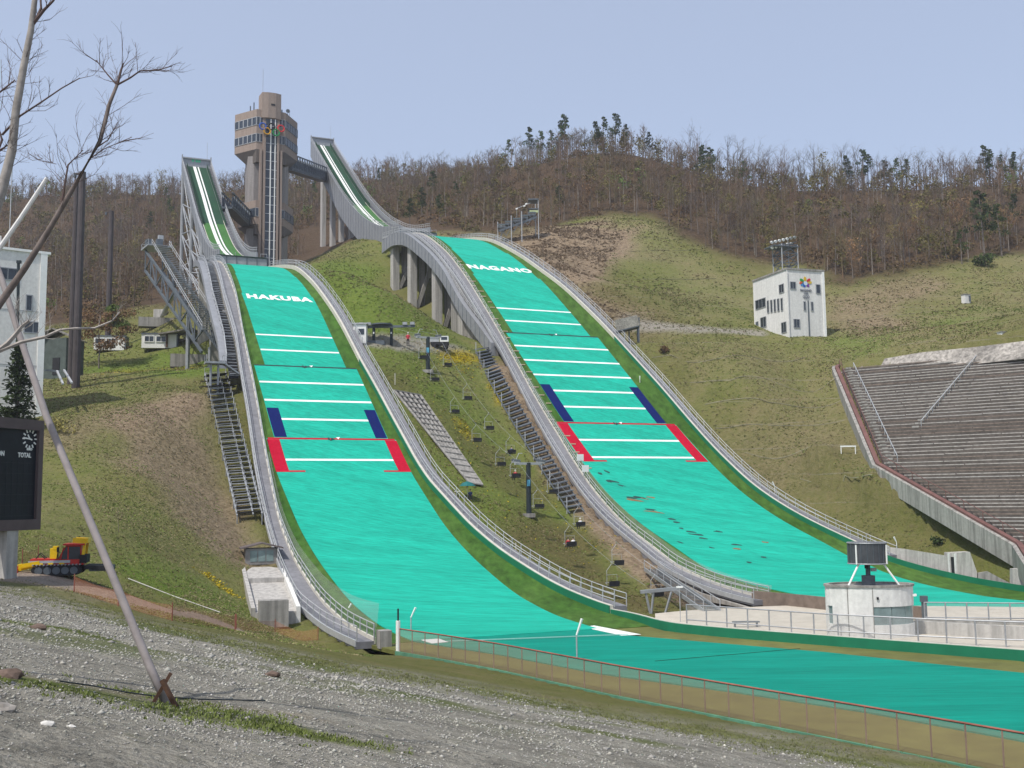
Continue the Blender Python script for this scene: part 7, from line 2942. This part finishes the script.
cpz = onground(cpz[0], cpz[1])
t = thing('spruce', 'dense dark green spruce in front of the white building above the scoreboard', 'tree', cpz)
random.seed(14)
a_, b_ = conifer_mesh(10.0, 41, .04, 22, .25)
for m_, n_, mt in ((a_, 'trunk', 'bark'), (b_, 'crown', 'pine')):
    q_ = MB()
    q_.add([np.array(v)+cpz for v in m_.v], m_.f)
    if n_ == 'crown':
        for k in range(60):
            f_ = random.random()**1.3
            a = random.uniform(0, 6.28)
            r_ = 2.6*(1-f_)*random.uniform(.4, 1)
            leaf_cloud(q_, cpz+np.array([r_*math.cos(a), r_*math.sin(a), 3*.1+9.2*f_]), (.65, .65, .5), 46, .15, 1900+k)
    q_.build(n_, M[mt], t, fix=False)
t2 = onground(*(at(58, 420, 118)[:2]))
t = thing('shrub', 'brown and green shrubs at the foot of the white building corner', 'shrub', t2)
b_ = MB()
for q in range(7):
    leaf_cloud(b_, t2+np.array([random.uniform(-1.2, 1.5), random.uniform(-1, 1), random.uniform(.3, 1.3)]), (.8, .8, .6), 60, .14, 2100+q)
b_.build('foliage', M['bud'], t, fix=False)

# ------------------------------------------------------------------ bare trees and the leaning pole on the gravel in front
POLE_B = hit(170, 703)
d0 = POLE_B[1]


def fp(px, py, d):
    return at(px, py, d)


pol = thing('leaning_pole', 'long grey pole leaning far to the left, its foot tied to two crossed brown stakes', 'pole', POLE_B)
P = [POLE_B-up*.1, fp(150, 667, d0+.05), fp(100, 545, d0+.3), fp(46, 415, d0+.6), fp(17, 328, d0+.8), fp(2, 280, d0+.9), fp(-30, 190, d0+1.2), fp(-70, 80, d0+1.5)]
MB().tube(P, [.066, .064, .060, .056, .052, .05, .045, .035], 8).build('trunk', M['polewood'], pol, smooth=True)
MB().beam(fp(153, 703, d0-.12), fp(171, 673, d0-.05), .05, .05).build('stake', M['wood'], pol)
MB().beam(fp(162, 680, d0-.15), fp(176, 707, d0-.2), .06, .06).build('stake', M['wood'], pol)
sp_ = MB()
sp_.tube([fp(-10, 262, d0-2), fp(20, 219, d0-2), fp(47, 178, d0-2)], [.036, .032, .028], 8)
ob = sp_.build('white_pole', M['whitestake'])
bq = fp(-120, 430, d0-2)
sp_ = None
tag(ob, 'pale peeled stake slanting up out of the left edge of the picture', 'stake')


def spray(mb, P, r, n, seed, L=1.0, up_=.35):
    """side twigs along a branch, then finer ones on them"""
    random.seed(seed)
    P = [np.array(p) for p in P]
    for _ in range(n):
        i = random.randrange(len(P)-1)
        t = random.random()
        s0 = P[i]+(P[i+1]-P[i])*t
        d = (P[i+1]-P[i])/np.linalg.norm(P[i+1]-P[i])
        dd = rand_dir(d+np.array([0, 0, up_]), .95)
        l1 = L*random.uniform(.35, 1)
        m_ = s0+dd*l1*.5
        dd2 = rand_dir(dd+np.array([0, 0, up_*.7]), .35)
        e_ = m_+dd2*l1*.5
        mb.tube([s0, m_, e_], [r, r*.75, r*.4], 4, cap=False)
        for _k in range(5):
            s1 = (s0+(m_-s0)*random.random()) if _k % 2 else (m_+(e_-m_)*random.random())
            d3 = rand_dir(dd2+np.array([0, 0, up_*.5]), .75)
            l2 = l1*random.uniform(.25, .5)
            q1 = s1+d3*l2*.5
            q2 = q1+rand_dir(d3, .35)*l2*.5
            mb.tube([s1, q1, q2], [r*.55, r*.42, r*.25], 3, cap=False)


D1 = 13.5
root1 = onground(*(fp(-150, 560, D1)[:2]))
ft = thing('bare_tree', 'leafless tree at the left edge whose dark branch forks beside the smaller inrun', 'tree', root1)
trunk = [root1-up*.3, fp(-120, 480, D1), fp(-60, 390, D1), fp(-2, 306, D1), fp(25, 268, D1), fp(50, 228, D1), fp(72, 190, D1), fp(100, 141, D1), fp(109, 105, D1), fp(117, 85, D1)]
MB().tube(trunk, [.085, .072, .058, .048, .041, .035, .031, .027, .024, .021], 7).build('trunk', M['bark'], ft, smooth=True)
cr = MB()
br1 = [trunk[-1], fp(121, 70, D1), fp(123.5, 63, D1)]
br2 = [trunk[-1], fp(130, 78, D1), fp(140, 71, D1), fp(158, 70, D1), fp(172, 66, D1)]
br3 = [trunk[-1], fp(108, 75, D1), fp(96, 60, D1)]
br4 = [fp(60, 212, D1), fp(68, 165, D1), fp(83, 150, D1)]
br5 = [fp(96, 148, D1), fp(108, 140, D1), fp(118, 122, D1)]
br6 = [fp(88, 160, D1), fp(104, 149, D1), fp(132, 137, D1)]
for b_, r_ in ((br1, .021), (br2, .014), (br3, .013), (br4, .016), (br5, .011), (br6, .009)):
    cr.tube(b_, [r_*(1-.55*i/(len(b_)-1)) for i in range(len(b_))], 5, cap=False)
for b_, n_, L_2, sd in ((br2, 12, .55, 1), (br3, 11, .5, 2), (br1, 6, .5, 3), (br4, 13, .6, 4), (br5, 6, .45, 5), (br6, 10, .5, 6), (trunk[6:9], 11, .6, 7), ([fp(78, 172, D1), fp(40, 158, D1)], 8, .5, 8)):
    spray(cr, b_, .0042, n_, 600+sd, L_2)
cr.build('crown', M['twig'], ft, fix=False)
D2 = 16.0
root2 = onground(*(fp(-95, 600, D2)[:2]))
ft2 = thing('bare_tree', 'leafless pale-barked tree rising out of the picture along the left edge', 'tree', root2)
trunk2 = [root2-up*.3, fp(-60, 440, D2), fp(-15, 240, D2), fp(2, 190, D2), fp(12, 150, D2), fp(16, 110, D2), fp(24, 65, D2), fp(31, 30, D2), fp(36, -10, D2), fp(40, -60, D2)]
MB().tube(trunk2, [.12, .105, .088, .076, .069, .062, .055, .048, .041, .030], 8).build('trunk', M['barkl'], ft2, smooth=True)
cr = MB()
c1 = [fp(2, 135, D2), fp(20, 116, D2), fp(40, 103, D2), fp(62, 88, D2), fp(80, 78, D2)]
c2 = [fp(33, 24, D2), fp(44, 10, D2), fp(53, 1, D2), fp(70, -25, D2)]
c3 = [fp(-30, 110, D2), fp(0, 92, D2), fp(15, 80, D2)]
c4 = [fp(-12, 175, D2), fp(2, 140, D2), fp(-4, 120, D2)]
c5 = [fp(-40, 160, D2), fp(0, 150, D2), fp(8, 145, D2)]
c6 = [fp(36, 20, D2), fp(41, 8, D2), fp(40, -10, D2)]
for b_, r_ in ((c1, .019), (c2, .030), (c3, .022), (c4, .026), (c5, .022), (c6, .026)):
    cr.tube(b_, [r_*(1-.6*i/(len(b_)-1)) for i in range(len(b_))], 5, cap=False)
for b_, n_, L_2, sd in ((c1, 13, .7, 21), (c3, 12, .7, 22), (c2, 10, .6, 23), (c4, 8, .6, 24), (trunk2[3:8], 14, .8, 25), (c5, 8, .6, 26)):
    spray(cr, b_, .005, n_, 700+sd, L_2)
cr.build('crown', M['twig'], ft2, fix=False)
# drooping pale branch across the white building
D3 = 14.0
root3 = onground(*(fp(-190, 620, D3)[:2]))
ft3 = thing('bare_tree', 'leafless tree outside the left edge with one pale branch reaching past the white building', 'tree', root3)
tr3 = [root3-up*.3, fp(-140, 480, D3), fp(-60, 390, D3), fp(-5, 353, D3)]
MB().tube(tr3, [.09, .08, .06, .042], 7).build('trunk', M['bark'], ft3, smooth=True)
cr = MB()
d1 = [tr3[-1], fp(22, 342, D3), fp(45, 337, D3), fp(60, 330, D3), fp(75, 328.5, D3), fp(95, 328, D3), fp(112, 321, D3), fp(120, 312, D3)]
d2 = [tr3[-1], fp(8, 343, D3), fp(16, 334, D3), fp(22, 326, D3), fp(29, 321, D3)]
cr.tube(d1, [.030, .026, .022, .018, .016, .014, .011, .007], 5, cap=False)
cr.tube(d2, [.036, .034, .03, .026, .022], 5, cap=False)
spray(cr, d2[2:], .005, 9, 801, .45, .8)
spray(cr, d1[1:4], .004, 5, 802, .4, .6)
spray(cr, d1[5:], .004, 4, 803, .3, .4)
cr.build('crown', M['barkl'], ft3, fix=False)

# thin black tube drawn as a shadow line over the gravel
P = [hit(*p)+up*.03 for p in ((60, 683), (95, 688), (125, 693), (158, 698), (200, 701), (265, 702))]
tag(MB().tube(P, .012, 5).build('shadow_line', M['black']), 'thin dark shadow line modelled as a tube across the gravel behind the crossed stakes', 'shadow_line')
# loose rocks
for px, py, s, lb_, mt in ((47, 724, .11, 'large white stone on the gravel, left of a smaller white one', 'rockwhite'), (70.5, 726, .075, 'smaller white stone on the gravel beside the large white one', 'rockwhite'), (272, 676, .34, 'flat brown rock lying on the grey gravel bank', 'rockbrown'),
                         (38, 629, .36, 'brown rock on the gravel near the short grass streak', 'rockbrown'), (7, 677, .34, 'dark reddish rock at the left end of the grass strip', 'rockbrown'), (3, 710, .22, 'brownish stone at the left edge of the gravel', 'rubble')):
    p = hit(px, py)
    b_ = bmesh.new()
    bmesh.ops.create_icosphere(b_, subdivisions=2, radius=1)
    for v in b_.verts:
        v.co *= random.uniform(.8, 1.15)
        v.co.x *= s*.6*1.2
        v.co.y *= s*.5
        v.co.z *= s*.34
    mb = MB()
    mb.add([np.array(v.co)+p+up*s*.08 for v in b_.verts], [tuple(v.index for v in f.verts) for f in b_.faces])
    b_.free()
    tag(mb.build('rock', M[mt]), lb_, 'rock')

# gravel: individual stones over the near bank
n = 110000
rs = np.random.default_rng(4)
dd = 6.5*np.exp(rs.uniform(0, 1, n)*math.log(62/6.5))
pxs = rs.uniform(-.56, .56, n)
X_, Y_ = pxs*dd, dd
ok = inpoly(X_, Y_, GRAV_EDGE)
edge_d = polydist(X_, Y_, GRAV_EDGE)
ok &= rs.random(n) < np.clip(edge_d/5+.12, 0, 1)*np.clip(.55+fbm(X_, Y_, 5, 17)*3, .15, 1)
for ln, w in zip(GSTRIPS, (.75, .4, .5, .35)):
    q_ = polydist(X_, Y_, gpoly(*ln))/w
    ok &= (q_ > .9) | (rs.random(n) < .45)
X_, Y_, dd = X_[ok], Y_[ok], dd[ok]
Z_ = G(X_, Y_)
size = np.minimum(np.exp(rs.normal(math.log(.0125), .46, len(X_)))*np.clip(dd/14, .75, 2.4), .105)
octa = np.array([[1, 0, 0], [-1, 0, 0], [0, 1, 0], [0, -1, 0], [0, 0, 1], [0, 0, -.6]])
of = np.array([[0, 2, 4], [2, 1, 4], [1, 3, 4], [3, 0, 4], [2, 0, 5], [1, 2, 5], [3, 1, 5], [0, 3, 5]])
jit = rs.uniform(.65, 1.3, (len(X_), 6, 1))
VV = octa[None]*jit*size[:, None, None]*np.stack([rs.uniform(.8, 1.5, len(X_)), rs.uniform(.7, 1.2, len(X_)), rs.uniform(.4, .8, len(X_))], 1)[:, None, :]
a_ = rs.uniform(0, 6.28, len(X_))
ca, sa = np.cos(a_)[:, None], np.sin(a_)[:, None]
VV = np.stack([VV[..., 0]*ca-VV[..., 1]*sa+X_[:, None], VV[..., 0]*sa+VV[..., 1]*ca+Y_[:, None], VV[..., 2]+Z_[:, None]+size[:, None]*.12], -1)
FF = (of[None]+(np.arange(len(X_))*6)[:, None, None]).reshape(-1, 3)
me = bpy.data.meshes.new('gravel')
me.vertices.add(VV.size//3)
me.vertices.foreach_set('co', VV.ravel())
me.loops.add(FF.size)
me.loops.foreach_set('vertex_index', FF.ravel().astype(np.int32))
me.polygons.add(len(FF))
me.polygons.foreach_set('loop_start', np.arange(0, FF.size, 3).astype(np.int32))
me.polygons.foreach_set('loop_total', np.full(len(FF), 3, np.int32))
me.update(calc_edges=True)
tone = np.clip(rs.normal(.315, .06, len(X_)), .12, .5)
tone = np.where(rs.random(len(X_)) < .014, rs.uniform(.42, .68, len(X_)), tone)
at_ = me.color_attributes.new('tone', 'FLOAT_COLOR', 'POINT')
tc = np.repeat(np.stack([tone, tone*rs.uniform(.94, .99, len(X_)), tone*rs.uniform(.80, .90, len(X_)), np.ones(len(X_))], 1)[:, None], 6, 1)
at_.data.foreach_set('color', tc.astype(np.float32).ravel())
m_, nt, b_ = newmat('stone')
b_.inputs['Roughness'].default_value = .9
b_.inputs['Specular IOR Level'].default_value = .2
av = N(nt, 'ShaderNodeAttribute', attribute_name='tone')
nt.links.new(av.outputs['Color'], b_.inputs['Base Color'])
me.materials.append(m_)
o = bpy.data.objects.new('gravel', me)
COL.objects.link(o)
tag(o, 'loose grey stones covering the near bank', 'gravel', None, 'stuff')


# grass tufts along the near strips and the lower edge of the bank
def tufts(name, label, pts, h, material, n_b=7):
    vs, fs = [], []
    for x, y, z in pts:
        for _ in range(n_b):
            a = random.uniform(0, 6.28)
            hh = h*random.uniform(.5, 1.3)
            w_ = .010+hh*.05
            b = np.array([x+random.gauss(0, .05), y+random.gauss(0, .05), z-.01])
            s = np.array([math.cos(a), math.sin(a), 0])
            l = np.array([random.gauss(0, .5), random.gauss(0, .5), 0])*hh
            k = len(vs)
            vs += [b-s*w_, b+s*w_, b+l*.5+up*hh*.6+s*w_*.6, b+l+up*hh, b+l*.5+up*hh*.6-s*w_*.6]
            fs += [(k, k+1, k+2, k+4), (k+4, k+2, k+3)]
    mb = MB()
    mb.v, mb.f = [tuple(v) for v in vs], fs
    return tag(mb.build(name, material, fix=False), label, 'grass', None, 'stuff')


random.seed(9)
gp = []
for ln, w, nn in zip(GSTRIPS, (.75, .4, .5, .35), (1000, 120, 260, 120)):
    L_ = gpoly(*ln)
    for _ in range(nn):
        i = random.randrange(len(L_)-1)
        q = L_[i]+(L_[i+1]-L_[i])*random.random()
        q = q+np.array([random.gauss(0, w*.7), random.gauss(0, w*1.0)])
        if fbm(np.array([q[0]]), np.array([q[1]]), 1.0, 5)[0] > -.02:
            gp.append((q[0], q[1]))
gp = [(x, y, z) for (x, y), z in zip(gp, G(np.array([p[0] for p in gp]), np.array([p[1] for p in gp])))]
tufts('grass', 'short green grass in strips on the gravel bank', gp, .045, mat('grass_blade', (.150, .185, .045), .8, .3, 3.0), 7)
ge = []
E2 = GRAV_EDGE[1:9]
while len(ge) < 5200:
    i = random.randrange(len(E2)-1)
    q = E2[i]+(E2[i+1]-E2[i])*random.random()
    q = q+np.array([random.gauss(.2, 2.2), random.gauss(.3, 2.6)])
    ge.append(tuple(q))
ge = [(x, y, z) for (x, y), z in zip(ge, G(np.array([p[0] for p in ge]), np.array([p[1] for p in ge]))) if z > -10.9]
tufts('grass', 'rough grass along the lower edge of the gravel bank', ge, .075, mat('grass_rough', (.165, .180, .060), .8, .3, 3.0), 5)

# ------------------------------------------------------------------ rough turf, dry stalks and rocks over the slopes
def clumps(name, label, X_, Y_, size, material, seed, blades=4, cat='grass'):
    rs = np.random.default_rng(seed)
    n = len(X_)
    Z_ = G(X_, Y_)
    V_ = np.empty((n, blades*3, 3))
    for k in range(blades):
        a = rs.uniform(0, 6.28, n)
        w_ = size*rs.uniform(.25, .6, n)
        h_ = size*rs.uniform(.25, .75, n)
        lx, ly = rs.normal(0, .8, n)*size, rs.normal(0, .8, n)*size
        ox, oy = rs.normal(0, .4, n)*size, rs.normal(0, .4, n)*size
        dx, dy = np.cos(a)*w_, np.sin(a)*w_
        V_[:, 3*k] = np.stack([X_+ox-dx, Y_+oy-dy, Z_-.03], 1)
        V_[:, 3*k+1] = np.stack([X_+ox+dx, Y_+oy+dy, Z_-.03], 1)
        V_[:, 3*k+2] = np.stack([X_+ox+lx, Y_+oy+ly, Z_+h_], 1)
    nt_ = n*blades
    me = bpy.data.meshes.new(name)
    me.vertices.add(nt_*3)
    me.vertices.foreach_set('co', V_.ravel())
    me.loops.add(nt_*3)
    me.loops.foreach_set('vertex_index', np.arange(nt_*3, dtype=np.int32))
    me.polygons.add(nt_)
    me.polygons.foreach_set('loop_start', np.arange(0, nt_*3, 3, dtype=np.int32))
    me.polygons.foreach_set('loop_total', np.full(nt_, 3, np.int32))
    me.update(calc_edges=True)
    me.materials.append(material)
    o = bpy.data.objects.new(name, me)
    COL.objects.link(o)
    return tag(o, label, cat, None, 'stuff')


def slope_points(n, seed, test):
    rs = np.random.default_rng(seed)
    out = np.zeros((0, 2))
    while len(out) < n:
        y_ = 62*np.exp(rs.uniform(0, 1, 20000)*math.log(300/62.))
        x_ = rs.uniform(-.53, .56, 20000)*y_
        s1, o1 = NH.so(x_, y_)
        s2, o2 = LH.so(x_, y_)
        e, g = x_*E_[0]+y_*E_[1], x_*Gd[0]+y_*Gd[1]
        ok = ~((s1 > -2) & (s1 < 215) & (o1 > NOUT_L(s1)-1.5) & (o1 < NIN_R(s1)+2.6))
        ok &= ~((s2 > -2) & (o2 > LOUT_L(s2)-1.2) & (o2 < LIN_R(s2)+2.4))
        ok &= ~((e > np.interp(g, [gA, gB, gC], [eA, eB, eC])-.5) & (g > gA-3) & (g < gC+12))
        ok &= ~inpoly(x_, y_, GRAV_EDGE) & ~inpoly(x_, y_, FOR_EDGE) & ~((y_ < 106) & (x_ > -9)) & ~inpoly(x_, y_, OUTRUN)
        ok &= ~((polydist(x_, y_, PINK) < 2.2))
        ok &= test(x_, y_, rs)
        out = np.vstack([out, np.stack([x_[ok], y_[ok]], 1)])
    return out[:n, 0], out[:n, 1]


in_scree = lambda x_, y_: inpoly(x_, y_, SCREE)
X_, Y_ = slope_points(36000, 31, lambda x, y, r: (r.random(len(x)) < .15+.85*(hash_noise(x, y, 7, 12) > .52)) & ~in_scree(x, y))
clumps('grass', 'tufty spring grass over the slopes', X_, Y_, np.clip(.0012*Y_, .10, .30), mat('turf_green', (.150, .198, .042), .9, .35, .5), 41)
X_, Y_ = slope_points(42000, 32, lambda x, y, r: (r.random(len(x)) < .10+.9*(hash_noise(x, y, 9, 19) > .56)) & ~in_scree(x, y))
clumps('grass', 'dry straw coloured grass over the slopes', X_, Y_, np.clip(.0011*Y_, .10, .28), mat('turf_dry', (.295, .248, .132), .9, .3, .5), 42)
X_, Y_ = slope_points(5500, 33, lambda x, y, r: (r.random(len(x)) < .04+.96*(hash_noise(x, y, 11, 23) > .66)))
clumps('weeds', 'brown weeds and low scrub over the slopes', X_, Y_, np.clip(.0014*Y_, .12, .38), mat('weed_brown', (.15, .112, .060), .9, .35, .5), 43, cat='weeds')
X_, Y_ = slope_points(4200, 34, lambda x, y, r: in_scree(x, y) & (r.random(len(x)) < .25+.75*(hash_noise(x, y, 5, 29) > .5)))
clumps('brushwood', 'dead brushwood and stones on the bare slope beside the larger jump', X_, Y_, np.clip(.0017*Y_, .2, .5), mat('brushwood', (.33, .255, .175), .9, .4, .4), 44, cat='brushwood')

yl = []
rsy = np.random.default_rng(51)
for pl_y, w_, n_ in ((((446, 358), (472, 355)), 2.2, 420), (((420, 352), (460, 365), (470, 372)), 3.0, 160), (((493, 383), (502, 402)), 1.4, 150), (((460, 420), (467, 438)), 1.5, 110), (((110, 374), (160, 368), (212, 364)), 3.2, 200), (((205, 572), (234, 596)), 1.1, 110), (((478, 528), (514, 560)), 1.6, 150), (((530, 440), (560, 520), (600, 560)), 5, 120), (((430, 400), (450, 450), (500, 520)), 6, 120)):
    L_ = gpoly(*pl_y)
    for _ in range(n_):
        i = rsy.integers(len(L_)-1)
        yl.append(L_[i]+(L_[i+1]-L_[i])*rsy.random()+rsy.normal(0, w_*.5, 2))
yl = np.array(yl)
clumps('flowers', 'yellow spring flowers scattered in patches over the meadow', yl[:, 0], yl[:, 1], np.full(len(yl), .20), mat('yellow_flower', (.52, .40, .02), .8, .2, 3.0), 52, 3, 'flowers')
# ------------------------------------------------------------------ light, sky, camera
SUN_EL, SUN_AZ = R_(58), R_(40)        # light travels forward and to the right of the camera
ld = Vector((math.cos(SUN_EL)*math.sin(SUN_AZ), math.cos(SUN_EL)*math.cos(SUN_AZ), -math.sin(SUN_EL)))
sl = bpy.data.lights.new('sun', 'SUN')
sl.energy = 3.5
sl.angle = R_(.53)
sl.color = (1.0, .955, .88)
so_ = bpy.data.objects.new('sun', sl)
COL.objects.link(so_)
so_.rotation_euler = ld.to_track_quat('-Z', 'Y').to_euler()
so_.location = (0, 0, 300)
w = bpy.data.worlds.new('World')
S.world = w
w.use_nodes = True
nt = w.node_tree
sky = nt.nodes.new('ShaderNodeTexSky')
sky.sky_type = 'NISHITA'
sky.sun_disc = False
sky.sun_elevation = SUN_EL
sky.sun_rotation = math.atan2(-ld.x, -ld.y)
sky.air_density = 1.0
sky.dust_density = 3.5
sky.ozone_density = 1.0
sky.altitude = 700
hz = nt.nodes.new('ShaderNodeMix')          # thin spring haze pales the blue evenly
hz.data_type = 'RGBA'
hz.inputs[0].default_value = .45
hz.inputs[7].default_value = (4.1, 4.5, 5.5, 1)
nt.links.new(sky.outputs[0], hz.inputs[6])
nt.links.new(hz.outputs[2], nt.nodes['Background'].inputs[0])
nt.nodes['Background'].inputs[1].default_value = .15
HAZE = .00020
hb = MB().box((0, 362, 55), 2120, 830, 250).build('haze', bpy.data.materials.new('haze'))
hm = hb.data.materials[0]
hm.use_nodes = True
hm.node_tree.nodes.remove(hm.node_tree.nodes['Principled BSDF'])
pv = hm.node_tree.nodes.new('ShaderNodeVolumePrincipled')
pv.inputs['Color'].default_value = (.86, .90, 1.0, 1)
pv.inputs['Density'].default_value = HAZE
pv.inputs['Anisotropy'].default_value = .2
hm.node_tree.links.new(pv.outputs[0], hm.node_tree.nodes['Material Output'].inputs['Volume'])
hb['kind'] = 'stuff'
hb['label'] = 'thin pale spring haze in the valley air'
cam = bpy.data.cameras.new('camera')
cam.sensor_width = 36
cam.lens = 36*FPX/1024
cam.clip_end = 3000
cam.clip_start = .1
co = bpy.data.objects.new('camera', cam)
COL.objects.link(co)
co.matrix_world = Matrix.Rotation(math.pi/2 + PITCH, 4, 'X') @ Matrix.Rotation(-ROLL, 4, 'Z')
S.camera = co
S.view_settings.view_transform = 'Standard'
S.view_settings.look = 'None'
S.view_settings.exposure = 0.2
S.view_settings.gamma = 1.0
S.cycles.max_bounces = 6
S.cycles.transparent_max_bounces = 24
bpy.context.view_layer.update()
